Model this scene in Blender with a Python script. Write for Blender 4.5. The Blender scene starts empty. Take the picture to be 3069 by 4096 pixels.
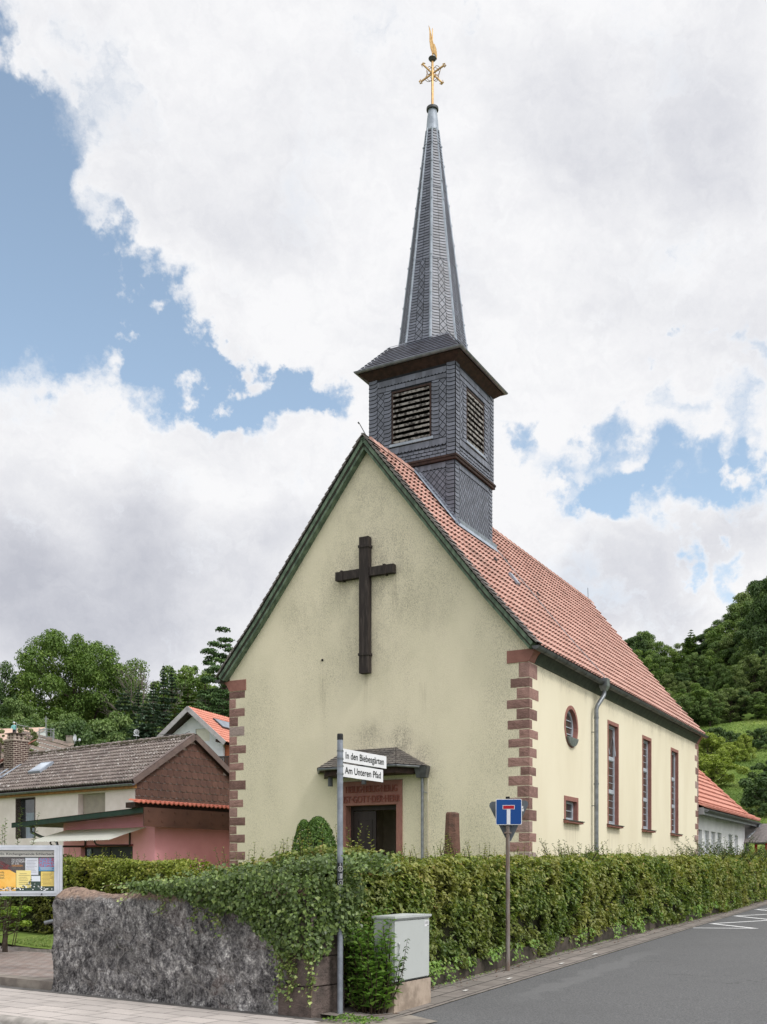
import bpy, bmesh, math, random
import numpy as np
from mathutils import Vector, Matrix, noise as mn
from mathutils.geometry import tessellate_polygon

SC = bpy.context.scene
COL = SC.collection
R = math.radians

# ------------------------------------------------------------------ camera
F, CX, HZ, EYE = 4236.0, 1534.5, 3495.0, 1.65          # focal length and horizon in photo pixels
cam = bpy.data.cameras.new('camera')
cam.sensor_fit = 'HORIZONTAL'; cam.sensor_width = 36
cam.lens = F / 3069 * 36
cam.shift_y = (HZ - 2048) / 3069
cam.clip_end = 3000
co = bpy.data.objects.new('camera', cam); COL.objects.link(co)
co.location = (0, 0, EYE); co.rotation_euler = (R(90), 0, 0)
SC.camera = co

# ------------------------------------------------------------------ light
SUN_AZ, SUN_EL = (0.75, -0.66), R(52)
sd = Vector((SUN_AZ[0] * math.cos(SUN_EL), SUN_AZ[1] * math.cos(SUN_EL), math.sin(SUN_EL))).normalized()
sl = bpy.data.lights.new('sun', 'SUN'); sl.energy = 1.5; sl.angle = R(10); sl.color = (1, .96, .9)
so = bpy.data.objects.new('sun', sl); COL.objects.link(so)
so.rotation_euler = sd.to_track_quat('Z', 'Y').to_euler()
so.location = (30, -30, 60)
SC.view_settings.view_transform = 'Standard'; SC.view_settings.look = 'None'
SC.view_settings.gamma = 1; SC.view_settings.exposure = 0.0


def at(u, v, D):
    """point seen at photo pixel u, v at a distance D in front of the camera"""
    return ((u - CX) / F * D, D, EYE + (HZ - v) / F * D)


def S(r, g, b):
    f = lambda c: (c / 255 / 12.92) if c / 255 <= .04045 else ((c / 255 + .055) / 1.055) ** 2.4
    return (f(r), f(g), f(b))


# ------------------------------------------------------------------ node helper
class NT:
    def __init__(self, tree):
        self.t = tree; self.n = tree.nodes; self.l = tree.links

    def new(self, typ, **kw):
        nd = self.n.new(typ)
        for k, v in kw.items():
            setattr(nd, k, v)
        return nd

    def put(self, sock, val):
        if val is None: return
        if hasattr(val, 'is_output'):
            self.l.new(val, sock)
        else:
            if isinstance(val, (tuple, list)) and sock.type == 'RGBA' and len(val) == 3:
                val = tuple(val) + (1,)
            sock.default_value = val

    def math(self, op, a, b=None, c=None, clamp=False):
        nd = self.new('ShaderNodeMath', operation=op, use_clamp=clamp)
        self.put(nd.inputs[0], a); self.put(nd.inputs[1], b); self.put(nd.inputs[2], c)
        return nd.outputs[0]

    def vmath(self, op, a, b=None, out=0):
        nd = self.new('ShaderNodeVectorMath', operation=op)
        self.put(nd.inputs[0], a)
        if op == 'SCALE': self.put(nd.inputs[3], b)
        else: self.put(nd.inputs[1], b)
        return nd.outputs[out]

    def noise(self, vec, scale, detail=5, rough=.55, out=0, dist=0):
        nd = self.new('ShaderNodeTexNoise')
        self.put(nd.inputs['Vector'], vec)
        nd.inputs['Scale'].default_value = scale; nd.inputs['Detail'].default_value = detail
        nd.inputs['Roughness'].default_value = rough; nd.inputs['Distortion'].default_value = dist
        return nd.outputs[out]

    def vor(self, vec, scale, feature='F1', out=0, rnd=1):
        nd = self.new('ShaderNodeTexVoronoi', feature=feature)
        self.put(nd.inputs['Vector'], vec); nd.inputs['Scale'].default_value = scale
        nd.inputs['Randomness'].default_value = rnd
        return nd.outputs[out]

    def step(self, x, a, b, smooth=True):
        nd = self.new('ShaderNodeMapRange', interpolation_type='SMOOTHSTEP' if smooth else 'LINEAR')
        nd.clamp = True
        self.put(nd.inputs[0], x); self.put(nd.inputs[1], a); self.put(nd.inputs[2], b)
        self.put(nd.inputs[3], 0.0); self.put(nd.inputs[4], 1.0)
        return nd.outputs[0]

    def mix(self, fac, a, b, typ='MIX'):
        nd = self.new('ShaderNodeMix', data_type='RGBA', blend_type=typ)
        self.put(nd.inputs[0], fac); self.put(nd.inputs[6], a); self.put(nd.inputs[7], b)
        return nd.outputs[2]

    def attr(self, name='rnd'):
        nd = self.new('ShaderNodeAttribute'); nd.attribute_name = name
        return nd.outputs['Fac']

    def ramp(self, x, stops):
        nd = self.new('ShaderNodeValToRGB'); self.put(nd.inputs[0], x)
        cr = nd.color_ramp
        while len(cr.elements) < len(stops): cr.elements.new(.5)
        for e, (p, c) in zip(cr.elements, stops):
            e.position = p; e.color = tuple(c) + (1,)
        return nd.outputs[0]

    def obj(self):
        return self.new('ShaderNodeTexCoord').outputs['Object']

    def sep(self, v):
        nd = self.new('ShaderNodeSeparateXYZ'); self.put(nd.inputs[0], v); return nd.outputs

    def comb(self, x, y, z):
        nd = self.new('ShaderNodeCombineXYZ')
        for i, q in enumerate((x, y, z)): self.put(nd.inputs[i], q)
        return nd.outputs[0]

    def bump(self, h, strength=.5, dist=.01):
        nd = self.new('ShaderNodeBump'); nd.inputs['Strength'].default_value = strength
        nd.inputs['Distance'].default_value = dist
        self.put(nd.inputs['Height'], h); return nd.outputs[0]


# ------------------------------------------------------------------ sky: Nishita blue behind broken cumulus
def make_world():
    w = bpy.data.worlds.new('World'); SC.world = w; w.use_nodes = True
    N = NT(w.node_tree); N.n.clear()
    out = N.new('ShaderNodeOutputWorld'); bg = N.new('ShaderNodeBackground')
    N.l.new(bg.outputs[0], out.inputs[0]); bg.inputs[1].default_value = .1
    sky = N.new('ShaderNodeTexSky', sky_type='NISHITA'); sky.sun_disc = False
    sky.sun_elevation = SUN_EL; sky.sun_rotation = math.atan2(SUN_AZ[0], SUN_AZ[1])
    sky.air_density = 1.0; sky.dust_density = .9; sky.ozone_density = 1.6
    d = N.vmath('NORMALIZE', N.new('ShaderNodeTexCoord').outputs['Generated'])
    z = N.sep(d)[2]
    # wind-torn edges: displace the direction by noise at two scales
    n1 = N.vmath('SUBTRACT', N.noise(d, 7, 3, .6, 1), (.5, .5, .5))
    n2 = N.vmath('SUBTRACT', N.noise(d, 24, 5, .62, 1), (.5, .5, .5))
    dw = N.vmath('ADD', d, N.vmath('SCALE', n1, .11))
    dw = N.vmath('ADD', dw, N.vmath('SCALE', n2, .095))
    fine = N.noise(dw, 11, 9, .62)

    def field(blobs, dv):
        tot = None
        for (u, v, r, wt) in blobs:
            p = Vector((( u * 1.8521 - CX) / F, 1.0, (HZ - v * 1.8521) / F))
            k = p.length; p.normalize()
            rr = r * 1.8521 / F / k
            ds = N.vmath('DISTANCE', dv, tuple(p), out=1)
            s = N.math('MULTIPLY', N.step(ds, rr, rr * .12), wt)
            tot = s if tot is None else N.math('ADD', tot, s)
        return tot
    blue = [(-60, 200, 190, 1), (10, 330, 220, 1), (60, 520, 220, 1), (110, 640, 190, 1), (-40, 720, 200, 1), (270, 630, 135, .85), (300, 700, 120, .8), (170, 250, 110, .4), (1180, 1000, 80, .5), (1540, 900, 90, .45), (1440, 860, 70, .45), (1640, 800, 60, .5), (1560, 1010, 90, .6), (1300, 1080, 90, .5), (210, 725, 150, 1),
            (330, 765, 125, 1), (400, 770, 80, .9), (500, 815, 85, .9), (610, 850, 80, .9), (705, 880, 80, .8), (300, 690, 90, .7), (-70, 400, 260, 1), (250, 590, 95, .55), (180, 380, 70, .35), (560, 850, 90, 1), (460, 785, 70, .8), (660, 860, 105, 1), (750, 890, 85, 1), (600, 800, 50, .5),
            (1120, 940, 70, .9), (1290, 935, 92, 1), (1385, 1005, 85, .95), (1345, 1075, 80, .9), (1480, 1060, 100, 1), (1235, 1035, 60, .8),
            (1575, 1060, 75, .8), (1420, 785, 48, .6), (1600, 735, 55, .6), (1492, 680, 40, .6), (1520, 1200, 62, .7), (1610, 1255, 70, .8),
            (1700, 1040, 90, .7), (220, 110, 120, .42), (110, 60, 90, .4), (330, 60, 70, .28), (1000, 30, 60, .2)]
    fb = field(blue, dw)
    cov = N.math('ADD', fb, N.math('MULTIPLY', N.math('SUBTRACT', fine, .5), 1.75))
    cloud = N.math('SUBTRACT', 1.0, N.step(cov, .06, 1.02))
    # body shade of the clouds: flat grey bases, bright heads
    grey = [(120, 1330, 360, 1.1), (-60, 1220, 280, .6), (420, 1310, 260, .8), (560, 1180, 170, .35), (300, 1130, 160, .25), (1420, 1270, 190, .75),
            (1250, 1330, 160, .5), (1600, 1150, 130, .5), (1180, 330, 260, .45), (700, 420, 260, .28), (1500, 250, 260, .5), (960, 620, 200, .3), (300, 1010, 130, .22)]
    gb = field(grey, N.vmath('ADD', d, N.vmath('SCALE', n1, .16)))
    lo = N.noise(N.vmath('MULTIPLY', d, (1, 1, 1.7)), 5.5, 6, .58)
    ld = N.noise(N.vmath('ADD', dw, tuple(Vector((sd.x, sd.y * .3, sd.z)) * .012)), 11, 9, .62)
    relief = N.math('MULTIPLY', N.math('SUBTRACT', ld, fine), -.8)
    sh = N.math('ADD', N.math('SUBTRACT', N.math('MULTIPLY', N.math('SUBTRACT', lo, .36), 1.2), N.math('MULTIPLY', gb, .62)), relief)
    sh = N.math('ADD', sh, N.math('MULTIPLY', N.step(cov, .05, .4), .25))
    sh = N.math('ADD', sh, .72)
    ccol = N.ramp(sh, [(0.0, (5.3, 5.45, 6.1)), (.45, (7.1, 7.2, 7.7)), (1.0, (9.5, 9.5, 9.65))])
    # glow added to unseen clouds round the sun behind the camera, lighting the scene
    gl = N.math('POWER', N.math('MAXIMUM', N.vmath('DOT_PRODUCT', d, tuple(sd), out=1), 0.0), 6.0)
    ccol = N.vmath('SCALE', ccol, N.math('ADD', 1.0, N.math('MULTIPLY', gl, 2.2)))
    hsv = N.new('ShaderNodeHueSaturation'); N.l.new(sky.outputs[0], hsv.inputs['Color'])
    hsv.inputs['Saturation'].default_value = .78; hsv.inputs['Value'].default_value = 2.05; hsv.inputs['Hue'].default_value = .488
    col = N.mix(cloud, hsv.outputs[0], ccol)
    N.l.new(col, bg.inputs[0])


make_world()


# ------------------------------------------------------------------ mesh builder
class MB:
    def __init__(self): self.v = []; self.f = []; self.r = []

    def add(self, vs, fs, r=None):
        o = len(self.v); self.v.extend([tuple(p) for p in vs])
        for q in fs:
            self.f.append([i + o for i in q]); self.r.append(.5 if r is None else r)
        return self

    def box(self, fr, a, b, c, r=None):
        vs = [fr(x, y, z) for z in c for y in b for x in a]
        return self.add(vs, [(0, 2, 3, 1), (4, 5, 7, 6), (0, 1, 5, 4), (2, 6, 7, 3), (0, 4, 6, 2), (1, 3, 7, 5)], r)

    def prism(self, fr, poly, d0, d1, r=None):
        n = len(poly)
        vs = [fr(x, y, d0) for x, y in poly] + [fr(x, y, d1) for x, y in poly]
        fs = [(i, (i + 1) % n, n + (i + 1) % n, n + i) for i in range(n)]
        tri = tessellate_polygon([[Vector((x, y, 0)) for x, y in poly]])
        fs += [tuple(t) for t in tri] + [tuple(n + i for i in reversed(t)) for t in tri]
        return self.add(vs, fs, r)

    def panel(self, fr, outer, holes, d):
        loops = [outer] + holes
        tri = tessellate_polygon([[Vector((x, y, 0)) for x, y in lp] for lp in loops])
        vs = [fr(x, y, d) for lp in loops for x, y in lp]
        return self.add(vs, [tuple(t) for t in tri])

    def ring(self, fr, outer, inner, d):
        n = len(outer)
        vs = [fr(x, y, d) for x, y in outer] + [fr(x, y, d) for x, y in inner]
        return self.add(vs, [(i, (i + 1) % n, n + (i + 1) % n, n + i) for i in range(n)])

    def sides(self, fr, loop, d0, d1):
        n = len(loop)
        vs = [fr(x, y, d0) for x, y in loop] + [fr(x, y, d1) for x, y in loop]
        return self.add(vs, [(i, (i + 1) % n, n + (i + 1) % n, n + i) for i in range(n)])

    def tube(self, pts, rad, n=8, r=None):
        pts = [Vector(p) for p in pts]; m = len(pts)
        rads = rad if isinstance(rad, (list, tuple)) else [rad] * m
        vs = []; up = None
        for i, p in enumerate(pts):
            d = (pts[min(i + 1, m - 1)] - pts[max(i - 1, 0)]).normalized()
            if up is None:
                up = Vector((0, 0, 1)) if abs(d.z) < .9 else Vector((1, 0, 0))
            a = d.cross(up)
            if a.length < 1e-5: a = d.cross(Vector((.3, .9, .1)))
            a.normalize(); b = d.cross(a); up = -b if False else up
            for k in range(n):
                t = 2 * math.pi * k / n
                vs.append(p + (a * math.cos(t) + b * math.sin(t)) * rads[i])
        fs = [(i * n + k, i * n + (k + 1) % n, (i + 1) * n + (k + 1) % n, (i + 1) * n + k) for i in range(m - 1) for k in range(n)]
        fs += [tuple(range(n - 1, -1, -1)), tuple((m - 1) * n + k for k in range(n))]
        return self.add(vs, fs, r)

    def lathe(self, c, prof, n=16, r=None):
        vs = [(c[0] + q * math.cos(2 * math.pi * k / n), c[1] + q * math.sin(2 * math.pi * k / n), c[2] + z) for q, z in prof for k in range(n)]
        m = len(prof)
        fs = [(i * n + k, i * n + (k + 1) % n, (i + 1) * n + (k + 1) % n, (i + 1) * n + k) for i in range(m - 1) for k in range(n)]
        fs += [tuple(range(n - 1, -1, -1)), tuple((m - 1) * n + k for k in range(n))]
        return self.add(vs, fs, r)

    def build(self, name, mat, parent=None, smooth=False, recalc=True):
        org = Vector(ORG.get(parent.name, (0, 0, 0))) if parent else Vector((0, 0, 0))
        me = bpy.data.meshes.new(name)
        me.from_pydata([(p[0] - org.x, p[1] - org.y, p[2] - org.z) for p in self.v], [], self.f)
        if self.r and any(q != .5 for q in self.r):
            at_ = me.attributes.new('rnd', 'FLOAT', 'FACE'); at_.data.foreach_set('value', self.r)
        if recalc:
            bm = bmesh.new(); bm.from_mesh(me); bmesh.ops.recalc_face_normals(bm, faces=bm.faces); bm.to_mesh(me); bm.free()
        if smooth:
            me.shade_smooth()
        me.materials.append(mat)
        o = bpy.data.objects.new(name, me); COL.objects.link(o)
        if parent: o.parent = parent
        ORG[o.name] = tuple(org)
        return o


ORG = {}


def tag(o, label=None, cat=None, group=None, kind=None):
    if label: o['label'] = label
    if cat: o['category'] = cat
    if group: o['group'] = group
    if kind: o['kind'] = kind
    return o


def empty(name, loc, label, cat, group=None):
    o = bpy.data.objects.new(name, None); COL.objects.link(o); o.location = loc
    o.empty_display_size = .3
    ORG[o.name] = tuple(loc)
    return tag(o, label, cat, group)


def rect(x0, x1, y0, y1): return [(x0, y0), (x1, y0), (x1, y1), (x0, y1)]


WXYZ = lambda x, y, z: (x, y, z)


def frame(o, ux, uy=None, z0=0):
    """(along ux, along uy, up) -> world"""
    if uy is None: uy = (-ux[1], ux[0])
    return lambda a, b, c: (o[0] + a * ux[0] + b * uy[0], o[1] + a * ux[1] + b * uy[1], z0 + c)


# ------------------------------------------------------------------ materials
MATS = {}


def newmat(name):
    m = bpy.data.materials.new(name); m.use_nodes = True
    N = NT(m.node_tree)
    b = N.n['Principled BSDF']
    return m, N, b


def pm(name, c1, c2=None, scale=4, rough=.8, bump=0, bscale=40, detail=6, stretch=None, metal=0, spec=.3, rnd=0, lo=.35, hi=.65, bdist=.01):
    if name in MATS: return MATS[name]
    m, N, b = newmat(name)
    v = N.obj()
    if stretch: vv = N.vmath('MULTIPLY', v, stretch)
    else: vv = v
    c = c1 if c2 is None else N.mix(N.step(N.noise(vv, scale, detail, .6), lo, hi), c1, c2)
    if rnd:
        k = N.math('ADD', 1 - rnd, N.math('MULTIPLY', N.attr(), 2 * rnd))
        c = N.vmath('SCALE', c, k) if hasattr(c, 'is_output') else N.vmath('SCALE', tuple(c), k)
    N.put(b.inputs['Base Color'], c)
    b.inputs['Roughness'].default_value = rough; b.inputs['Metallic'].default_value = metal
    b.inputs['Specular IOR Level'].default_value = spec
    if bump:
        N.l.new(N.bump(N.noise(vv, bscale, 4, .6), bump, bdist), b.inputs['Normal'])
    MATS[name] = m
    return m


def leafmat(name, stops, transl=.25, patch=None, pscale=.8, rough=.45, spec=.35):
    """leaf colours differ from leaf to leaf (rnd) and from branch to branch (patch)"""
    m, N, b = newmat(name)
    x = N.attr()
    c = N.ramp(x, stops)
    if patch:
        pz = N.step(N.noise(N.obj(), pscale, 3, .6), .42, .62)
        c = N.mix(pz, c, N.mix(.65, c, patch))
    N.put(b.inputs['Base Color'], c)
    b.inputs['Roughness'].default_value = rough; b.inputs['Specular IOR Level'].default_value = spec
    t = N.new('ShaderNodeBsdfTranslucent'); N.put(t.inputs[0], N.vmath('MULTIPLY', c, (1.15, 1.25, .6)))
    mx = N.new('ShaderNodeMixShader'); mx.inputs[0].default_value = transl
    N.l.new(b.outputs[0], mx.inputs[1]); N.l.new(t.outputs[0], mx.inputs[2])
    N.l.new(mx.outputs[0], N.n['Material Output'].inputs[0])
    MATS[name] = m
    return m


def glassmat(name, tint=.03, mixf=.12):
    m, N, b = newmat(name)
    t = N.new('ShaderNodeBsdfTransparent'); g = N.new('ShaderNodeBsdfGlossy'); g.inputs['Roughness'].default_value = .03
    mx = N.new('ShaderNodeMixShader'); mx.inputs[0].default_value = mixf
    N.l.new(t.outputs[0], mx.inputs[1]); N.l.new(g.outputs[0], mx.inputs[2])
    N.l.new(mx.outputs[0], N.n['Material Output'].inputs[0])
    return m


# church frame: s along the front from the right corner to the left, t along the nave away from the street
AX = Vector((.478046, .878335, 0)); BX = Vector((-.878335, .478046, 0))
C0 = Vector((3.29745, 24.0, 0))
W, L = 8.385, 17.68


def CH(s, t, z): return (C0.x + s * BX.x + t * AX.x, C0.y + s * BX.y + t * AX.y, z)


FF = lambda x, y, d: CH(x, d, y)      # front plane: (s, z, depth)
FS = lambda x, y, d: CH(d, x, y)      # side plane: (t, z, depth)
RD = lambda s, q, z: (AX.x * s + BX.x * q, AX.y * s + BX.y * q, z)      # road frame: s up the road, q to the left


def gz(x, y):
    """the side road climbs gently away from the corner"""
    return .0234 * min(max(0.0, x * AX.x + y * AX.y - 10.48), 75)


def smooth01(x): x = min(max(x, 0), 1); return x * x * (3 - 2 * x)


def terrain(x, y):
    k = max(0.0, y - 56)
    ramp = .27 * (k - 3 if k > 6 else k * k / 12)
    cap = 13 + 42 * smooth01((x - 2) / 26)
    h = cap * (1 - math.exp(-ramp / cap * 1.25)) if ramp > 0 else 0
    h += .16 * max(0, x - 24) * smooth01(k / 60)
    return gz(x, y) + h


def plaster_front():
    m, N, b = newmat('cream_render_weathered')
    v = N.obj()
    base = N.mix(N.step(N.noise(v, .7, 4), .35, .7), S(228, 219, 194), S(218, 210, 185))
    st = N.vmath('MULTIPLY', v, (1, 1, .55))
    grain = N.noise(st, 52, 7, .8)
    big = N.noise(N.vmath('MULTIPLY', v, (1, 1, .45)), .55, 5, .6)
    dirt = N.math('MULTIPLY', N.step(grain, .47, .60), N.step(big, .36, .66))
    base = N.mix(N.math('MULTIPLY', dirt, .55), base, S(120, 116, 102))
    # soot that settled round the cross and on the render above the porch roof
    pts = [(CH(4.2, 0, 9.0), 1.9, .62), (CH(3.35, 0, 8.4), 1.2, .5), (CH(4.3, 0, 7.2), 1.5, .45), (CH(3.3, 0, 4.85), .55, .9), (CH(4.2, 0, 4.95), .7, .8), (CH(4.3, 0, 10.8), 1.2, .5), (CH(2.6, 0, 8.2), 1.3, .35), (CH(6, 0, 8.2), 1.1, .35), (CH(2.7, 0, 4.5), .4, .8)]
    tot = None
    for p, r, wt in pts:
        q = Vector(p) - Vector(CH(4.2, 0, 0))
        s_ = N.math('MULTIPLY', N.step(N.vmath('DISTANCE', v, tuple(q), out=1), r, r * .2), wt)
        tot = s_ if tot is None else N.math('MAXIMUM', tot, s_)
    g2 = N.step(N.math('ADD', grain, N.math('MULTIPLY', N.noise(st, 3, 7, .75), .5)), .66, .92)
    base = N.mix(N.math('MULTIPLY', N.math('MULTIPLY', tot, g2), .8), base, S(105, 100, 92))
    # rain streaks running down from the ends of the cross
    sx = N.math('MULTIPLY', N.vmath('DOT_PRODUCT', v, tuple(BX), out=1), 1.0); zz = N.sep(v)[2]
    for s0, z0, z1 in ((-.78, 7.5, 8.9), (.02, 5.4, 6.55), (.72, 7.9, 8.9), (1.3, 4.9, 7.0), (-1.5, 5.2, 6.2)):
        mk = N.math('MULTIPLY', N.step(N.math('ABSOLUTE', N.math('SUBTRACT', sx, s0)), .16, .03), N.math('MULTIPLY', N.step(zz, z0, z0 + (z1 - z0) * .8), N.step(zz, z1 + .05, z1)))
        base = N.mix(N.math('MULTIPLY', mk, N.math('MULTIPLY', N.step(N.noise(N.vmath('MULTIPLY', v, (1, 1, .05)), 22, 5, .7), .40, .65), .26)), base, S(120, 112, 98))
    N.put(b.inputs['Base Color'], base); b.inputs['Roughness'].default_value = .92; b.inputs['Specular IOR Level'].default_value = .15
    h = N.math('ADD', N.noise(v, 55, 4, .7), N.math('MULTIPLY', N.noise(v, 14, 4, .7), .5))
    N.l.new(N.bump(h, .5, .012), b.inputs['Normal'])
    return m


def stone_mat(name, c1, c2, c3, rnd=.18, bump=.8, bs=22):
    m, N, b = newmat(name)
    v = N.obj()
    n = N.noise(v, 6, 8, .7)
    c = N.mix(N.step(n, .35, .7), c1, c2)
    c = N.mix(N.math('MULTIPLY', N.step(N.attr(), .72, .95), .7), c, c3)
    c = N.vmath('SCALE', c, N.math('ADD', 1 - rnd, N.math('MULTIPLY', N.attr(), 2 * rnd)))
    c = N.mix(N.math('MULTIPLY', N.step(N.noise(v, 45, 4, .7), .55, .75), .4), c, tuple(q * .45 for q in c1))
    N.put(b.inputs['Base Color'], c); b.inputs['Roughness'].default_value = .9; b.inputs['Specular IOR Level'].default_value = .15
    N.l.new(N.bump(N.noise(N.vmath('MULTIPLY', v, (1, 1, 1.8)), bs, 6, .7), bump, .03), b.inputs['Normal'])
    return m


def tile_mat(name, c1, c2, stain, rnd=.14, lichen=0):
    m, N, b = newmat(name)
    v = N.obj()
    c = N.mix(N.attr(), c1, c2)
    c = N.mix(N.math('MULTIPLY', N.step(N.noise(v, .9, 6, .65), .48, .72), .6), c, stain)
    c = N.mix(N.math('MULTIPLY', N.step(N.noise(v, 22, 4, .7), .6, .8), .35), c, stain)
    if lichen:
        c = N.mix(N.math('MULTIPLY', N.math('MULTIPLY', N.step(N.noise(v, 10, 4, .7), .57, .62), N.step(N.noise(v, 1.1, 3), .36, .55)), .9), c, (.58, .56, .53))
    N.put(b.inputs['Base Color'], c); b.inputs['Roughness'].default_value = .82; b.inputs['Specular IOR Level'].default_value = .2
    N.l.new(N.bump(N.noise(v, 60, 3, .6), .3, .006), b.inputs['Normal'])
    return m


M_FRONT = plaster_front()
def plaster_side():
    m, N, b = newmat('cream_render')
    v = N.obj(); z = N.sep(v)[2]
    t = N.math('ADD', N.vmath('DOT_PRODUCT', v, tuple(AX), out=1), 0.0)
    st = N.vmath('MULTIPLY', v, (1, 1, .3))
    c = N.mix(N.step(N.noise(st, .8, 6, .6), .35, .7), S(230, 221, 197), S(222, 212, 187))
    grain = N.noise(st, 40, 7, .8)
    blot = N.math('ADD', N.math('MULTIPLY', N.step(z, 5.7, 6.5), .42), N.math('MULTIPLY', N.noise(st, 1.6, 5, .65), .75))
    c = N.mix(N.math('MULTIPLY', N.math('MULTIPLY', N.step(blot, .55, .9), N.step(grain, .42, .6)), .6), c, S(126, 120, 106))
    for t0 in (6.08, 9.74, 13.4, 2.42):
        mk = N.math('MULTIPLY', N.step(t, t0 - .02, t0 + .1), N.step(t, t0 + 1.14, t0 + 1.0))
        mk = N.math('MULTIPLY', mk, N.math('MULTIPLY', N.step(z, 2.0, 2.85), N.step(z, 2.97, 2.93)))
        c = N.mix(N.math('MULTIPLY', mk, N.math('MULTIPLY', N.step(N.noise(N.vmath('MULTIPLY', v, (1, 1, .06)), 13, 4, .7), .42, .68), .38)), c, S(150, 138, 118))
    N.put(b.inputs['Base Color'], c); b.inputs['Roughness'].default_value = .92; b.inputs['Specular IOR Level'].default_value = .15
    N.l.new(N.bump(N.noise(v, 60, 4, .6), .35, .01), b.inputs['Normal'])
    return m


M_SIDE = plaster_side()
M_SAND = stone_mat('red_sandstone', S(158, 125, 117), S(134, 105, 99), S(140, 132, 128), .34)
M_SANDS = stone_mat('smooth_red_sandstone', S(158, 114, 104), S(144, 102, 94), S(152, 114, 106), .06, .25, 60)
M_TILE = tile_mat('red_clay_tile', S(180, 140, 128), S(202, 163, 151), S(138, 110, 100), .22)
M_TILEB = tile_mat('bright_clay_tile', S(194, 136, 120), S(206, 150, 134), S(172, 118, 104))
M_BROWNT = tile_mat('mossy_concrete_tile', S(112, 102, 98), S(132, 122, 116), S(80, 74, 72), .1, 1)
M_SLATE = pm('slate', S(106, 110, 122), S(92, 96, 108), 3, .42, .25, 70, spec=.5, rnd=.25)
M_SLATE2 = pm('weathered_slate', S(98, 94, 92), S(120, 114, 108), 3, .6, .3, 60, spec=.4, rnd=.25)
M_LEAD = pm('lead_sheet', S(164, 172, 184), S(142, 150, 162), 5, .5, .1, 30, metal=.1)
M_ZINC = pm('zinc', S(138, 142, 146), S(112, 116, 120), 6, .42, .12, 20, metal=.55)
M_ZINCD = pm('weathered_zinc', S(98, 100, 102), S(74, 74, 74), 5, .5, .12, 30, metal=.35)
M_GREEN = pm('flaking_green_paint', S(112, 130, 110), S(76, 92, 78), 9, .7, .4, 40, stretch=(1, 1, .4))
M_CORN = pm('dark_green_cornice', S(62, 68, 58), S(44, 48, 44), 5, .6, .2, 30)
M_OAK = pm('blackened_oak', S(46, 40, 38), S(76, 68, 64), 16, .75, .8, 40, stretch=(1, 1, .12), lo=.45, hi=.75)
M_DKWOOD = pm('dark_brown_board', S(66, 48, 42), S(48, 36, 32), 8, .7, .3, 30)
M_LOUV = pm('weathered_louvre', S(152, 148, 144), S(64, 60, 58), 9, .85, .5, 40, lo=.42, hi=.6)
M_GOLD = pm('gilded_metal', S(206, 172, 118), S(176, 140, 92), 12, .38, .1, 40, metal=.6)
M_DARK = pm('dark_void', (.012, .011, .011), rough=.9)
M_WHITE = pm('white_painted_frame', S(206, 210, 216), S(190, 194, 200), 8, .5)
M_SASH = pm('grey_white_sash', S(176, 182, 190), S(160, 166, 174), 8, .5)
M_PANE = pm('dark_glass', (.03, .034, .04), (.06, .065, .07), 3, .08, spec=.8)
M_LEADED = pm('leaded_glass', (.05, .04, .038), (.085, .06, .055), 8, .16, spec=.7)
M_GLASS = glassmat('clear_pane', mixf=.03)


# ------------------------------------------------------------------ shingle and tile helpers
def shingles(mb, fr, u0, u1, v0, v1, du, dv, shape, tilt=.012, lap=1.6, off=0.0, stagger=.5, skip=None, rng=None, anchor=None):
    rng = rng or random.Random(5)
    rows = int(math.ceil((v1 - v0) / dv)) + 1
    cols = int(math.ceil((u1 - u0) / du)) + 2
    for r in range(-1, rows):
        for c in range(-1, cols):
            ub = u0 + (c + (stagger if r % 2 else 0)) * du - (du * .5 if anchor else 0); vb = v0 + r * dv
            pts = []
            for x, y in shape:
                u = min(max(ub + x * du, u0), u1); v = min(max(vb + y * dv * lap, v0), v1)
                pts.append((u, v, off + tilt * (1 - y) + rng.uniform(0, .002)))
            us = [p[0] for p in pts]; vs_ = [p[1] for p in pts]
            if max(us) - min(us) < du * .08 or max(vs_) - min(vs_) < dv * .08: continue
            cu, cv = sum(us) / len(us), sum(vs_) / len(vs_)
            if skip and skip(cu, cv): continue
            mb.add([fr(*p) for p in pts], [tuple(range(len(pts)))], rng.random())


DIAMOND = [(.5, .055), (.945, .5), (.5, .945), (.055, .5)]
SCALE = [(.03, .10), (.35, 0), (.7, .06), (.97, .22), (.97, 1), (.03, 1)]
RSCALE = [(0, .22), (.3, .06), (.65, 0), (1, .10), (1, 1), (0, 1)]
HOOK = [(0, .45), (.18, .12), (.35, 0), (1, 0), (1, 1), (.35, 1), (.18, 1.12), (0, 1.45)]


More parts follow.
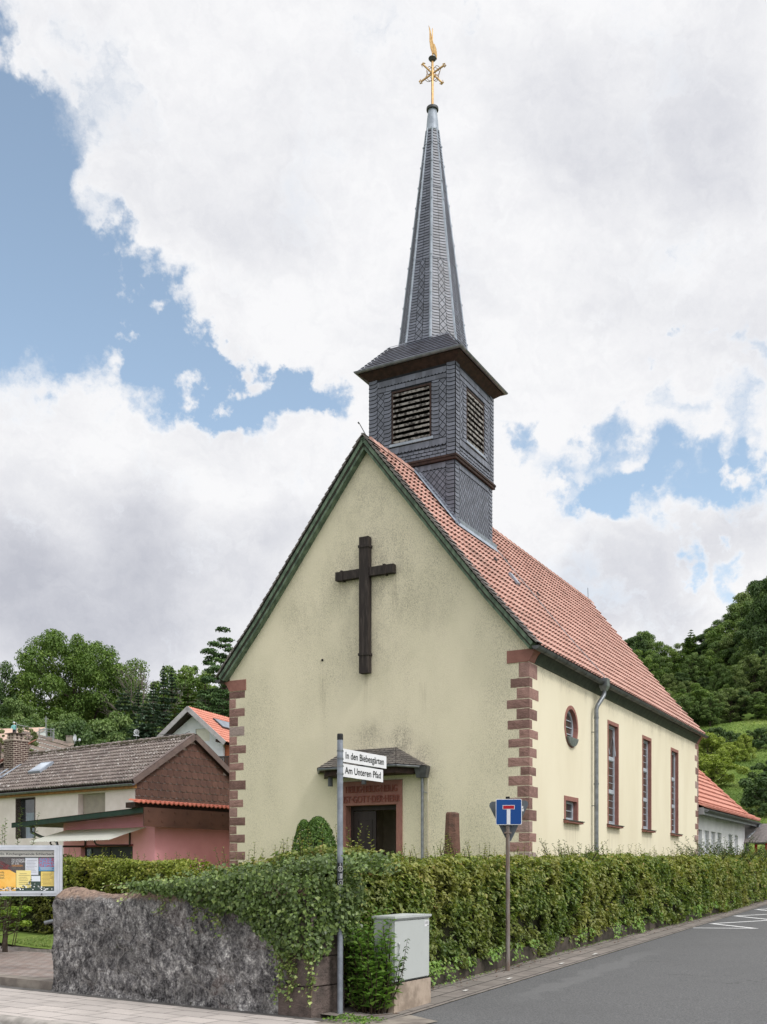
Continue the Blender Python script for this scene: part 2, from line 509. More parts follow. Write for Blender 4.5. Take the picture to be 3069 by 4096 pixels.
class Slope:
    """a roof slope given by a profile of (run, height); d is the way down from the ridge"""
    def __init__(self, prof, org, run, along):
        self.p = prof; self.o = Vector(org); self.run = Vector(run); self.al = Vector(along)
        self.cum = [0]
        for a, b in zip(prof, prof[1:]): self.cum.append(self.cum[-1] + math.hypot(b[0] - a[0], b[1] - a[1]))
        self.len = self.cum[-1]
        self.xs = np.array([q[0] for q in prof]); self.zs = np.array([q[1] for q in prof])

    def at(self, t, d, h=0.0):
        d2 = min(max(d, 0), self.len - 1e-4)
        x = float(np.interp(d2, self.cum, self.xs)); z = float(np.interp(d2, self.cum, self.zs))
        e = .25
        xa, xb = np.interp([max(d2 - e, 0), min(d2 + e, self.len)], self.cum, self.xs)
        za, zb = np.interp([max(d2 - e, 0), min(d2 + e, self.len)], self.cum, self.zs)
        tx, tz = xb - xa, zb - za; k = math.hypot(tx, tz); tx /= k; tz /= k
        x += (d - d2) * tx; z += (d - d2) * tz
        nx, nz = -tz, tx
        x += nx * h; z += nz * h
        q = self.o + self.run * x + self.al * t
        return (q.x, q.y, q.z + z)


def clay_tiles(mb, sl, t0, t1, tw, th, hump=.36, hh=.05, lift=.03, stagger=True, rng=None, flip=False, d0=0.0):
    """interlocking tiles: a flat pan and a hollow roll, every second course shifted by half a tile"""
    rng = rng or random.Random(3)
    rows = int((sl.len - d0) / th) + 1
    th = (sl.len - d0) / rows
    n = int(round((t1 - t0) / tw)); tw = (t1 - t0) / n
    prof = [(0, .0), (.03, hh * .75), (hump * .5, hh), (hump - .03, hh * .75), (hump, 0), (1.0, .0)]
    for r in range(rows):
        da, db = d0 + r * th - .05, d0 + (r + 1) * th
        sh = tw * .5 if (stagger and r % 2) else 0
        for c in range(-1, n + 1):
            ta = t0 + c * tw + sh
            if ta + tw <= t0 + 1e-3 or ta >= t1 - 1e-3: continue
            q = rng.random(); j = rng.uniform(-.006, .006)
            top = []; bot = []
            for i, (x, h) in enumerate(prof):
                t = min(max(ta + (1 - x if flip else x) * tw, t0), t1)
                top.append(sl.at(t, da if i > 4 else da + .055, h * .25)); bot.append(sl.at(t, db + j, h + lift))
            m = len(prof)
            mb.add(top + bot, [(i, i + 1, m + i + 1, m + i) for i in range(m - 1) if i != 4], q)
            tq = min(max(ta + (1 - prof[4][0] if flip else prof[4][0]) * tw, t0), t1)
            mb.add([sl.at(tq, da, 0), top[5], bot[5], bot[4]], [(0, 1, 2, 3)], q)
            # front edge of the flat pan
            ta_, tb_ = (ta + (1 - hump) * tw, ta) if flip else (ta + hump * tw, ta + tw)
            ta_, tb_ = min(max(ta_, t0), t1), min(max(tb_, t0), t1)
            if abs(ta_ - tb_) > .02:
                mb.add([sl.at(ta_, db + j, lift), sl.at(tb_, db + j, lift), sl.at(tb_, db + j, .004), sl.at(ta_, db + j, .004)], [(0, 1, 2, 3)], q * .5)


def wavy_tiles(mb, sl, t0, t1, th, ww, amp, lift, seg=6, rng=None):
    rng = rng or random.Random(8)
    rows = int(sl.len / th) + 1; th = sl.len / rows
    n = int((t1 - t0) / ww)
    for r in range(rows):
        da, db = r * th - .05, (r + 1) * th
        for c in range(n):
            q = rng.random(); j = rng.uniform(-.008, .008)
            A = []; B = []; Cc = []
            for i in range(seg + 1):
                t = t0 + (c + i / seg) * ww; h = amp * (.5 - .5 * math.cos(2 * math.pi * i / seg))
                A.append(sl.at(t, da, h)); B.append(sl.at(t, db + j, h + lift)); Cc.append(sl.at(t, db + j, h + .002))
            m = seg + 1
            mb.add(A + B + Cc, [(i, i + 1, m + i + 1, m + i) for i in range(seg)] + [(m + i, m + i + 1, 2 * m + i + 1, 2 * m + i) for i in range(seg)], q)


# ------------------------------------------------------------------ lettering
def lettering(text, size, place, name, mat, parent, xscale=1.0, align='LEFT', depth=.0, off=0.0, bold=0.0):
    """text as a real mesh; place(x, y, d) -> world"""
    cu = bpy.data.curves.new('t', 'FONT'); cu.body = text; cu.size = size; cu.align_x = align; cu.extrude = depth; cu.offset = bold * size
    ob = bpy.data.objects.new('t', cu); COL.objects.link(ob)
    bpy.context.view_layer.update()
    dg = bpy.context.evaluated_depsgraph_get(); ev = ob.evaluated_get(dg); me = ev.to_mesh()
    mb = MB()
    mb.add([place(v.co.x * xscale, v.co.y, off + v.co.z) for v in me.vertices], [tuple(p.vertices) for p in me.polygons])
    ev.to_mesh_clear(); bpy.data.objects.remove(ob); bpy.data.curves.remove(cu)
    return mb.build(name, mat, parent, recalc=False)


# ------------------------------------------------------------------ foliage helper
def leaf_obj(name, mat, parent, P, Nn, size, rnd, aspect=.55, tip=None, fold=.18, seed=1, org=None):
    """one mesh of small folded leaves at points P with normals Nn"""
    rng = np.random.default_rng(seed)
    P = np.asarray(P, float); Nn = np.asarray(Nn, float); n = len(P)
    Nn /= np.linalg.norm(Nn, axis=1, keepdims=True) + 1e-9
    if tip is None: tip = rng.normal(size=(n, 3))
    tip = tip - Nn * (tip * Nn).sum(1, keepdims=True)
    tip /= np.linalg.norm(tip, axis=1, keepdims=True) + 1e-9
    side = np.cross(Nn, tip)
    size = np.broadcast_to(np.asarray(size, float), (n,))[:, None]
    w = size * aspect
    base = P - tip * size * .5; tp = P + tip * size * .5 - Nn * size * .12
    mid = P - tip * size * .08
    lf = mid + side * w * .5 + Nn * size * fold; rt = mid - side * w * .5 + Nn * size * fold
    V = np.empty((n * 4, 3)); V[0::4] = base; V[1::4] = lf; V[2::4] = tp; V[3::4] = rt
    if org is None: org = ORG.get(parent.name, (0, 0, 0)) if parent else (0, 0, 0)
    V -= np.array(org)
    idx = np.arange(n)[:, None] * 4
    Fc = np.concatenate([idx + [0, 2, 1], idx + [0, 3, 2]], 1).reshape(-1)
    me = bpy.data.meshes.new(name)
    me.vertices.add(n * 4); me.vertices.foreach_set('co', V.reshape(-1).astype(np.float32))
    me.loops.add(n * 6); me.loops.foreach_set('vertex_index', Fc.astype(np.int32))
    me.polygons.add(n * 2); me.polygons.foreach_set('loop_start', np.arange(0, n * 6, 3, dtype=np.int32))
    me.update(calc_edges=True)
    a = me.attributes.new('rnd', 'FLOAT', 'FACE'); a.data.foreach_set('value', np.repeat(np.asarray(rnd, np.float32), 2))
    me.materials.append(mat)
    o = bpy.data.objects.new(name, me); COL.objects.link(o)
    if parent: o.parent = parent
    ORG[o.name] = tuple(org)
    return o


def vnoise(P, sc, seed=0):
    return np.array([mn.noise(Vector((p[0] * sc + seed * 7.1, p[1] * sc, p[2] * sc))) for p in P])


# ================================================================== THE SETTING
def grid_mesh(name, xs, ys, zf, mat, kind='structure', xy=None):
    nx, ny = len(xs), len(ys)
    vs = []
    for y in ys:
        for x in xs:
            p = (x, y) if xy is None else xy(x, y)
            vs.append((p[0], p[1], zf(p[0], p[1])))
    fs = [(j * nx + i, j * nx + i + 1, (j + 1) * nx + i + 1, (j + 1) * nx + i) for j in range(ny - 1) for i in range(nx - 1)]
    mb = MB(); mb.add(vs, fs)
    o = mb.build(name, mat, smooth=True, recalc=False)
    return tag(o, kind=kind)


def spaced(a, b, near, far, n0, n1):
    return sorted(set(list(np.linspace(a, near, n0)) + list(np.linspace(near, far, n1)) + list(np.linspace(far, b, n0))))


def mat_ground():
    m, N, b = newmat('meadow_soil')
    v = N.obj()
    c = N.mix(N.step(N.noise(v, .25, 6, .65), .38, .62), S(104, 124, 62), S(80, 102, 48))
    c = N.mix(N.math('MULTIPLY', N.step(N.noise(v, 3, 5, .7), .5, .7), .5), c, S(120, 128, 70))
    N.put(b.inputs['Base Color'], c); b.inputs['Roughness'].default_value = 1; b.inputs['Specular IOR Level'].default_value = .05
    return m


def mat_asphalt():
    m, N, b = newmat('asphalt')
    v = N.obj()
    g = N.noise(v, 46, 6, .85)
    c = N.mix(N.step(g, .35, .7), (.072, .073, .074), (.20, .20, .202))
    c = N.mix(N.math('MULTIPLY', N.step(N.vor(v, 60), .10, .0), .30), c, (.33, .33, .33))
    c = N.mix(N.math('MULTIPLY', N.step(N.noise(v, .45, 5, .6), .42, .68), .22), c, (.09, .091, .092))
    # a trench patch along the gutter, laid with a paler mix
    q = N.vmath('DOT_PRODUCT', v, tuple(BX), out=1); s_ = N.vmath('DOT_PRODUCT', v, tuple(AX), out=1)
    wob = N.math('MULTIPLY', N.math('SUBTRACT', N.noise(v, 1.2, 4), .5), .9)
    band = N.math('MULTIPLY', N.step(N.math('ADD', q, wob), 4.75, 4.85), N.step(N.math('ADD', q, wob), 5.15, 5.05))
    band = N.math('MULTIPLY', band, N.math('MULTIPLY', N.step(s_, 12.0, 13.5), N.step(s_, 21, 18)))
    c = N.mix(N.math('MULTIPLY', band, .30), c, (.2, .2, .2))
    ck = N.vor(N.vmath('ADD', v, N.vmath('SCALE', N.noise(v, 1.6, 5, .7, 1), 1.6)), .28, 'DISTANCE_TO_EDGE')
    c = N.mix(N.math('MULTIPLY', N.step(ck, .006, .002), N.math('MULTIPLY', N.step(N.noise(v, .5, 3), .5, .6), .7)), c, (.03, .03, .03))
    N.put(b.inputs['Base Color'], c); b.inputs['Roughness'].default_value = .88; b.inputs['Specular IOR Level'].default_value = .25
    N.l.new(N.bump(g, .5, .008), b.inputs['Normal'])
    return m


def mat_slabs(name, ux, uy, bw, bh, c1, c2, cm, offs=.5, mortar=.012, dirt=.4):
    m, N, b = newmat(name)
    v = N.obj()
    x = N.vmath('DOT_PRODUCT', v, tuple(ux), out=1); y = N.vmath('DOT_PRODUCT', v, tuple(uy), out=1)
    br = N.new('ShaderNodeTexBrick', offset=offs, squash=1)
    N.put(br.inputs['Vector'], N.comb(x, y, 0.0))
    br.inputs['Scale'].default_value = 1; br.inputs['Brick Width'].default_value = bw; br.inputs['Row Height'].default_value = bh
    br.inputs['Mortar Size'].default_value = mortar; br.inputs['Mortar Smooth'].default_value = .1
    N.put(br.inputs['Color1'], c1); N.put(br.inputs['Color2'], c2); N.put(br.inputs['Mortar'], cm)
    c = N.mix(N.math('MULTIPLY', N.step(N.noise(v, 2.2, 6, .65), .42, .7), dirt), br.outputs[0], tuple(q * .45 for q in c1))
    c = N.mix(N.math('MULTIPLY', N.step(N.noise(v, 60, 3, .7), .4, .7), .3), c, tuple(q * .6 for q in c1))
    N.put(b.inputs['Base Color'], c); b.inputs['Roughness'].default_value = .9; b.inputs['Specular IOR Level'].default_value = .2
    h = N.math('ADD', N.math('MULTIPLY', N.math('SUBTRACT', 1, br.outputs[1]), 1.0), N.math('MULTIPLY', N.noise(v, 70, 3), .25))
    N.l.new(N.bump(h, .7, .012), b.inputs['Normal'])
    return m


EW = Vector((-.811, .585, 0)); EN = Vector((.585, .811, 0))         # along the stone wall to the left / away from the street
WO = (-.84, 12.05)
WF = lambda w, n, z: (WO[0] + EW.x * w + EN.x * n, WO[1] + EW.y * w + EN.y * n, z)

xs = spaced(-420, 460, -70, 90, 12, 90); ys = spaced(-80, 620, 4, 200, 8, 120)
grid_mesh('ground', xs, ys, lambda x, y: terrain(x, y) - .17, mat_ground())

# side road: one sheet that follows the gentle climb
M_ASPH = mat_asphalt()
grid_mesh('road', list(np.linspace(-12, 10.4, 8)) + list(np.linspace(10.5, 130, 60)), list(np.linspace(-9, 5.6, 14)), lambda x, y: gz(x, y), M_ASPH, xy=lambda s, q: RD(s, q, 0)[:2])
# the front street lies a kerb lower than the pavement
grid_mesh('street', list(np.linspace(-1.9, 40, 20)), list(np.linspace(-16, -1.98, 8)), lambda x, y: -.02 - .09 * smooth01((-x - .6) / 2.2), M_ASPH, xy=lambda w, n: WF(w, n, 0)[:2])
M_SLABS = mat_slabs('concrete_slabs', EW, EN, .6, .33, S(196, 188, 182), S(180, 173, 168), (.10, .095, .09), .37, .008, .35)
M_BRICKPATH = mat_slabs('paver_path', EW, EN, .22, .115, S(158, 148, 142), S(146, 128, 120), (.09, .085, .08), .5, .008, .35)
M_KERB = pm('kerb_concrete', S(172, 166, 160), S(140, 136, 130), 5, .9, .4, 60)
M_GUTTER = mat_slabs('gutter_pavers', AX, BX, .62, .27, S(142, 134, 128), S(126, 120, 114), (.05, .05, .045), .5, .012, .55)
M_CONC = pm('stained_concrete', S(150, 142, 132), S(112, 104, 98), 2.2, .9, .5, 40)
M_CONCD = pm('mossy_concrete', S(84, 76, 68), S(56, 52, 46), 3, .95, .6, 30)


def flat(name, poly, z, mat, kind='structure', thick=None):
    mb = MB()
    if thick: mb.prism(WXYZ, poly, z - thick, z)
    else: mb.panel(WXYZ, poly, [], z)
    return tag(mb.build(name, mat), kind=kind)


w2 = lambda w, n: WF(w, n, 0)[:2]
# pavement along the wall, then the corner piece that drops to the side road
mb = MB()
cols = [14, 10, 7, 5, 4, 3, 2, 1, 0, -.5, -1.0]
for a, b_ in zip(cols, cols[1:]):
    mb.add([WF(a, -1.84, 0), WF(b_, -1.84, 0), WF(b_, -.16, .012), WF(a, -.16, .012)], [(0, 1, 2, 3)])
tag(mb.build('pavement', M_SLABS, smooth=True), kind='structure')
flat('paving_border', [w2(14, -.16), w2(-.3, -.16), w2(-.3, .02), w2(14, .02)], .014, pm('asphalt_strip', (.09, .085, .08), (.14, .135, .13), 5, .95, .5, 80))
mb = MB(); prof = [(0, -.14), (0, 0.0), (-.012, .0), (-.05, 0.0), (-.10, -.012), (-.135, -.045), (-.145, -.14)]
P0 = []
for w in np.linspace(14, -1.3, 26):
    P0.append([WF(w, -1.845 + a, .004 + h * (1 if w > .8 else max(.12, 1 - (0.8 - w) * .45))) for a, h in prof])
mb.add([p for r_ in P0 for p in r_], [(i * 7 + k, i * 7 + k + 1, (i + 1) * 7 + k + 1, (i + 1) * 7 + k) for i in range(25) for k in range(6)])
tag(mb.build('kerb', M_KERB, smooth=True), kind='structure')
# paver strip between the side road and the hedge, with the flush edging that rounds the corner
mb = MB()
for s in np.arange(10.3, 80, 1.0):
    a, b_ = RD(s, 5.6, 0), RD(s + 1, 5.6, 0); c_, d_ = RD(s + 1, 6.6, 0), RD(s, 6.6, 0)
    mb.add([(p[0], p[1], gz(p[0], p[1]) + h) for p, h in ((a, .008), (b_, .008), (c_, .05), (d_, .05))], [(0, 1, 2, 3)])
tag(mb.build('gutter_strip', M_GUTTER, smooth=True), kind='structure')
flat('corner_paving', [w2(-.3, .05), w2(-.3, -.30), w2(-1.0, -.55), w2(-1.35, -.1), w2(-1.35, .6), w2(-.3, 1.1)], .012, M_CONC)
mb = MB()
arc = [(-.95, -1.75), (-1.25, -1.0), (-1.45, -.45), (-1.72, -.14), (-2.1, .06)]
for (a, b_), (c_, d_) in zip(arc, arc[1:]):
    p, q = Vector(WF(a, b_, 0)), Vector(WF(c_, d_, 0)); dd = (q - p); ln = dd.length; dd.normalize(); nn = Vector((-dd.y, dd.x, 0))
    fr = lambda x, y, z, p=p, dd=dd, nn=nn: (p.x + dd.x * x + nn.x * y, p.y + dd.y * x + nn.y * y, z)
    mb.box(fr, (.01, ln - .01), (-.07, .07), (-.1, .022))
tag(mb.build('corner_kerb', M_KERB), kind='structure')

# white zigzag no-stopping line on the side road
zz = [(25.64, 5.52), (25.95, 4.2), (27.23, 5.47), (29.1, 4.25), (30.53, 5.5), (32.3, 4.25), (33.9, 5.47), (35.8, 4.25), (37.4, 5.47)]
mb = MB()
for (s0, q0), (s1, q1) in zip(zz, zz[1:]):
    p, q = Vector(RD(s0, q0, 0)), Vector(RD(s1, q1, 0)); dd = (q - p).normalized(); nn = Vector((-dd.y, dd.x, 0)) * .06
    mb.add([(e.x, e.y, gz(e.x, e.y) + .006) for e in (p - dd * .05 + nn, p - dd * .05 - nn, q + dd * .05 - nn, q + dd * .05 + nn)], [(0, 1, 2, 3)])
tag(mb.build('road_marking', pm('road_paint', S(236, 236, 236), S(220, 220, 220), 20, .7)), kind='structure')
mb = MB()
for s, q, l in ((12.9, 5.78, .16), (14.35, 5.74, .2), (16.6, 5.72, .22), (18.3, 5.7, .3)):
    p = [RD(s + a, q + b_, 0) for a, b_ in ((0, 0), (l, .02), (l, .07), (0, .05))]
    mb.add([(e[0], e[1], gz(e[0], e[1]) + .028) for e in p], [(0, 1, 2, 3)])
tag(mb.build('paint_marking', pm('worn_paint', S(222, 220, 216), S(170, 166, 160), 30, .8)), kind='structure')

# lawn and path behind the wall's left end
LZ = lambda x, y: .13 + .28 * smooth01((y - 18.6) / 6)
M_GRASS = pm('lawn_green', S(118, 136, 70), S(98, 118, 58), 1.5, 1, .4, 60, spec=.05)
mb = MB()
pa = [w2(4.5, .35), w2(16, .35), w2(16, 3.9), w2(10, 3.5), w2(7, 3.9), w2(4.5, 4.9)]
mb.prism(WXYZ, pa, -.05, .125)
tag(mb.build('path', M_BRICKPATH), kind='structure')
flat('path_step', [w2(4.5, .06), w2(16, .06), w2(16, .35), w2(4.5, .35)], .13, M_CONC, thick=.2)
edge = [(16, 3.9), (10, 3.5), (7, 3.9), (4.5, 4.9), (3, 5.6)]
mb = MB()
for (a, b_), (c_, d_) in zip(edge, edge[1:]):
    p, q = Vector(WF(a, b_, 0)), Vector(WF(c_, d_, 0)); dd = (q - p); ln = dd.length; dd.normalize(); nn = Vector((-dd.y, dd.x, 0))
    fr = lambda x, y, z, p=p, dd=dd, nn=nn: (p.x + dd.x * x + nn.x * y, p.y + dd.y * x + nn.y * y, z)
    for i in range(int(ln / .5) + 1):
        mb.box(fr, (i * .5 + .004, min(i * .5 + .496, ln)), (-.04, .04), (0, .185 + .008 * ((i * 7) % 3)))
tag(mb.build('lawn_kerb', M_KERB), kind='structure')
lawn_poly = lambda i, j: WF(i, j, 0)[:2]
grid_mesh('lawn', list(np.linspace(16, 3.2, 24)), list(np.linspace(0, 1, 14)), lambda x, y: LZ(x, y), M_GRASS,
          xy=lambda w, f: WF(w, np.interp(w, [0, 3, 4.5, 7, 10, 16], [2.9, 5.5, 4.85, 3.86, 3.46, 3.86]) * (1 - f) + 12.5 * f, 0)[:2])
# churchyard turf, a metre above the road behind the hedge
YZ = .82
mb = MB()
mb.prism(WXYZ, [RD(11.6, 6.8, 0)[:2], RD(60, 6.8, 0)[:2], RD(60, 21, 0)[:2], RD(22.4, 21, 0)[:2], WF(6, 9, 0)[:2], WF(.2, 1.6, 0)[:2]], -.3, YZ)
tag(mb.build('churchyard', M_GRASS), kind='structure')

# ================================================================== THE CHURCH
church = empty('church', CH(4.2, 0, 0), 'cream rendered church with red tiled roof, sandstone quoins and slate spire', 'church')
ZB = .3
PROF = [(0, 12.33), (1.3, 10.68), (2.55, 9.07), (3.3, 8.13), (3.8, 7.55), (4.15, 7.14), (4.40, 6.85)]
inner = [(x, z - .27) for x, z in PROF]


def under(ds): return float(np.interp(ds, [q[0] for q in inner], [q[1] for q in inner]))


gable = [(0, ZB), (W, ZB), (W, under(4.2) + .02)] + [(4.2 + d, under(d)) for d in (3.8, 3.3, 2.55, 1.3)] + [(4.2, under(0))] + [(4.2 - d, under(d)) for d in (1.3, 2.55, 3.3, 3.8)] + [(0, under(4.2) + .02)]
DOOR = rect(3.23, 4.91, YZ, 3.93)
mb = MB()
mb.panel(FF, gable, [DOOR], 0)
mb.build('front_wall', M_FRONT, church)
mb = MB()
mb.panel(FF, gable, [], L)
WIN = [6.08, 9.74, 13.40]
circ = lambda r, n=32: [(2.96 + r * math.cos(2 * math.pi * k / n), 5.34 + r * math.sin(2 * math.pi * k / n)) for k in range(n)]
holes = [rect(t, t + 1.08, 3.02, 5.92) for t in WIN] + [circ(.53), rect(2.42, 3.51, 2.97, 3.58)]
mb.panel(FS, [(0, ZB), (L, ZB), (L, 6.9), (0, 6.9)], holes, 0)
mb.panel(FS, [(0, ZB), (L, ZB), (L, 6.9), (0, 6.9)], [], W)
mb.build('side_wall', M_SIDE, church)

# window stone frames, sashes and glass
def stone_frame(outer, inner_, depth=.33, proud=.014):
    mb = MB()
    mb.ring(FS, outer, inner_, -proud); mb.sides(FS, outer, -proud, .02); mb.sides(FS, inner_, -proud, depth)
    return mb


def sill(parent, t0, t1, z, d=.13):
    mb = MB()
    mb.prism(lambda x, y, q: CH(x, q, y), [(.3, z + .02), (-.03, z - .005), (-d, z - .02), (-d, z - .075), (.0, z - .085), (.3, z - .085)], t0 - .04, t1 + .06)
    o = mb.build('sill', M_SANDS, parent)
    mb = MB()
    mb.prism(lambda x, y, q: CH(x, q, y), [(.28, z + .034), (-.05, z + .008), (-d - .02, z - .008), (-d - .02, z - .03), (-d - .014, z - .03), (-d - .012, z - .012), (-.05, z + .0), (.28, z + .024)], t0 - .06, t1 + .10)
    mb.build('sill_cover', M_ZINCD, parent)


for i, t in enumerate(WIN):
    fr_ = stone_frame(rect(t, t + 1.08, 3.02, 5.92), rect(t + .085, t + 1.0, 3.03, 5.82)).build('window', M_SANDS, church)
    mb = MB(); x0, x1, z0, z1 = t + .085, t + 1.0, 3.03, 5.82
    bar = lambda a, b_, c_, d_, e0=.085, e1=.14: mb.box(FS, (a, b_), (c_, d_), (e0, e1))
    bar(x0, x0 + .07, z0, z1); bar(x1 - .055, x1, z0, z1); bar(x0 + .07, x1 - .055, z0, z0 + .07); bar(x0 + .07, x1 - .055, z1 - .05, z1)
    zt = [z0 + .08]
    for k in (1 / 3, 2 / 3):
        zz_ = z0 + (z1 - z0) * k
        bar(x0 + .07, x1 - .07, zz_ - .045, zz_ + .045, .08, .14); zt += [zz_ - .045, zz_ + .045]
    zt.append(z1 - .06)
    for a, b_ in ((0, 1), (2, 3), (4, 5)):
        bar(x1 - .08, x1 - .058, zt[a], zt[b_], .10, .135)
        bar(x0 + .07, x1 - .08, zt[a], zt[a] + .022, .10, .135); bar(x0 + .07, x1 - .08, zt[b_] - .022, zt[b_], .10, .135)
        for k in (1, 2, 3):
            if (i == 0 or i == 2) and a == 4: continue
            z_ = zt[a] + (zt[b_] - zt[a]) * k / 4
            bar(x0 + .07, x1 - .08, z_ - .007, z_ + .007, .108, .12)
    if i == 0:      # the top light is tilted inwards on its stay
        mb.tube([CH(.11, x1 - .08, zt[4] + .62), CH(.02, x1 - .14, zt[4] + .05)], .014, 6)
        mb.tube([CH(.11, x0 + .12, zt[4] + .62), CH(.02, x0 + .2, zt[4] + .05)], .014, 6)
    mb.build('sash', M_SASH, fr_)
    mb = MB(); mb.box(FS, (x0, x1), (z0, z1), (.115, .119)); mb.build('pane', M_LEADED if i else M_LEADED, fr_)
    sill(fr_, t, t + 1.08, 3.02)
# small square window
fr_ = stone_frame(rect(2.42, 3.51, 2.97, 3.58), rect(2.53, 3.42, 2.985, 3.47)).build('window', M_SANDS, church)
mb = MB()
bar = lambda a, b_, c_, d_, e0=.10, e1=.16: mb.box(FS, (a, b_), (c_, d_), (e0, e1))
bar(2.53, 2.61, 2.985, 3.47); bar(3.34, 3.42, 2.985, 3.47); bar(2.61, 3.34, 2.985, 3.06); bar(2.61, 3.34, 3.41, 3.47); bar(2.61, 3.34, 3.225, 3.245, .115, .135)
mb.build('sash', M_SASH, fr_)
mb = MB(); mb.box(FS, (2.53, 3.42), (2.985, 3.47), (.13, .134)); mb.build('pane', M_PANE, fr_)
sill(fr_, 2.42, 3.51, 2.985)
# round window
fr_ = stone_frame(circ(.53), circ(.44), .3).build('round_window', M_SANDS, church)
mb = MB(); mb.ring(FS, circ(.44), circ(.37), .09); mb.sides(FS, circ(.37), .09, .14)
for z_ in (5.17, 5.34, 5.51):
    k = math.sqrt(.38 ** 2 - (z_ - 5.34) ** 2); mb.box(FS, (2.96 - k, 2.96 + k), (z_ - .01, z_ + .01), (.10, .125))
mb.build('sash', M_SASH, fr_)
mb = MB(); mb.panel(FS, circ(.44), [], .122); mb.build('pane', M_LEADED, fr_)
mb = MB(); chord = [(2.96 + .5 * math.cos(a), 5.34 + .5 * math.sin(a)) for a in np.linspace(R(214), R(326), 14)]
mb.prism(FS, [(x, y) for x, y in chord], -.07, .085)
mb.build('sill', M_ZINC, fr_)

# quoin stones at the four corners
def quoins(parent, cs, ds, front=True, seed=1, tcorner=0.0, dt=1):
    rng = random.Random(seed); mb = MB(); z = ZB; k = seed % 2
    while z < 6.40:
        h = min(rng.uniform(.20, .275), 6.455 - z)
        if 6.455 - z - h < .12: h = 6.455 - z
        lf = rng.uniform(.44, .56) if k % 2 else rng.uniform(.2, .3); ls = rng.uniform(.17, .22) if k % 2 else rng.uniform(.40, .62)
        if abs(cs) > 1: lf *= .95
        j = .010; p = .012
        a = sorted((cs - ds * p, cs + ds * lf)); b_ = sorted((cs - ds * p, cs + ds * .02))
        # an L-shaped block, its rough faces proud of the render
        fr = CH
        def rough(u0, u1, v0, v1, place):
            nu = max(2, int((u1 - u0) / .08)); nv = 4
            g = []
            for jv in range(nv + 1):
                for iu in range(nu + 1):
                    e = iu in (0, nu) or jv in (0, nv)
                    jit = (rng.uniform(-.008, .008), rng.uniform(-.008, .008)) if not (iu == 0) else (0, rng.uniform(-.004, .004))
                    g.append(place(u0 + (u1 - u0) * iu / nu + jit[0], v0 + (v1 - v0) * jv / nv + jit[1], (.003 if e else rng.uniform(.005, .013))))
            return g, [(r_ * (nu + 1) + c_, r_ * (nu + 1) + c_ + 1, (r_ + 1) * (nu + 1) + c_ + 1, (r_ + 1) * (nu + 1) + c_) for r_ in range(nv) for c_ in range(nu)]
        q = rng.random()
        mb.box(fr, a, sorted((tcorner - dt * .004, tcorner + dt * .05)), (z + j, z + h - j), q)
        mb.box(fr, sorted((cs - ds * .004, cs + ds * .05)), sorted((tcorner, tcorner + dt * ls)), (z + j, z + h - j), q)
        g, f_ = rough(0, lf, z + j, z + h - j, lambda u, v, e: CH(cs + ds * (u - .006), tcorner - dt * e, v)); mb.add(g, f_, q)
        g, f_ = rough(0, ls, z + j, z + h - j, lambda u, v, e: CH(cs - ds * e, tcorner + dt * (u - .006), v)); mb.add(g, f_, q)
        z += h; k += 1
    mb.build('quoin', M_SAND, parent)
    # cap stone, swept out under the eaves
    mb = MB()
    cove = [(.53, 6.46), (0.0, 6.46), (-.025, 6.50), (-.045, 6.55), (-.085, 6.62), (-.14, 6.68), (-.175, 6.71), (.0, 6.745), (.53, 6.745)]
    mb.prism(lambda x, y, d: CH(cs + ds * x, tcorner + dt * d, y), cove, -.02, .33)
    mb.build('cap_stone', M_SANDS, parent)


quoins(church, 0, 1, seed=1); quoins(church, W, -1, seed=4); quoins(church, 0, 1, seed=3, tcorner=L, dt=-1); quoins(church, W, -1, seed=6, tcorner=L, dt=-1)

# roof: board bed, tiles, ridge, verges
T0, T1 = -.2, 17.95
SR = Slope(PROF, CH(4.2, 0, 0), -BX, AX)
SL = Slope(PROF, CH(4.2, 0, 0), BX, AX)
mb = MB()
for sl in (SR, SL):
    n = 24
    A = [sl.at(T0, sl.len * k / n, -.03) for k in range(n + 1)]; B = [sl.at(T1, sl.len * k / n, -.03) for k in range(n + 1)]
    A2 = [sl.at(T0, sl.len * k / n, -.13) for k in range(n + 1)]; B2 = [sl.at(T1, sl.len * k / n, -.13) for k in range(n + 1)]
    m = n + 1
    fs = [(i, i + 1, m + i + 1, m + i) for i in range(n)] + [(2 * m + i, 3 * m + i, 3 * m + i + 1, 2 * m + i + 1) for i in range(n)] + [(i, 2 * m + i, 2 * m + i + 1, i + 1) for i in range(n)] + [(m + i, m + i + 1, 3 * m + i + 1, 3 * m + i) for i in range(n)]
    mb.add(A + B + A2 + B2, fs)
roof = mb.build('roof', pm('roof_battens', (.05, .04, .035), rough=.95), church)
mb = MB()
clay_tiles(mb, SR, .12, T1, .2167, .335, hump=.48, hh=.06, lift=.010, stagger=False)
clay_tiles(mb, SL, .12, T1, .2167, .335, hump=.48, hh=.06, lift=.010, stagger=False)
mb.build('roof_tiles', M_TILE, roof, recalc=False)
mb = MB(); rr = random.Random(2)
t = .05; front_done = False
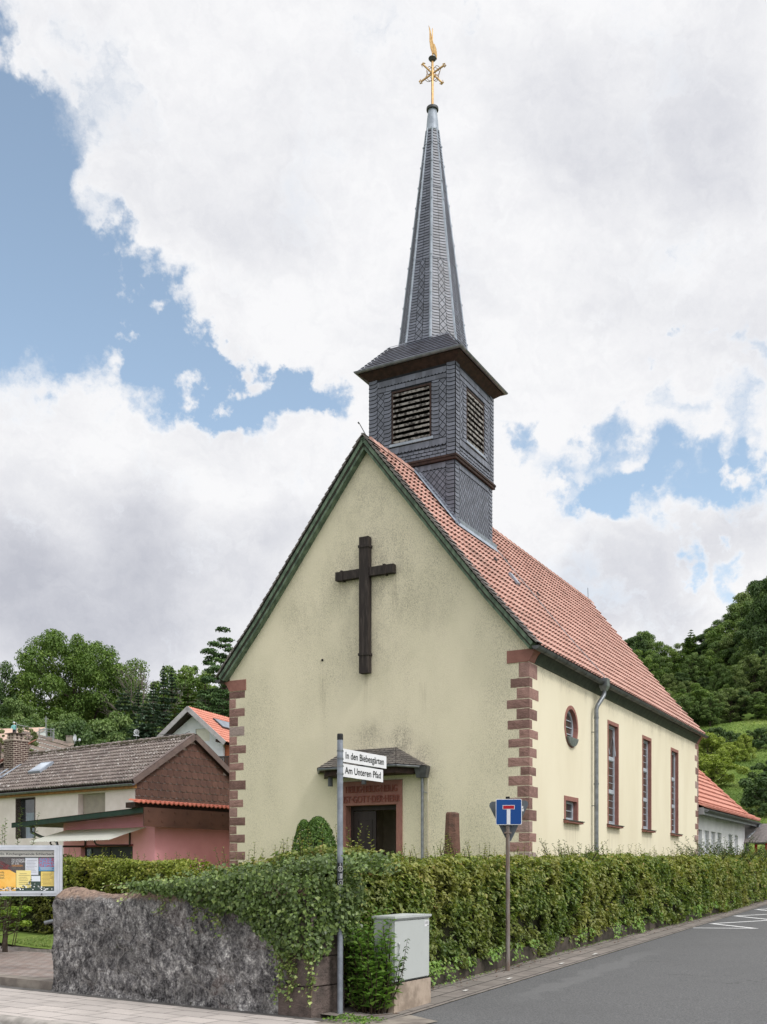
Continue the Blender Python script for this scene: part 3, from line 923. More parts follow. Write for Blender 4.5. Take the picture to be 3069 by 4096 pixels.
while t < T1 - .05:
    if t > 4.9 and not front_done: mb.build('ridge_tiles', M_TILE, roof); mb = MB(); front_done = True
    t2 = min(t + .38, T1)
    if not (2.3 < t < 4.95):
        n = 7; q = rr.random()
        A = [CH(4.2 + .16 * math.cos(a) * 1.0, t, 12.24 + .17 * math.sin(a)) for a in np.linspace(0, math.pi, n)]
        B = [CH(4.2 + .14 * math.cos(a), t2 + .03, 12.24 + .15 * math.sin(a)) for a in np.linspace(0, math.pi, n)]
        mb.add(A + B, [(i, i + 1, n + i + 1, n + i) for i in range(n - 1)] + [tuple(range(n))], q)
    t += .38
mb.build('ridge_tiles', M_TILE, roof)
# slate verge strip along the front gable
mb = MB(); rr = random.Random(4)
for sl in (SR, SL):
    d = 0
    while d < sl.len - .02:
        q = rr.random(); j = rr.uniform(-.01, .02)
        mb.add([sl.at(T0 - .07 + j, d + .22, .065), sl.at(.14, d + .20, .075), sl.at(.14, d - .06, .02), sl.at(T0 - .07, d - .06, .02)], [(0, 1, 2, 3)], q)
        mb.add([sl.at(T0 - .07 + j, d + .22, .065), sl.at(T0 - .07, d - .06, .02), sl.at(T0 - .07, d - .06, .0), sl.at(T0 - .07 + j, d + .22, .03)], [(0, 1, 2, 3)], q)
        d += .16
mb.build('slate_verge', M_SLATE2, roof, recalc=False)
# green barge boards and soffits
for sl in (SR, SL):
    mb = MB(); n = 20; ds = [sl.len * k / n for k in range(n + 1)]
    def strip(fa, fb):
        A = [fa(d) for d in ds]; B = [fb(d) for d in ds]; m = n + 1
        mb.add(A + B, [(i, i + 1, m + i + 1, m + i) for i in range(n)])
    strip(lambda d: sl.at(T0 - .03, d, -.02), lambda d: sl.at(T0 - .03, d, -.10))
    strip(lambda d: sl.at(T0 - .03, d, -.10), lambda d: sl.at(T0 + .02, d, -.10))
    strip(lambda d: sl.at(T0 + .02, d, -.10), lambda d: sl.at(T0 + .02, d, -.19))
    strip(lambda d: sl.at(T0 + .02, d, -.19), lambda d: sl.at(.0, d, -.19))
    e = sl.len
    mb.add([sl.at(T0 - .03, e, -.02), sl.at(T0 - .03, e, -.10), sl.at(T0 + .02, e, -.19), sl.at(.02, e, -.19), sl.at(.02, e, -.02)], [(0, 1, 2, 3, 4)])
    mb.build('barge_board', M_GREEN, church)
# cove cornice under both eaves
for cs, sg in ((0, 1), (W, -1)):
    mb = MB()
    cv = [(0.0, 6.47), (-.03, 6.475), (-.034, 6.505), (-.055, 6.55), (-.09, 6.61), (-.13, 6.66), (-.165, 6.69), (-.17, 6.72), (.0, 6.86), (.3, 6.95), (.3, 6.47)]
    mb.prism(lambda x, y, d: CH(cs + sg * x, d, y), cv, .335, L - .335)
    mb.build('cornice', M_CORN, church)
# gutters
DPT = 4.92
for cs, sg in ((-.235, 1), (W + .235, -1)):
    mb = MB(); n = 9; ts = list(np.linspace(T0 - .02, DPT, 12)) + list(np.linspace(DPT + .01, T1 + .05, 26))
    zg = lambda t: 6.735 + .004 * abs(t - DPT)
    rows = []
    for t in ts:
        rows.append([CH(cs + .078 * math.cos(a), t, zg(t) + .078 * math.sin(a)) for a in np.linspace(math.pi, 2 * math.pi, n)])
    mb.add([p for r_ in rows for p in r_], [(i * n + k, i * n + k + 1, (i + 1) * n + k + 1, (i + 1) * n + k) for i in range(len(ts) - 1) for k in range(n - 1)])
    for t in (ts[0], ts[-1]):
        mb.add([CH(cs + .085 * math.cos(a), t, zg(t) + .085 * math.sin(a) + .006) for a in np.linspace(math.pi, 2 * math.pi, n)], [tuple(range(n))])
    for t in np.arange(.3, T1, .74):      # joints and brackets
        mb.tube([CH(cs + .081 * math.cos(a), t, zg(t) + .081 * math.sin(a)) for a in np.linspace(math.pi, 2 * math.pi, n)], .007, 5)
    for t0_, t1_ in zip(ts, ts[1:]):
        for q in (-.078, .078): mb.tube([CH(cs + q, t0_, zg(t0_)), CH(cs + q, t1_, zg(t1_))], .009, 5)
    mb.build('gutter', M_ZINCD, church, smooth=False, recalc=False)
mb = MB()
frh = lambda x, y, z: CH(-.26 + x, DPT + y, z)
mb.add([frh(x * k, y * k, z) for z, k in ((6.52, .62), (6.64, 1), (6.84, 1.05)) for x, y in ((-.11, -.13), (.11, -.13), (.11, .13), (-.11, .13))],
       [(i * 4 + k, i * 4 + (k + 1) % 4, i * 4 + 4 + (k + 1) % 4, i * 4 + 4 + k) for i in range(2) for k in range(4)] + [(0, 1, 2, 3), (8, 9, 10, 11)])
hop = mb.build('rain_hopper', M_ZINC, church)
mb = MB()
mb.tube([CH(-.26, DPT, 6.54), CH(-.26, DPT, 6.44), CH(-.255, DPT - .03, 6.38), CH(-.15, DPT - .24, 6.1), CH(-.13, DPT - .27, 6.0), CH(-.13, DPT - .27, 5.8), CH(-.13, DPT - .27, .9)], .058, 12)
for z_ in (5.75, 4.0, 2.3): mb.tube([CH(-.13, DPT - .27, z_), CH(-.13, DPT - .27, z_ + .05)], .068, 12)
for z_ in (5.4, 3.45): mb.tube([CH(-.13, DPT - .27, z_), CH(0, DPT - .27, z_)], .012, 6)
mb.build('downpipe', M_ZINC, church, smooth=False)
mb = MB()
cpts = [SR.at(5.0, 1.9, .09), SR.at(5.02, 3.2, .09), SR.at(5.0, 4.6, .09), SR.at(4.98, 5.9, .085), SR.at(4.95, SR.len - .02, .09), CH(-.26, DPT, 6.84)]
mb.tube(cpts, .010, 5)
mb.build('lightning_cable', M_ZINC, church)
mb = MB()
mb.tube([CH(4.2, .1, 12.3), CH(4.38, -.1, 12.72)], .011, 5); mb.tube([CH(4.38, -.1, 12.70), CH(4.40, -.12, 12.74)], .018, 6)
mb.build('lightning_rod', M_ZINCD, church)
mb = MB(); mb.tube([CH(4.2, 17.6, 12.3), CH(4.22, 17.6, 12.85)], .011, 5); mb.build('lightning_rod', M_ZINCD, church)
mb = MB()
mb.box(lambda x, y, z: SR.at(x, y, z), (3.95, 4.15), (3.35, 3.75), (.05, .11))
mb.build('roof_vent', M_LEAD, roof)
for t, d in ((3.6, 2.9), (5.2, 2.35), (6.0, 3.4)): mb = MB(); mb.box(lambda x, y, z: SR.at(t + x, d + y, z), (0, .03), (0, .12), (.05, .10)); mb.build('roof_hook', M_ZINCD, roof)

# ---------------------------------------------------------------- tower
TW, TT = 2.49, 2.40
S0, S1 = 4.2 - TW / 2, 4.2 + TW / 2
TF = lambda u, v, d: CH(S0 + u, TT - d, v)                 # front face, d outward
TSD = lambda u, v, d: CH(S0 - d, TT + u, v)                # face to the road
TB = lambda u, v, d: CH(S0 + u, TT + TW + d, v)
TL_ = lambda u, v, d: CH(S1 + d, TT + u, v)
mb = MB()
LV = rect(.655, 1.835, 13.13, 14.55)
for fr in (TF, TSD, TB, TL_):
    mb.panel(fr, rect(0, TW, 9.6, 12.5), [], 0)
    mb.panel(fr, rect(-.03, TW + .03, 12.5, 15.0), [LV], .03)
    mb.sides(fr, LV, .03, -.25)
mb.panel(lambda x, y, d: CH(x, y, d), rect(S0, S1, TT, TT + TW), [], 12.6)
M_SLATED = pm('slate_shadow_bed', S(38, 40, 46), S(30, 32, 36), 4, .8)
tower = mb.build('tower', M_SLATED, church)
mb = MB(); sr = random.Random(9)
SLANT = [(0, .0), (.55, .0), (1.0, .5), (1.0, 1.0), (.55, 1), (.0, 1)]
HOOKR = [(1 - x, y) for x, y in HOOK]
for fr in (TF, TSD, TB, TL_):
    # lower stage: diamonds between banded corners
    shingles(mb, fr, .0, .24, 9.7, 12.42, .24, .105, HOOKR, .012, .86, .012, 0, rng=sr)
    shingles(mb, fr, TW - .24, TW, 9.7, 12.42, .24, .105, HOOK, .012, .86, .012, 0, rng=sr)
    shingles(mb, fr, .25, TW - .25, 9.7, 12.24, .17, .092, DIAMOND, .010, 2.0, .010, .5, rng=sr)
    shingles(mb, fr, .25, TW - .25, 12.25, 12.42, .105, .17, RSCALE, .012, .95, .012, 0, rng=sr)
    # bell stage
    f2 = lambda u, v, d, fr=fr: fr(u, v, d + .03)
    shingles(mb, f2, -.03, .21, 12.56, 15.0, .24, .105, HOOKR, .012, .86, .012, 0, rng=sr)
    shingles(mb, f2, TW - .21, TW + .03, 12.56, 15.0, .24, .105, HOOK, .012, .86, .012, 0, rng=sr)
    shingles(mb, f2, .22, TW - .22, 12.56, 12.84, .16, .09, SCALE, .012, .88, .012, .5, rng=sr)
    shingles(mb, f2, .22, TW - .22, 12.85, 13.04, .10, .19, RSCALE, .012, .95, .014, 0, rng=sr)
    for a, b_, hk in ((.43, .645, HOOKR), (1.845, 2.06, HOOK)):
        shingles(mb, f2, a, b_, 13.05, 14.58, b_ - a, .105, hk, .012, .86, .014, 0, rng=sr)
    for a, b_ in ((.225, .42), (2.07, TW - .225)):
        shingles(mb, f2, a, b_, 13.05, 14.58, .195, .10, DIAMOND, .01, 2.0, .010, .5, rng=sr)
    shingles(mb, f2, .22, TW - .22, 14.59, 14.71, .3, .12, [(.01, .04), (.99, .04), (.99, 1), (.01, 1)], .008, 1.0, .012, 0, rng=sr)
    shingles(mb, f2, .22, TW - .22, 14.72, 14.90, .10, .18, RSCALE, .012, .95, .012, 0, rng=sr)
mb.build('slate_cladding', M_SLATE, tower, recalc=False)
mb = MB()
for fr, e in ((TF, .075), (TB, .075), (TSD, .072), (TL_, .072)):
    mb.box(fr, (-.07 if e > .073 else .0, TW + .07 if e > .073 else TW), (12.43, 12.50), (.0, e)); mb.box(fr, (-.09 if e > .073 else 0, TW + .09 if e > .073 else TW), (12.502, 12.555), (.0, e + .022))
mb.build('string_course', M_DKWOOD, tower)
for fr in (TF, TSD, TB, TL_):
    mb = MB()
    g = .05
    mb.box(fr, (.655, .655 + g), (13.13, 14.55), (-.2, .045)); mb.box(fr, (1.835 - g, 1.835), (13.13, 14.55), (-.2, .045)); mb.box(fr, (.705, 1.785), (14.5, 14.55), (-.2, .043))
    lou = mb.build('louvre', M_DKWOOD, tower)
    mb = MB(); lr = random.Random(3)
    for k in range(10):
        z0 = 13.16 + k * .139
        a, b_ = .705, 1.785
        j = lr.uniform(-.006, .006)
        mb.add([fr(u, z0 + dz + j, d) for u in (a, b_) for d, dz in ((.035, 0), (.05, .018), (-.11, .125), (-.125, .105))],
               [(0, 1, 5, 4), (1, 2, 6, 5), (2, 3, 7, 6), (3, 0, 4, 7), (0, 3, 2, 1), (4, 5, 6, 7)], lr.random())
        mb.box(fr, (a, b_), (z0 - .012 + j, z0 + .048 + j), (.036, .052))
    mb.build('slat', M_LOUV, lou)
    mb = MB(); mb.box(fr, (.60, 1.89), (13.06, 13.128), (.0, .075)); mb.build('zinc_apron', M_LEAD, lou)
    mb = MB(); mb.panel(fr, LV, [], -.24); mb.build('backing', M_DARK, lou)
# flared skirt roof with soffit and gutter
OV = .245
cx_, ty = 4.2, TT + TW / 2
sq = lambda r, z: [CH(cx_ - r, ty - r, z), CH(cx_ + r, ty - r, z), CH(cx_ + r, ty + r, z), CH(cx_ - r, ty + r, z)]
HW = TW / 2
mb = MB()
vs = sq(HW + .02, 14.95) + sq(HW + OV - .04, 15.10) + sq(HW + OV, 15.12) + sq(HW + OV, 15.20) + sq(.86, 15.97)
mb.add(vs, [(i * 4 + k, i * 4 + (k + 1) % 4, i * 4 + 4 + (k + 1) % 4, i * 4 + 4 + k) for i in range(4) for k in range(4)])
skirt = mb.build('skirt_roof', M_DKWOOD, tower)
mb = MB()
for k in range(4):
    c0, c1 = sq(HW + OV + .02, 15.215)[k], sq(HW + OV + .02, 15.215)[(k + 1) % 4]; d0, d1 = sq(.86, 16.0)[k], sq(.86, 16.0)[(k + 1) % 4]
    c0, c1, d0, d1 = map(Vector, (c0, c1, d0, d1)); nn = (c1 - c0).cross(d0 - c0).normalized()
    if nn.z < 0: nn = -nn
    def fsk(u, v, d):
        f = v
        sag = 0
        p = (c0 * (1 - u) + c1 * u) * (1 - f) + (d0 * (1 - u) + d1 * u) * f
        p = p + nn * (d + sag * .6); return (p.x, p.y, p.z)
    shingles(mb, fsk, 0, 1, 0, 1, .08, .10, RSCALE, .018, .9, .012, .5, rng=sr)
mb.build('slate_cladding', M_SLATE, skirt, recalc=False)
mb = MB(); n = 8
for k in range(4):
    a, b_ = Vector(sq(HW + OV + .05, 15.19)[k]), Vector(sq(HW + OV + .05, 15.19)[(k + 1) % 4])
    o_ = Vector(CH(cx_, ty, 15.19)); mid = ((a + b_) / 2 - o_).normalized(); dd = (b_ - a).normalized()
    rows = []
    for p, e in ((a, -1), (b_, 1)):
        rows.append([tuple(p + mid * (.052 * math.cos(q)) + dd * e * (.052 * math.cos(q)) + Vector((0, 0, .052 * math.sin(q)))) for q in np.linspace(math.pi, 2 * math.pi, n)])
    mb.add(rows[0] + rows[1], [(i, i + 1, n + i + 1, n + i) for i in range(n - 1)])
    mb.tube([rows[0][-1], rows[1][-1]], .008, 5)
mb.build('gutter', M_ZINC, skirt, recalc=False)
# octagonal spire
SCX, SCY, _ = CH(cx_, ty, 0)
ang0 = math.atan2(AX.y, AX.x) + R(22.5)
def oct_(r, z, k): a = ang0 + R(45) * k; return Vector((SCX + r * math.cos(a), SCY + r * math.sin(a), z))
Z0, Z1 = 15.88, 22.15
RAD = [(15.88, .97), (16.5, .88), (22.15, .165)]
rad = lambda z: float(np.interp(z, [q[0] for q in RAD], [q[1] for q in RAD]))
mb = MB()
zs = [q[0] for q in RAD]
mb.add([tuple(oct_(rad(z), z, k)) for z in zs for k in range(8)], [(i * 8 + k, i * 8 + (k + 1) % 8, i * 8 + 8 + (k + 1) % 8, i * 8 + 8 + k) for i in range(len(zs) - 1) for k in range(8)])
spire = mb.build('spire', M_SLATED, church)
mb = MB()
for k in range(8):
    nn = Vector((math.cos(ang0 + R(45) * (k + .5)), math.sin(ang0 + R(45) * (k + .5)), .12)).normalized()
    def fsp(u, v, d):
        a, b_ = oct_(rad(v), v, k), oct_(rad(v), v, k + 1)
        p = a + (b_ - a) * u + nn * d; return (p.x, p.y, p.z)
    rng_ = sr; z = Z0
    # outer bands of hooked slates and a closing field between, narrowing upward
    for za, zb, split in ((Z0, 18.3, (0, .36, .66, 1)), (18.3, 20.4, (0, .5, 1)), (20.4, Z1, (0, 1))):
        for i, (ua, ub) in enumerate(zip(split, split[1:])):
            mid = len(split) == 4 and i == 1
            shp = DIAMOND if mid else (HOOK if i % 2 == 0 else [(1 - x, y) for x, y in HOOK])
            shingles(mb, fsp, ua + .02, ub, za, zb, (ub - ua - .02), .10 if mid else .082, shp, .010, 2.0 if mid else .84, .010, .5 if mid else 0, rng=rng_)
mb.build('slate_cladding', M_SLATE, spire, recalc=False)
mb = MB()
for k in range(8):
    nn = Vector((math.cos(ang0 + R(45) * k), math.sin(ang0 + R(45) * k), 0))
    sd_ = Vector((-nn.y, nn.x, 0))
    A = []
    for z in np.linspace(Z0, Z1, 40):
        w = .042 if z < 20 else .042 - .016 * (z - 20) / 2.15
        p = oct_(rad(z), z, k)
        A += [tuple(p + sd_ * w - nn * .004), tuple(p + sd_ * w * .3 + nn * .028), tuple(p - sd_ * w * .3 + nn * .028), tuple(p - sd_ * w - nn * .004)]
    mb.add(A, [(i * 4 + j, i * 4 + j + 1, i * 4 + 5 + j, i * 4 + 4 + j) for i in range(39) for j in range(3)])
    for z in np.arange(Z0 + .3, Z1, .55):
        p = oct_(rad(z), z, k) + nn * .028; mb.tube([p - Vector((0, 0, .015)), p + Vector((0, 0, .015))], .024, 6)
mb.build('lead_hip', M_LEAD, spire, recalc=False)
mb = MB()
mb.lathe((SCX, SCY, 0), [(.185, 22.08), (.182, 22.12), (.172, 22.17), (.155, 22.4), (.120, 22.70), (.120, 22.72)], 20)
mb.build('cap_cone', M_LEAD, spire, smooth=True)
mb = MB()
mb.lathe((SCX, SCY, 0), [(.10, 22.70), (.165, 22.70), (.168, 22.72), (.165, 22.77), (.10, 22.79)], 20)
mb.build('collar', M_ZINCD, spire)
# gilded cross and weather vane
mb = MB()
mb.lathe((SCX, SCY, 0), [(.075, 22.79), (.06, 22.84), (.036, 22.88), (.034, 24.1), (.03, 24.22), (.014, 24.24), (.013, 24.95), (.004, 24.98)], 10)
vane = mb.build('finial', M_GOLD, church, smooth=True)
mb = MB()
FV = lambda x, z, d: (SCX + .96 * x + .26 * d, SCY - .26 * x + .96 * d, 23.725 + z)
for (ax_, az) in ((-.265, .30), (.335, .165)):
    for sg in (1, -1):
        e = Vector((ax_ * sg, az * sg)); dd = e.normalized(); pp = Vector((-dd.y, dd.x))
        mb.tube([FV(0, 0, 0), FV(e.x, e.y, 0)], [.023, .026], 8)
        q = e + dd * .03
        mb.tube([FV(e.x - dd.x * .03 - pp.x * .06, e.y - dd.y * .03 - pp.y * .06, 0), FV(q.x - pp.x * .03, q.y - pp.y * .03, 0), FV(q.x + pp.x * .03, q.y + pp.y * .03, 0), FV(e.x - dd.x * .03 + pp.x * .06, e.y - dd.y * .03 + pp.y * .06, 0)], [.010, .02, .02, .010], 6)
mb.build('cross_bar', M_GOLD, vane)
mb = MB()
for cxr, czr, rx, rz in ((-.09, .10, .08, .1), (.12, .06, .11, .12), (-.04, -.02, .13, .17), (.06, -.02, .14, .16), (-.10, -.10, .12, .09), (.1, -.14, .08, .08)):
    mb.tube([FV(cxr + rx * math.cos(a), czr + rz * math.sin(a), .02 * math.sin(3 * a)) for a in np.linspace(0, 2 * math.pi, 22)], .008, 5)
mb.build('scroll_ring', pm('dulled_gilding', S(176, 138, 84), S(122, 96, 62), 12, .4, metal=.6), vane)
mb = MB()
mb.lathe((SCX, SCY, 0), [(.03, 24.06), (.07, 24.08), (.112, 24.13), (.11, 24.15), (.03, 24.17)], 16)
mb.build('disc', M_ZINCD, vane)
mb = MB()
vp = lambda x, y: at(1650 + x / 5.53, 80 + y / 5.53, SCY)
o_ = vp(397, 745)
def fvane(x, y, d):
    p = vp(x, y); return (SCX + (p[0] - o_[0]), SCY + d, p[2])
mb.prism(fvane, [(312, 120), (330, 250), (328, 450), (350, 600), (392, 745), (428, 750), (432, 560), (395, 440), (370, 300), (345, 200)], -.02, .02)
mb.prism(fvane, [(428, 600), (424, 545), (446, 550), (482, 650), (500, 780), (492, 885), (470, 790), (428, 750)], -.035, .015)
mb.build('weather_vane', M_GOLD, vane)
# lead flashing where the tower leaves the roof
mb = MB()
d_in = float(np.interp(HW, SR.xs, SR.cum))
for sl, sg in ((SR, -1), (SL, 1)):
    n = 14
    rows = [(sl.at(TT - .17, d, .075), sl.at(TT - .012, d, .095), sl.at(TT - .02, d, .16)) for d in np.linspace(.0, d_in + .12, n)]
    mb.add([p for r_ in rows for p in r_], [(i * 3 + k, i * 3 + k + 1, i * 3 + 4 + k, i * 3 + 3 + k) for i in range(n - 1) for k in range(2)])
    rows = [(sl.at(t, d_in + .17, .075), sl.at(t, d_in + .02, .10), sl.at(t, d_in - .03, .17)) for t in np.linspace(TT - .12, TT + TW + .12, 8)]
    mb.add([p for r_ in rows for p in r_], [(i * 3 + k, i * 3 + k + 1, i * 3 + 4 + k, i * 3 + 3 + k) for i in range(7) for k in range(2)])
mb.build('lead_flashing', M_LEAD, tower, recalc=False)

# ---------------------------------------------------------------- porch: door, inscription, canopy
mb = MB()
jl, jr = 4.805, 3.39
mb.box(CH, (3.23, jr), (-.03, .4), (YZ, 3.33)); mb.box(CH, (jl, 4.91), (-.03, .4), (YZ, 3.33)); mb.box(CH, (3.235, 4.905), (-.034, .4), (3.332, 3.92))
dfr = mb.build('door_frame', M_SANDS, church)
inscr = lambda dx: (lambda x, y, d: CH(4.07 - x, -.036 - d, dx + y))
M_CUT = pm('raised_letter_stone', S(140, 84, 72), S(120, 70, 62), 20, .9)
lettering('HEILIG·HEILIG·HEILIG', .235, inscr(3.645), 'lettering', M_CUT, dfr, .66, 'CENTER', .014, .012)
lettering('IST·GOTT·DER·HERR', .235, inscr(3.40), 'lettering', M_CUT, dfr, .74, 'CENTER', .014, .012)
M_DOOR = pm('black_brown_door', S(56, 48, 46), S(44, 38, 36), 6, .5, .15, 30, stretch=(1, 1, .1))
mb = MB()
mb.box(CH, (jr, jl), (.22, .30), (3.22, 3.33)); mb.box(CH, (jl - .07, jl), (.22, .30), (YZ, 3.22)); mb.box(CH, (jr, jr + .06), (.22, .30), (YZ, 3.22))
dr = mb.build('door', M_DOOR, church)
mb = MB()
frd = lambda x, y, z: CH(4.10 + x, .24 + y, z)
mb.box(frd, (0, .635), (0, .05), (YZ, 3.2))
for a, b_, c_, d_ in ((.10, .53, 2.1, 3.0), (.10, .53, .95, 2.0)):
    mb.ring(lambda x, y, d: frd(x, d, y), rect(a, b_, c_, d_), rect(a + .03, b_ - .03, c_ + .03, d_ - .03), -.012)
    mb.sides(lambda x, y, d: frd(x, d, y), rect(a, b_, c_, d_), -.012, 0); mb.sides(lambda x, y, d: frd(x, d, y), rect(a + .03, b_ - .03, c_ + .03, d_ - .03), -.012, 0)
mb.build('door_leaf', M_DOOR, dr)
mb = MB()      # the other leaf stands open, swung inward
oc, os_ = math.cos(R(56)), math.sin(R(56))
fro = lambda x, y, z: CH(jr + .03 + x * oc + y * os_, .28 + x * os_ - y * oc, z)
mb.box(fro, (0, .62), (0, .05), (YZ, 3.2)); mb.box(fro, (.08, .54), (-.012, .062), (2.1, 3.02)); mb.box(fro, (.08, .54), (-.012, .062), (1.0, 2.0))
mb.build('door_leaf', M_DOOR, dr)
mb = MB(); mb.tube([fro(.56, .05, 1.72), fro(.56, .11, 1.72), fro(.44, .11, 1.72)], .012, 6); mb.tube([fro(.56, 0, 1.72), fro(.56, -.06, 1.72), fro(.44, -.06, 1.72)], .012, 6)
mb.build('handle', M_ZINC, dr)
M_INN = pm('vestibule_plaster', S(196, 184, 172), S(180, 168, 158), 3)
mb = MB()
mb.box(CH, (3.2, 5.0), (2.2, 2.25), (YZ, 3.4)); mb.box(CH, (3.1, 3.15), (.42, 2.2), (YZ, 3.4)); mb.box(CH, (4.95, 5.0), (.42, 2.2), (YZ, 3.4)); mb.box(CH, (3.1, 5.0), (.42, 2.25), (3.36, 3.4)); mb.box(CH, (3.1, 5.0), (-.3, 2.25), (YZ - .1, YZ + .01))
mb.build('vestibule', M_INN, church)
# canopy: half-hexagon slate hood
can = [(2.56, 0), (3.0, -.78), (5.12, -.78), (5.62, 0)]
top = [(3.42, 4.70), (4.78, 4.70)]
ze = 4.20
mb = MB()
ins = [(2.72, 0), (3.1, -.66), (5.02, -.66), (5.46, 0)]
vs = [CH(s, t, ze - .17) for s, t in ins] + [CH(s, t, ze - .03) for s, t in ins] + [CH(s, t, ze) for s, t in can] + [CH(3.42, -.0, 4.69), CH(4.78, -.0, 4.69)]
mb.add(vs, [(0, 1, 2, 3), (0, 1, 5, 4), (1, 2, 6, 5), (2, 3, 7, 6), (4, 5, 9, 8), (5, 6, 10, 9), (6, 7, 11, 10), (8, 9, 12), (9, 10, 13, 12), (10, 11, 13)])
canopy = mb.build('canopy', M_DKWOOD, church)
mb = MB()
for (e0, e1, q0, q1) in ((can[0], can[1], top[0], top[0]), (can[1], can[2], top[0], top[1]), (can[2], can[3], top[1], top[1])):
    c0, c1 = Vector(CH(e0[0], e0[1], ze + .01)), Vector(CH(e1[0], e1[1], ze + .01)); d0, d1 = Vector(CH(q0[0], 0, q0[1])), Vector(CH(q1[0], 0, q1[1]))
    nn = (c1 - c0).cross((d0 + d1) / 2 - c0).normalized()
    if nn.z < 0: nn = -nn
    ln = (c1 - c0).length
    def fcn(u, v, d):
        p = (c0 * (1 - u) + c1 * u) * (1 - v) + (d0 * (1 - u) + d1 * u) * v + nn * d; return (p.x, p.y, p.z)
    shingles(mb, fcn, 0, 1, -.03, 1, .17 / ln, .115, HOOK, .028, 1.5, .01, .4, rng=sr)
mb.build('slate_cladding', M_SLATE2, canopy, recalc=False)
mb = MB()
for (e0, e1) in ((can[0], can[1]), (can[1], can[2]), (can[2], can[3])):
    a, b_ = Vector(CH(e0[0], e0[1], ze - .012)), Vector(CH(e1[0], e1[1], ze - .012)); mb.tube([a, b_], .032, 8)
mb.build('gutter', M_ZINC, canopy)
mb = MB()
hx = lambda x, y, z: CH(2.64 - x, -.04 - y, z)
mb.add([hx(x * k, y * k2, z) for z, k, k2 in ((3.93, .72, .8), (4.17, 1, 1), (4.20, 1.04, 1.04)) for x, y in ((-.17, 0), (.17, 0), (.17, .19), (-.17, .19))],
       [(i * 4 + k, i * 4 + (k + 1) % 4, i * 4 + 4 + (k + 1) % 4, i * 4 + 4 + k) for i in range(2) for k in range(4)] + [(0, 1, 2, 3), (8, 9, 10, 11)])
mb.build('rain_hopper', M_ZINCD, canopy)
mb = MB(); mb.tube([CH(2.66, -.08, 3.95), CH(2.66, -.08, .85)], .036, 10); mb.tube([CH(2.66, -.08, 3.6), CH(2.66, -.08, 3.64)], .042, 10); mb.tube([CH(2.66, -.08, 3.6), CH(2.56, -.02, 3.58)], .01, 5)
mb.build('downpipe', M_ZINC, canopy)
mb = MB(); mb.tube([CH(2.54, -.02, 3.93), CH(2.54, -.02, .85)], .013, 6)
mb.build('earth_cable', pm('pale_cable', S(206, 200, 186), S(190, 180, 160), 4), canopy)
for s, t in ((5.05, -.36), (4.02, -.5)):
    mb = MB(); p = CH(s, t, 0); mb.lathe((p[0], p[1], 0), [(.06, 3.80), (.06, 4.02)], 12)
    mb.build('lamp', pm('lamp_body', S(92, 94, 98), rough=.5, metal=.3), canopy)
# small nail holes and a stub pipe in the render, as on the real wall
mb = MB()
mb.tube([CH(5.5, -.02, 7.02), CH(5.5, .0, 7.02)], .03, 8)
mb.build('pipe_stub', M_DARK, church)

# wooden cross hung on the gable
cross = empty('wooden_cross', CH(4.2, -.06, 6.5), 'large blackened timber cross with banded ends hung on the gable wall', 'cross')
mb = MB()
mb.box(CH, (4.075, 4.335), (-.19, -.03), (6.55, 9.88))
mb.build('upright', M_OAK, cross)
mb = MB()
mb.box(CH, (3.40, 4.072), (-.165, -.02), (8.91, 9.12)); mb.box(CH, (4.338, 5.03), (-.165, -.02), (8.91, 9.12))
mb.build('crossbeam', M_OAK, cross)
for z in (6.98, 9.62): mb = MB(); mb.box(CH, (4.055, 4.355), (-.21, -.01), (z, z + .06)); mb.build('band', M_OAK, cross)
for s in (3.62, 4.82): mb = MB(); mb.box(CH, (s, s + .06), (-.185, -.005), (8.89, 9.14)); mb.build('band', M_OAK, cross)


# ================================================================== ANNEX AND PLAY TOWER
annex = empty('annex', CH(.3, 23, 0), 'low white annex with red tiled roof and closed white shutters behind the church', 'annex')
AE, AS = 4.20, .25            # eave height, wall line
M_WPL = pm('white_render', S(222, 222, 222), S(206, 206, 206), 1.2, .9, .3, 40, spec=.15)
t0, t1 = L + .03, 28.9
mb = MB()
sh = []
for t, wd in ((18.75, .82), (20.05, .82), (21.3, .82), (22.55, .82), (24.9, .82), (26.35, .82)):
    sh.append(rect(t, t + wd, 1.6, 3.36))
mb.panel(FS, rect(t0, t1, .3, 4.05), sh, AS)
for r_ in sh: mb.sides(FS, r_, AS, AS + .16)
mb.panel(FF, [(AS, .3), (8, .3), (8, 4.05), (4.1, 8.0), (AS, 4.05)], [], t1)
mb.build('wall', M_WPL, annex)
for r_ in sh:
    mb = MB(); mb.panel(FS, r_, [], AS + .15)
    for z in np.arange(r_[0][1], r_[2][1] - .03, .075):
        mb.box(FS, (r_[0][0] + .03, r_[1][0] - .03), (z + .008, z + .07), (AS + .105, AS + .13))
    mb.build('shutter', M_WHITE, annex)
APF = [(0, 8.05), (1.8, 6.28), (3.2, 4.92), (3.75, 4.40), (4.35, 3.98 + .14)]
SA = Slope(APF, CH(4.1, 0, 0), -BX, AX)
TE = 29.9
mb = MB()
for h in (-.02, -.12):
    A = [SA.at(t0, d, h) for d in np.linspace(0, SA.len, 12)]; B = [SA.at(TE, d, h) for d in np.linspace(0, SA.len, 12)]
    mb.add(A + B, [(i, i + 1, 13 + i, 12 + i) for i in range(11)])
aroof = mb.build('roof', M_DKWOOD, annex)
mb = MB(); clay_tiles(mb, SA, t0, TE, .22, .42, hump=.5, hh=.075, lift=.02, stagger=False)
mb.build('roof_tiles', M_TILEB, aroof, recalc=False)
mb = MB()
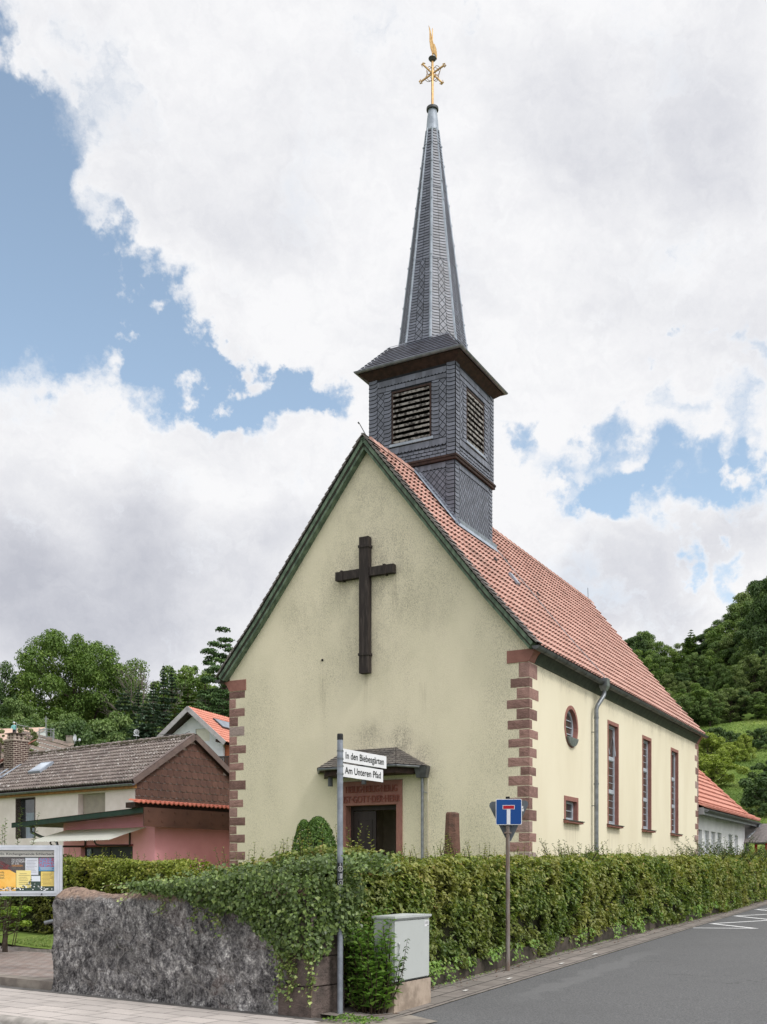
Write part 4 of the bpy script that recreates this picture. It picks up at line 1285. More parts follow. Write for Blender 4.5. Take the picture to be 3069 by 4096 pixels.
for d in np.arange(0, SA.len, .4):
    mb.tube([SA.at(TE, d, .05), SA.at(TE, min(d + .42, SA.len), .075)], [.07, .085], 8)
mb.build('verge_tile', M_TILEB, aroof)
mb = MB()
M_GREYB = pm('grey_painted_board', S(150, 152, 156), S(136, 138, 142), 4, .6)
mb.box(CH, (-.16, .24), (t0 + .02, TE - .15), (3.93, 4.02)); mb.box(CH, (-.2, -.162), (t0 + .02, TE - .1), (3.86, 4.10))
mb.box(CH, (-.2, .3), (t0, t0 + .018), (3.86, 4.12))
mb.build('eaves_board', M_GREYB, annex)
mb = MB(); n = 8
rows = [[CH(-.29 + .075 * math.cos(a), t, 4.03 + .075 * math.sin(a)) for a in np.linspace(math.pi, 2 * math.pi, n)] for t in (t0 + .1, TE)]
mb.add(rows[0] + rows[1], [(i, i + 1, n + i + 1, n + i) for i in range(n - 1)]); mb.tube([rows[0][0], rows[1][0]], .009, 5); mb.tube([rows[0][-1], rows[1][-1]], .009, 5)
mb.build('gutter', M_ZINCD, annex, recalc=False)
mb = MB(); mb.tube([CH(-.28, TE - .35, 4.0), CH(-.28, TE - .4, 3.75), CH(.1, TE - .95, 3.35), CH(.14, TE - 1.0, 3.2), CH(.14, TE - 1.0, .5)], .075, 10)
mb.build('downpipe', M_ZINC, annex)

def world_uv(u, D): return ((u - CX) / F * D, D)
px, py = world_uv(3052, 50)
play = empty('play_tower', (px, py, 1.3), 'small play tower with red posts and grey gabled roof beyond the white annex', 'play tower')
M_RED = pm('red_paint', S(186, 34, 36), S(160, 26, 30), 6, .5)
fp = frame((px, py), Vector((.75, .66)), None, 1.0)
for x in (-.75, .45):
    for y in (-.6, .6): mb = MB(); mb.box(fp, (x - .05, x + .05), (y - .05, y + .05), (0, 2.05)); mb.build('post', M_RED, play)
mb = MB(); mb.box(fp, (-.85, .6), (-.65, .65), (.9, 1.0)); mb.box(fp, (-.8, .5), (.55, .58), (1.0, 1.6)); mb.build('deck', M_DKWOOD, play)
mb = MB(); mb.box(fp, (-.85, .6), (-.70, -.655), (1.95, 2.07)); mb.build('rail', M_RED, play)
mb = MB(); mb.prism(lambda x, y, d: fp(x, d, y), [(-1.35, 2.1), (-.15, 3.0), (.95, 2.1), (.9, 2.05), (-.15, 2.9), (-1.3, 2.05)], -.9, .9); mb.build('roof', pm('grey_board_roof', S(140, 132, 130), S(120, 114, 112), 6, .7), play)
mb = MB(); mb.prism(lambda x, y, d: fp(x, d, y), [(-.9, 2.1), (-.15, 2.8), (.6, 2.1)], .6, .65); mb.build('gable_board', M_DKWOOD, play)
mb = MB(); mb.add([fp(x, y, z) for (x, z) in ((.0, .95), (.55, .75), (1.5, .1)) for y in (-1.1, -.75)], [(0, 1, 3, 2), (2, 3, 5, 4)])
mb.add([fp(x, y, z + .12) for (x, z) in ((.0, .95), (.55, .75), (1.5, .1)) for y in (-1.1, -1.07)], [(0, 1, 3, 2), (2, 3, 5, 4)])
mb.build('slide', pm('steel_chute', S(190, 192, 200), S(170, 172, 180), 3, .3, metal=.4), play)

# ================================================================== HOUSES ON THE LEFT
CL = Vector((-.798, .603, 0)); CR = Vector((.603, .798, 0))
KX, KY = world_uv(540, 38)
HF = lambda a, b, z: (KX + CL.x * a + CR.x * b, KY + CL.y * a + CR.y * b, z)       # a along the eaves to the left, b along the gable
house = empty('house', HF(4, 2.7, 0), 'old house with mossy brown tile roof, slated brown gable and pale plaster', 'house')
HE, HR, HB = 4.98, 6.86, 5.5
HP = [(0, HR), (HB / 2 + .22, HE - .05)]
SHN = Slope(HP, HF(0, HB / 2, 0), -CR, CL); SHB = Slope(HP, HF(0, HB / 2, 0), CR, CL)
M_OLDP = pm('old_pale_plaster', S(236, 224, 222), S(224, 212, 208), 1.5, .92, .35, 40, spec=.1)
W1 = (6.0, 7.22, 3.05, 4.62); W2 = (1.67, 3.27, 3.2, 4.66)
mb = MB()
hn = lambda x, y, d: HF(x, d, y)
hg = lambda x, y, d: HF(d, x, y)
mb.panel(hn, rect(0, 12, 0, HE - .06), [rect(*W1), rect(*W2)], .0)
for r_ in (W1, W2): mb.sides(hn, rect(*r_), 0, .28)
mb.panel(hg, [(0, 0), (HB, 0), (HB, HE - .1), (HB / 2, HR - .14), (0, HE - .1)], [], .0)
mb.panel(hg, [(0, 0), (HB, 0), (HB, HE - .1), (HB / 2, HR - .14), (0, HE - .1)], [], 12)
mb.panel(hn, rect(0, 12, 0, HE - .1), [], HB)
mb.build('wall', M_OLDP, house)
M_ETER = pm('brown_slate', S(104, 76, 66), S(90, 66, 58), 2, .75, .2, 60, rnd=.12)
mb = MB()
ln_ = lambda v: HE - .1 + (HR - HE - .1) * (1 - abs(v - HB / 2) / (HB / 2))
shingles(mb, lambda u, v, d: HF(-d, u, v), 0, HB, 2.6, HR - .1, .30, .265, [(0, .36), (.05, .18), (.16, .06), (.3, 0), (.97, 0), (.97, .95), (0, .95)], .02, 1.0, .03, .5,
         skip=lambda u, v: v > ln_(u) + .05)
mb.build('slate_cladding', M_ETER, house, recalc=False)
mb = MB()
for sl in (SHN, SHB):
    A = [sl.at(-.18, d, -.03) for d in (0, sl.len)]; B = [sl.at(11.5, d, -.03) for d in (0, sl.len)]; A2 = [sl.at(-.18, d, -.13) for d in (0, sl.len)]; B2 = [sl.at(11.5, d, -.13) for d in (0, sl.len)]
    mb.add(A + B + A2 + B2, [(0, 1, 3, 2), (4, 6, 7, 5), (0, 4, 5, 1), (1, 5, 7, 3)])
hroof = mb.build('roof', M_DKWOOD, house)
mb = MB(); wavy_tiles(mb, SHN, -.12, 11.4, .315, .16, .05, .06); wavy_tiles(mb, SHB, -.12, 11.4, .30, .29, .04, .035)
mb.build('roof_tiles', M_BROWNT, hroof, recalc=False)
mb = MB(); rr = random.Random(6); a = -.1
while a < 11.3:
    p, q = HF(a, HB / 2, HR + .0), HF(a + .36, HB / 2, HR + .02); mb.tube([p, q], [.10 + rr.uniform(0, .02), .12 + rr.uniform(0, .02)], 8, rr.random()); a += .34
mb.build('ridge_tiles', M_BROWNT, hroof)
M_MOSS = pm('dry_moss', S(84, 78, 62), S(66, 62, 50), 20, 1, .8, 60)
mb = MB(); rr = random.Random(8)
for _ in range(420):
    a = rr.uniform(-.1, 11); d = abs(rr.gauss(0, .12)); p = Vector(SHN.at(a, d + .02, .09)); e = rr.uniform(.025, .06)
    mb.add([p + Vector((e, 0, 0)), p + Vector((0, e, 0)), p + Vector((-e, 0, 0)), p + Vector((0, -e, 0)), p + Vector((0, 0, e))], [(0, 1, 4), (1, 2, 4), (2, 3, 4), (3, 0, 4)])
ms = mb.build('moss_tuft', M_MOSS, hroof); ms['kind'] = 'stuff'
mb = MB()
M_VERGE = pm('brown_verge_metal', S(122, 106, 100), S(108, 94, 90), 4, .6)
for sl in (SHN, SHB):
    mb.add([sl.at(-.2, d, h) for d in (0, sl.len) for h in (.09, -.12)], [(0, 1, 3, 2)]); mb.add([sl.at(x, d, .10) for d in (0, sl.len) for x in (-.2, -.06)], [(0, 1, 3, 2)])
mb.build('verge_board', M_VERGE, hroof, recalc=False)
mb = MB(); n = 8
p0 = SHN.at(0, SHN.len, 0)
GT = lambda a, y, z: HF(a, -.24 + y, HE - .12 + z)
rows = [[GT(a, -.07 * math.cos(q), .07 * math.sin(q)) for q in np.linspace(math.pi, 2 * math.pi, n)] for a in (-.2, 11.4)]
mb.add(rows[0] + rows[1], [(i, i + 1, n + i + 1, n + i) for i in range(n - 1)]); mb.tube([rows[0][0], rows[1][0]], .012, 5); mb.tube([rows[0][-1], rows[1][-1]], .012, 5)
for a in np.arange(0, 11.4, .5): mb.tube([GT(a, -.073 * math.cos(q), .073 * math.sin(q)) for q in np.linspace(math.pi, 2 * math.pi, 7)], .008, 5)
mb.build('gutter', M_ZINC, house, recalc=False)
mb = MB(); mb.box(HF, (-.1, 11.4), (-.16, 0), (HE - .27, HE - .12)); mb.build('soffit_board', pm('orange_brown_board', S(164, 118, 70), S(140, 98, 58), 6, .7), house)
mb = MB(); mb.box(hn, (W1[0] + .0, W1[1]), (W1[2], W1[3]), (.2, .205)); wn = mb.build('window', M_PANE, house)
M_TRIM = pm('dark_trim', S(96, 84, 80), S(84, 74, 70), 5, .7)
mb = MB(); b_ = .06
mb.box(hn, (W1[0] - .04, W1[0]), (W1[2], W1[3] + .04), (-.02, .2)); mb.box(hn, (W1[1], W1[1] + .04), (W1[2], W1[3] + .04), (-.02, .2)); mb.box(hn, (W1[0], W1[1]), (W1[3], W1[3] + .04), (-.02, .2))
mb.build('frame', M_TRIM, wn)
mb = MB(); cr = [HF(x, .17 + .02 * math.sin(x * 60), z) for x in np.linspace(W1[0] + .05, W1[0] + .8, 26) for z in (W1[2], W1[3] - .55)]
mb.add(cr, [(2 * i, 2 * i + 1, 2 * i + 3, 2 * i + 2) for i in range(25)]); mb.build('curtain', pm('net_curtain', S(150, 160, 172), rough=.9), wn, recalc=False)
mb = MB(); mb.box(hn, (W2[0], W2[1]), (W2[2], W2[3]), (.24, .245))
for z in np.arange(W2[2], W2[3] - .02, .05): mb.box(hn, (W2[0] + .02, W2[1] - .02), (z + .006, z + .048), (.215, .235))
mb.build('shutter', pm('grey_shutter', S(176, 166, 156), S(164, 154, 146), 5, .7), house)
# chimney, skylight
chx, chb = 9.6, HB / 2 - 1.3
M_BRICK = mat_slabs('dark_clinker', (CL + CR), (0, 0, 1), .25, .083, S(88, 66, 62), S(72, 54, 52), S(196, 184, 170), .5, .012, .3)
mb = MB(); mb.box(HF, (chx, chx + .72), (chb, chb + .72), (5.2, 7.32)); chim = mb.build('chimney', M_BRICK, hroof)
mb = MB(); mb.box(HF, (chx - .03, chx + .75), (chb - .03, chb + .75), (7.325, 7.38))
for i in range(3):
    for j in range(3):
        if i == 1 and j == 1: continue
        mb.box(HF, (chx + .1 + i * .2, chx + .2 + i * .2), (chb + .1 + j * .2, chb + .2 + j * .2), (7.382, 7.62))
mb.box(HF, (chx + .08, chx + .64), (chb + .08, chb + .64), (7.48, 7.51)); mb.build('chimney_pot', pm('chimney_concrete', S(196, 180, 168), S(150, 138, 130), 8, .9), chim)
mb = MB(); mb.box(HF, (chx + .02, chx + .7), (chb + .02, chb + .7), (7.625, 7.655)); mb.build('cover_plate', M_TRIM, chim)
mb = MB()
mb.box(HF, (chx - .12, chx + .84), (chb - .24, chb - .004), (5.62, 5.66)); mb.add([SHN.at(a, d, .10) for a in (chx - .22, chx - .02) for d in (1.15, 2.45)], [(0, 1, 3, 2)])
mb.add([SHN.at(a, d, .10) for a in (chx - .25, chx + .95) for d in (2.15, 2.5)], [(0, 1, 3, 2)]); mb.add([SHN.at(a, d, .10) for a in (9.9, 10.1) for d in (1.0, 3.4)], [(0, 1, 3, 2)])
mb.build('chimney_flashing', M_LEAD, hroof, recalc=False)
mb = MB(); mb.box(lambda x, y, z: SHN.at(x, y, z), (6.95, 7.75), (1.35, 2.15), (.05, .16)); sk = mb.build('skylight', M_LEAD, hroof)
mb = MB(); mb.box(lambda x, y, z: SHN.at(x, y, z), (7.03, 7.67), (1.45, 2.05), (.162, .17)); mb.build('pane', pm('skylight_glass', S(196, 206, 218), rough=.1), sk)
# terrace neighbour: its roof meets the valley at the left edge of the frame
nb = empty('terraced_house', HF(14, 3, 0), 'neighbouring house with red brown tiled roof left of the brick chimney', 'house')
SNB = Slope([(0, 7.5), (4.2, 4.6)], HF(10.1, 2.9, 0), -(CR * .9 - CL * .43).normalized(), (CL * .9 + CR * .43).normalized())
mb = MB(); wavy_tiles(mb, SNB, 0, 7, .3, .29, .04, .035); mb.build('roof', tile_mat('red_brown_tile', S(150, 104, 88), S(134, 90, 78), S(92, 66, 60), .12), nb, recalc=False)
mb = MB(); mb.box(HF, (12.1, 19), (.4, 6), (0, 4.6)); mb.build('wall', M_OLDP, nb)

# wind wheel and a satellite mast on the brown roof
wx = empty('wind_wheel', at(546, 2951, 41.2), 'little silver bladed wind wheel on a thin mast above the mossy brown roof', 'wind wheel')
c_ = Vector(at(546, 2929, 41.2)); mb = MB(); mb.tube([at(546, 2960, 41.2), c_], .012, 5); mb.build('mast', M_ZINC, wx)
mb = MB()
for k in range(10):
    a = 2 * math.pi * k / 10; u_ = Vector((math.cos(a), 0, math.sin(a))); v_ = Vector((-math.sin(a), 0, math.cos(a)))
    mb.add([c_ + u_ * .03, c_ + u_ * .105 + v_ * .028 + Vector((0, -.015, 0)), c_ + u_ * .115 - v_ * .028 + Vector((0, .015, 0))], [(0, 1, 2)])
mb.tube([c_ + Vector((0, -.02, 0)), c_ + Vector((0, .02, 0))], .02, 8); mb.build('blade', M_WHITE, wx, recalc=False)
mb = MB(); q = c_ - Vector((0, 0, .13)); mb.tube([q - Vector((.10, 0, 0)), q + Vector((.09, 0, .0))], [.02, .026], 6); mb.tube([q + Vector((.07, 0, 0)), q + Vector((.10, 0, -.03))], .016, 5); mb.tube([q + Vector((-.09, 0, 0)), q + Vector((-.12, 0, .03))], .012, 5); mb.build('figure', M_WHITE, wx)

# ---------------------------------------------------------------- pink garage
GX, GY = world_uv(619, 30)
GF = lambda a, b, z: (GX + CL.x * a + CR.x * b, GY + CL.y * a + CR.y * b, z)
gar = empty('garage', GF(2, 2, 0), 'pink rendered garage with green verge and brown fascia in front of the old house', 'garage')
M_PINK = pm('pink_render', S(242, 172, 183), S(232, 161, 171), 1.0, .9, .35, 50, spec=.12)
gn = lambda x, y, d: GF(x, d, y)
DG = (.95, 3.35, .1, 2.45)
mb = MB()
mb.panel(gn, [(0, 0), (4.2, 0), (4.2, 3.22), (0, 3.41)], [rect(*DG)], 0); mb.sides(gn, rect(*DG), 0, .2)
mb.panel(lambda x, y, d: GF(d, x, y), rect(0, 7, 0, 3.1), [], 0); mb.panel(lambda x, y, d: GF(d, x, y), rect(0, 7, 0, 3.1), [], 4.2); mb.panel(gn, rect(0, 4.2, 0, 3.1), [], 7)
mb.build('wall', M_PINK, gar)
mb = MB(); mb.panel(gn, rect(*DG), [], .16)
for x in (2.15,): mb.box(gn, (x - .012, x + .012), (.1, 2.45), (.145, .158))
gd = mb.build('door', pm('black_green_door', S(26, 32, 32), S(20, 26, 26), 3, .4), gar)
mb = MB(); mb.box(gn, (DG[0] - .03, DG[1] + .03), (2.452, 2.50), (-.02, .16)); mb.build('door_frame', pm('dark_red_trim', S(120, 46, 52), rough=.6), gar)
mb = MB(); mb.box(gn, (3.02, 3.22), (2.18, 2.40), (.13, .15)); npl = mb.build('number_plate', pm('blue_grey_plate', S(96, 116, 140), rough=.4), gd)
lettering('21', .2, lambda x, y, d: GF(3.21 - x, .128 - d, 2.22 + y), 'lettering', M_WHITE, npl, .75)
# roof deck falling to the left, tiles on its high right edge
RZ = lambda a: 3.44 - .042 * max(a, -1)
mb = MB()
vs = [GF(a, b_, RZ(a) + h) for h in (0, -.07) for b_ in (-.77, 7.3) for a in (-.42, 5.7)]
mb.add(vs, [(0, 1, 3, 2), (4, 6, 7, 5), (0, 4, 5, 1), (2, 3, 7, 6), (0, 2, 6, 4), (1, 5, 7, 3)])
gr = mb.build('roof', pm('bitumen_roof', S(122, 112, 106), S(100, 92, 88), 4, .9), gar)
mb = MB()
mb.add([GF(a, b_, RZ(a) + h) for a in (-.44, 5.72) for b_, h in ((-.80, .015), (-.80, -.13), (-.76, -.13), (-.76, .015))], [(0, 1, 5, 4), (1, 2, 6, 5), (2, 3, 7, 6), (3, 0, 4, 7), (0, 1, 2, 3), (4, 5, 6, 7)])
mb.build('green_verge', pm('dark_green_board', S(40, 66, 54), S(34, 54, 46), 4, .6), gar)
mb = MB(); mb.add([GF(a, b_, RZ(a) + .02) for a in (-.44, 5.72) for b_ in (-.82, -.5)], [(0, 1, 3, 2)]); mb.build('verge_trim', pm('copper_pink_trim', S(180, 140, 124), S(160, 120, 106), 6, .6), gar, recalc=False)
mb = MB(); mb.box(GF, (-.50, -.46), (-.80, 7.3), (2.95, 3.48))
for b_ in np.arange(-.65, 7, .47):
    for z in (3.09, 3.36): mb.box(GF, (-.515, -.50), (b_, b_ + .06), (z, z + .05))
mb.build('fascia', pm('brown_fascia', S(96, 66, 56), S(84, 58, 50), 1.5, .6, .1, 20), gar)
mb = MB()
SGT = Slope([(0, 3.67), (.40, 3.565)], GF(-.12, -1.02, 0), -CL, CR)
wavy_tiles(mb, SGT, 0, 8, .31, .17, .045, .03)
mb.build('edge_tiles', tile_mat('vivid_clay_tile', S(186, 112, 92), S(172, 98, 80), S(142, 80, 66), .1), gar, recalc=False)
mb = MB(); mb.box(GF, (-.3, .10), (-.95, 7), (3.47, 3.62)); mb.build('upstand', M_DKWOOD, gar)
mb = MB(); mb.tube([GF(5.9, -.3, 3.18), GF(5.3, -.3, 3.12)], .05, 8); mb.tube([GF(5.5, -.25, 3.14), GF(5.5, -.25, 2.95), GF(5.2, -.1, 2.8), GF(4.55, .0, 2.65), GF(4.45, .0, 2.4), GF(4.45, 0, 0)], .045, 8); mb.build('downpipe', M_ZINC, gar)
# corrugated canopy on bent pipe brackets
mb = MB(); A = []; nA = 150
for i in range(nA + 1):
    a = .35 + 3.7 * i / nA; h = .018 * math.sin(i * .84 * 2)
    for f in (0, .5, 1): A.append(GF(a, -1.3 * f, 2.97 - .33 * f - .05 * f * f + h))
mb.add(A, [(i * 3 + k, i * 3 + k + 1, i * 3 + 4 + k, i * 3 + 3 + k) for i in range(nA) for k in range(2)])
m_, N_, b_ = newmat('translucent_corrugated_sheet'); b_.inputs['Base Color'].default_value = S(240, 240, 234) + (1,); b_.inputs['Roughness'].default_value = .5
tr_ = N_.new('ShaderNodeBsdfTranslucent'); tr_.inputs[0].default_value = S(240, 240, 232) + (1,); mx_ = N_.new('ShaderNodeMixShader'); mx_.inputs[0].default_value = .5
N_.l.new(b_.outputs[0], mx_.inputs[1]); N_.l.new(tr_.outputs[0], mx_.inputs[2]); N_.l.new(mx_.outputs[0], N_.n['Material Output'].inputs[0])
awn = mb.build('awning', m_, gar, smooth=True, recalc=False)
M_PIPE = pm('dark_brown_pipe', S(66, 52, 50), rough=.5)
for a in (1.05, 3.1):
    mb = MB()
    mb.tube([GF(a, -.02, 2.96), GF(a, -.03, 2.5), GF(a + .02, -.06, 2.47), GF(a + .1, -1.0, 2.45), GF(a + .12, -1.12, 2.48), GF(a + .13, -1.17, 2.55), GF(a + .12, -1.12, 2.62), GF(a, -.9, 2.66)], .028, 8)
    mb.build('bracket', M_PIPE, awn)

# ---------------------------------------------------------------- white house uphill
WD = 75.0
WX, WY = world_uv(762.5, WD)
UR = Vector((.362, .932, 0)); UG = Vector((-.932, .362, 0))           # along the ridge away / along the gable to the left
VF = lambda g_, r, z: (WX + UG.x * g_ + UR.x * r, WY + UG.y * g_ + UR.y * r, z)
wh = empty('white_house', VF(0, 4, 3), 'white gabled house with bright red tile roof and wide eaves on the slope', 'house')
WZ = 13.42; zb_ = terrain(WX, WY) - .5
mb = MB()
vg = lambda x, y, d: VF(x, d, y)
mb.panel(vg, [(-2.35, zb_), (2.6, zb_), (2.6, 11.1), (0, WZ - .45), (-2.35, 11.3)], [rect(-1.25, -.12, 11.05, 11.95)], .5)
mb.panel(lambda x, y, d: VF(d, x, y), rect(.5, 9, zb_, 11.3), [], -2.35); mb.panel(lambda x, y, d: VF(d, x, y), rect(.5, 9, zb_, 11.1), [], 2.6)
mb.build('wall', pm('bright_white_render', S(232, 235, 240), S(222, 226, 232), 2, .9), wh)
mb = MB(); mb.panel(vg, rect(-1.25, -.12, 11.05, 11.95), [], .56); mb.build('shutter', pm('cream_shutter', S(226, 224, 212), S(218, 216, 204), 3, .7), wh)
SW1 = Slope([(0, WZ), (3.05, WZ - 2.62)], VF(0, 0, 0), -UG, UR); SW2 = Slope([(0, WZ), (3.05, WZ - 2.45)], VF(0, 0, 0), UG, UR)
mb = MB()
for sl in (SW1, SW2):
    for h in (-.02, -.2):
        mb.add([sl.at(t, d, h) for t in (-.35, 9.5) for d in (0, sl.len)], [(0, 1, 3, 2)])
wr = mb.build('roof', pm('dark_soffit', S(60, 48, 46), rough=.8), wh, recalc=False)
mb = MB(); wavy_tiles(mb, SW1, -.35, 9.5, .34, .3, .045, .04, 4); wavy_tiles(mb, SW2, -.35, 9.5, .34, .3, .045, .04, 4); mb.build('roof_tiles', tile_mat('fresh_red_tile', S(206, 142, 124), S(194, 130, 112), S(178, 116, 100), .08), wr, recalc=False)
mb = MB()
for sl in (SW1, SW2): mb.add([sl.at(t, d, h) for t in (-.42, -.36) for d in (0, sl.len) for h in (.06, -.26)], [(0, 1, 3, 2), (4, 6, 7, 5), (0, 2, 6, 4), (1, 5, 7, 3), (2, 3, 7, 6)])
mb.build('barge_board', pm('grey_barge', S(176, 172, 174), S(160, 156, 158), 4, .6), wr, recalc=False)
mb = MB()
for g0, g1 in ((-2.42, -2.2), (2.3, 2.5)): mb.box(VF, (g0, g1), (-.3, .6), (10.85, 11.05))
mb.box(VF, (-.12, .12), (-.3, .6), (WZ - .55, WZ - .33)); mb.build('purlin', M_DKWOOD, wr)
mb = MB(); mb.box(lambda x, y, z: SW1.at(x, y, z), (1.6, 4.4), (1.05, 2.1), (.06, .16)); spn = mb.build('solar_panel', pm('panel_frame', S(70, 70, 74), rough=.4, metal=.5), wr)
mb = MB(); mb.box(lambda x, y, z: SW1.at(x, y, z), (1.7, 4.3), (1.13, 2.02), (.162, .168)); mb.build('pane', pm('solar_glass', S(120, 130, 142), S(104, 114, 128), 2, .15), spn)
mb = MB(); mb.box(VF, (-4.4, -2.37), (.7, 4), (zb_, 10.9)); mb.build('wooden_wall', pm('orange_brown_cladding', S(172, 104, 72), S(150, 86, 60), 5, .7, stretch=(4, 4, .5)), wh)
mb = MB()
for i in range(14): mb.box(VF, (-3.1 + .13 * i - .8, -3.1 + .13 * i - .71), (-.6, -.56), (8.65, 9.7))
mb.box(VF, (-4.0, -2.0), (-.62, -.55), (9.7, 9.8)); mb.box(VF, (-4.0, -2.0), (-.7, .5), (8.5, 8.65)); mb.build('balcony', pm('white_black_balcony', S(60, 54, 52), rough=.6), wh)
SW3 = Slope([(0, 12.6), (3.4, 9.9)], VF(1.9, 3.2, 0), UG, UR)
mb = MB(); wavy_tiles(mb, SW3, -1.4, 6, .34, .3, .045, .04, 4); mb.build('wing_roof', MATS.get('x') or tile_mat('side_wing_tile', S(206, 142, 124), S(194, 130, 112), S(178, 116, 100), .08), wh, recalc=False)
mb = MB(); mb.box(VF, (2.62, 5.0), (2.4, 9), (zb_, 9.9)); mb.build('wing_wall', M_WPL, wh)
# roof aerial of the old house in front of it
mb = MB(); mb.tube([at(640, 2938, 40.5), at(735, 2938, 40.5)], .008, 4); mb.tube([at(733, 2946, 40.5), at(733, 2934, 40.5)], .01, 4); mb.tube([at(733, 2938, 40.5), at(760, 2925, 40.5)], .008, 4)
tag(mb.build('roof_aerial', M_ZINCD), 'thin bare wire aerial on the brown roof ridge before the white gable', 'aerial')

# ---------------------------------------------------------------- row of roofs further left, with scaffolding
BD = 62
bh = empty('back_house', at(180, 3100, BD), 'grey brown tiled house with pale gable and small chimney behind the brick chimney', 'house')
def quad3(mb, pts): mb.add(pts, [tuple(range(len(pts)))])
mb = MB()
e0 = Vector(at(-40, 2935, BD + 5)); e1 = Vector(at(262, 2975, BD - 2)); dirr = (e1 - e0); dirr.z = 0; ln = dirr.length; dirr.normalize(); nr = Vector((dirr.y, -dirr.x, 0))
r0, r1 = at(85, 2922, BD + 4), at(278, 2973, BD)
rv = Vector(r1) - Vector(r0); rl = Vector((rv.x, rv.y, 0)); rlen = rl.length; rl.normalize(); rn = Vector((rl.y, -rl.x, 0))
def fb_(x, d, h): return (r0[0] + rl.x * x + rn.x * d, r0[1] + rl.y * x + rn.y * d, r0[2] + (r1[2] - r0[2]) * x / rlen - d * .65 + h)
for r_ in range(14):
    for c in range(int(rlen / .3) + 2):
        A = [fb_(c * .3 + i * .06, r_ * .3 - .03, .03 * math.sin(i / 5 * math.pi)) for i in range(6)]; B = [fb_(c * .3 + i * .06, r_ * .3 + .3, .03 * math.sin(i / 5 * math.pi) + .05) for i in range(6)]
        mb.add(A + B, [(i, i + 1, 7 + i, 6 + i) for i in range(5)], (r_ * 7 + c * 3) % 10 / 10)
mb.build('roof', tile_mat('grey_tile', S(136, 122, 112), S(120, 108, 100), S(96, 86, 80), .1), bh, recalc=False)
mb = MB(); mb.box(WXYZ, (at(60, 0, BD)[0], at(300, 0, BD)[0]), (BD + 1, BD + 6), (2, r1[2] - .3)); mb.build('wall', M_OLDP, bh)
mb = MB(); c = at(264, 2975, BD); mb.box(WXYZ, (c[0], c[0] + .34), (BD, BD + .4), (c[2] - .8, c[2] + .42)); mb.box(WXYZ, (c[0] - .02, c[0] + .02 + .34), (BD - .02, BD + .42), (c[2] + .425, c[2] + .47)); mb.build('chimney', M_CONC, bh)
ph = empty('pale_roof_house', at(60, 3100, 70), 'house with pale sandy roof and white gable under the scaffold', 'house')
mb = MB(); p = [at(-80, 2918, 70), at(183, 2909, 70), at(120, 2942, 68), at(60, 2990, 66), at(-120, 2990, 66)]; quad3(mb, p)
quad3(mb, [(a, b_ + .1, c_ - .12) for a, b_, c_ in p]); mb.build('roof', pm('pale_sandy_roof', S(206, 178, 160), S(188, 160, 144), 3, .8), ph)
mb = MB(); quad3(mb, [at(183, 2911, 70.2), at(122, 2940, 68.2), at(122, 3100, 68.2), at(183, 3100, 70.2)]); mb.box(WXYZ, (at(-80, 0, 70)[0], at(183, 0, 70)[0]), (70.3, 76), (3, 10.5)); mb.build('wall', pm('grey_white_render', S(206, 212, 212), rough=.9), ph)
M_STEEL = pm('galvanised_tube', S(168, 172, 172), S(140, 144, 144), 10, .4, metal=.5)
sc = empty('scaffold', at(130, 2960, 64), 'galvanised scaffold railing along the pale roof edge', 'scaffold')
mb = MB()
B_ = lambda u, v, dd=0: at(u, v, 66 - (u - 60) * .02 + dd)
for va, vb in ((2898, 2911), (2912, 2922)): mb.tube([B_(66, va), B_(125, vb)], .025, 5)
mb.tube([B_(66, 2890), B_(66, 2930)], .025, 5); mb.tube([B_(94, 2903), B_(94, 2935)], .02, 5)
for u in (157, 188, 204, 216):
    mb.tube([B_(u, 2913), B_(u, 2951)], .025, 5)
for v in (2918, 2928, 2948): mb.tube([B_(157, v), B_(188, v + 1)], .02, 5); mb.tube([B_(188, v - 2), B_(218, v + 2)], .022, 5)
mb.tube([B_(157, 2918, 1.5), B_(216, 2918, 1.5)], .02, 5); mb.tube([B_(216, 2918, 1.5), B_(216, 2918)], .02, 5); mb.tube([B_(213, 2930), B_(213, 2975)], .045, 6)
mb.build('railing', M_STEEL, sc)
an = empty('antenna', at(184, 2950, 63), 'tall television aerial with short cross rods beside the scaffold', 'aerial')
mb = MB(); mb.tube([at(184, 2950, 63), at(184, 2866, 63)], .028, 5)
for v, hw_ in ((2874, 9), (2878, 7), (2886, 6), (2880, 4)): mb.tube([at(184 - hw_, v, 63), at(184 + hw_, v + 1, 63)], .014, 4)
mb.build('mast', M_STEEL, an)
sdh = empty('satellite_dish', at(305, 2972, 58), 'white satellite dish on a short pole right of the small chimney', 'satellite dish')
mb = MB(); mb.tube([at(299, 2975, 58), at(299, 2958, 58)], .02, 5); mb.tube([at(299, 2966, 58), at(318, 2961, 57.8)], .015, 5); mb.build('pole', M_STEEL, sdh)
mb = MB(); c = Vector(at(302, 2952, 58)); mb.add([c + Vector((.10 * math.cos(a) * k - .03, .05 * (1 - k), .20 * math.sin(a) * k)) for k in (1, .5) for a in np.linspace(0, 2 * math.pi, 13)[:-1]], [(i, (i + 1) % 12, 12 + (i + 1) % 12, 12 + i) for i in range(12)] + [tuple(range(12, 24))]); mb.build('dish', M_WHITE, sdh, recalc=False)
mb = MB(); c = at(318, 2960, 57.8); mb.lathe((c[0], c[1], c[2] - .07), [(.05, 0), (.07, .05), (.05, .14)], 8); mb.build('receiver', M_WHITE, sdh)
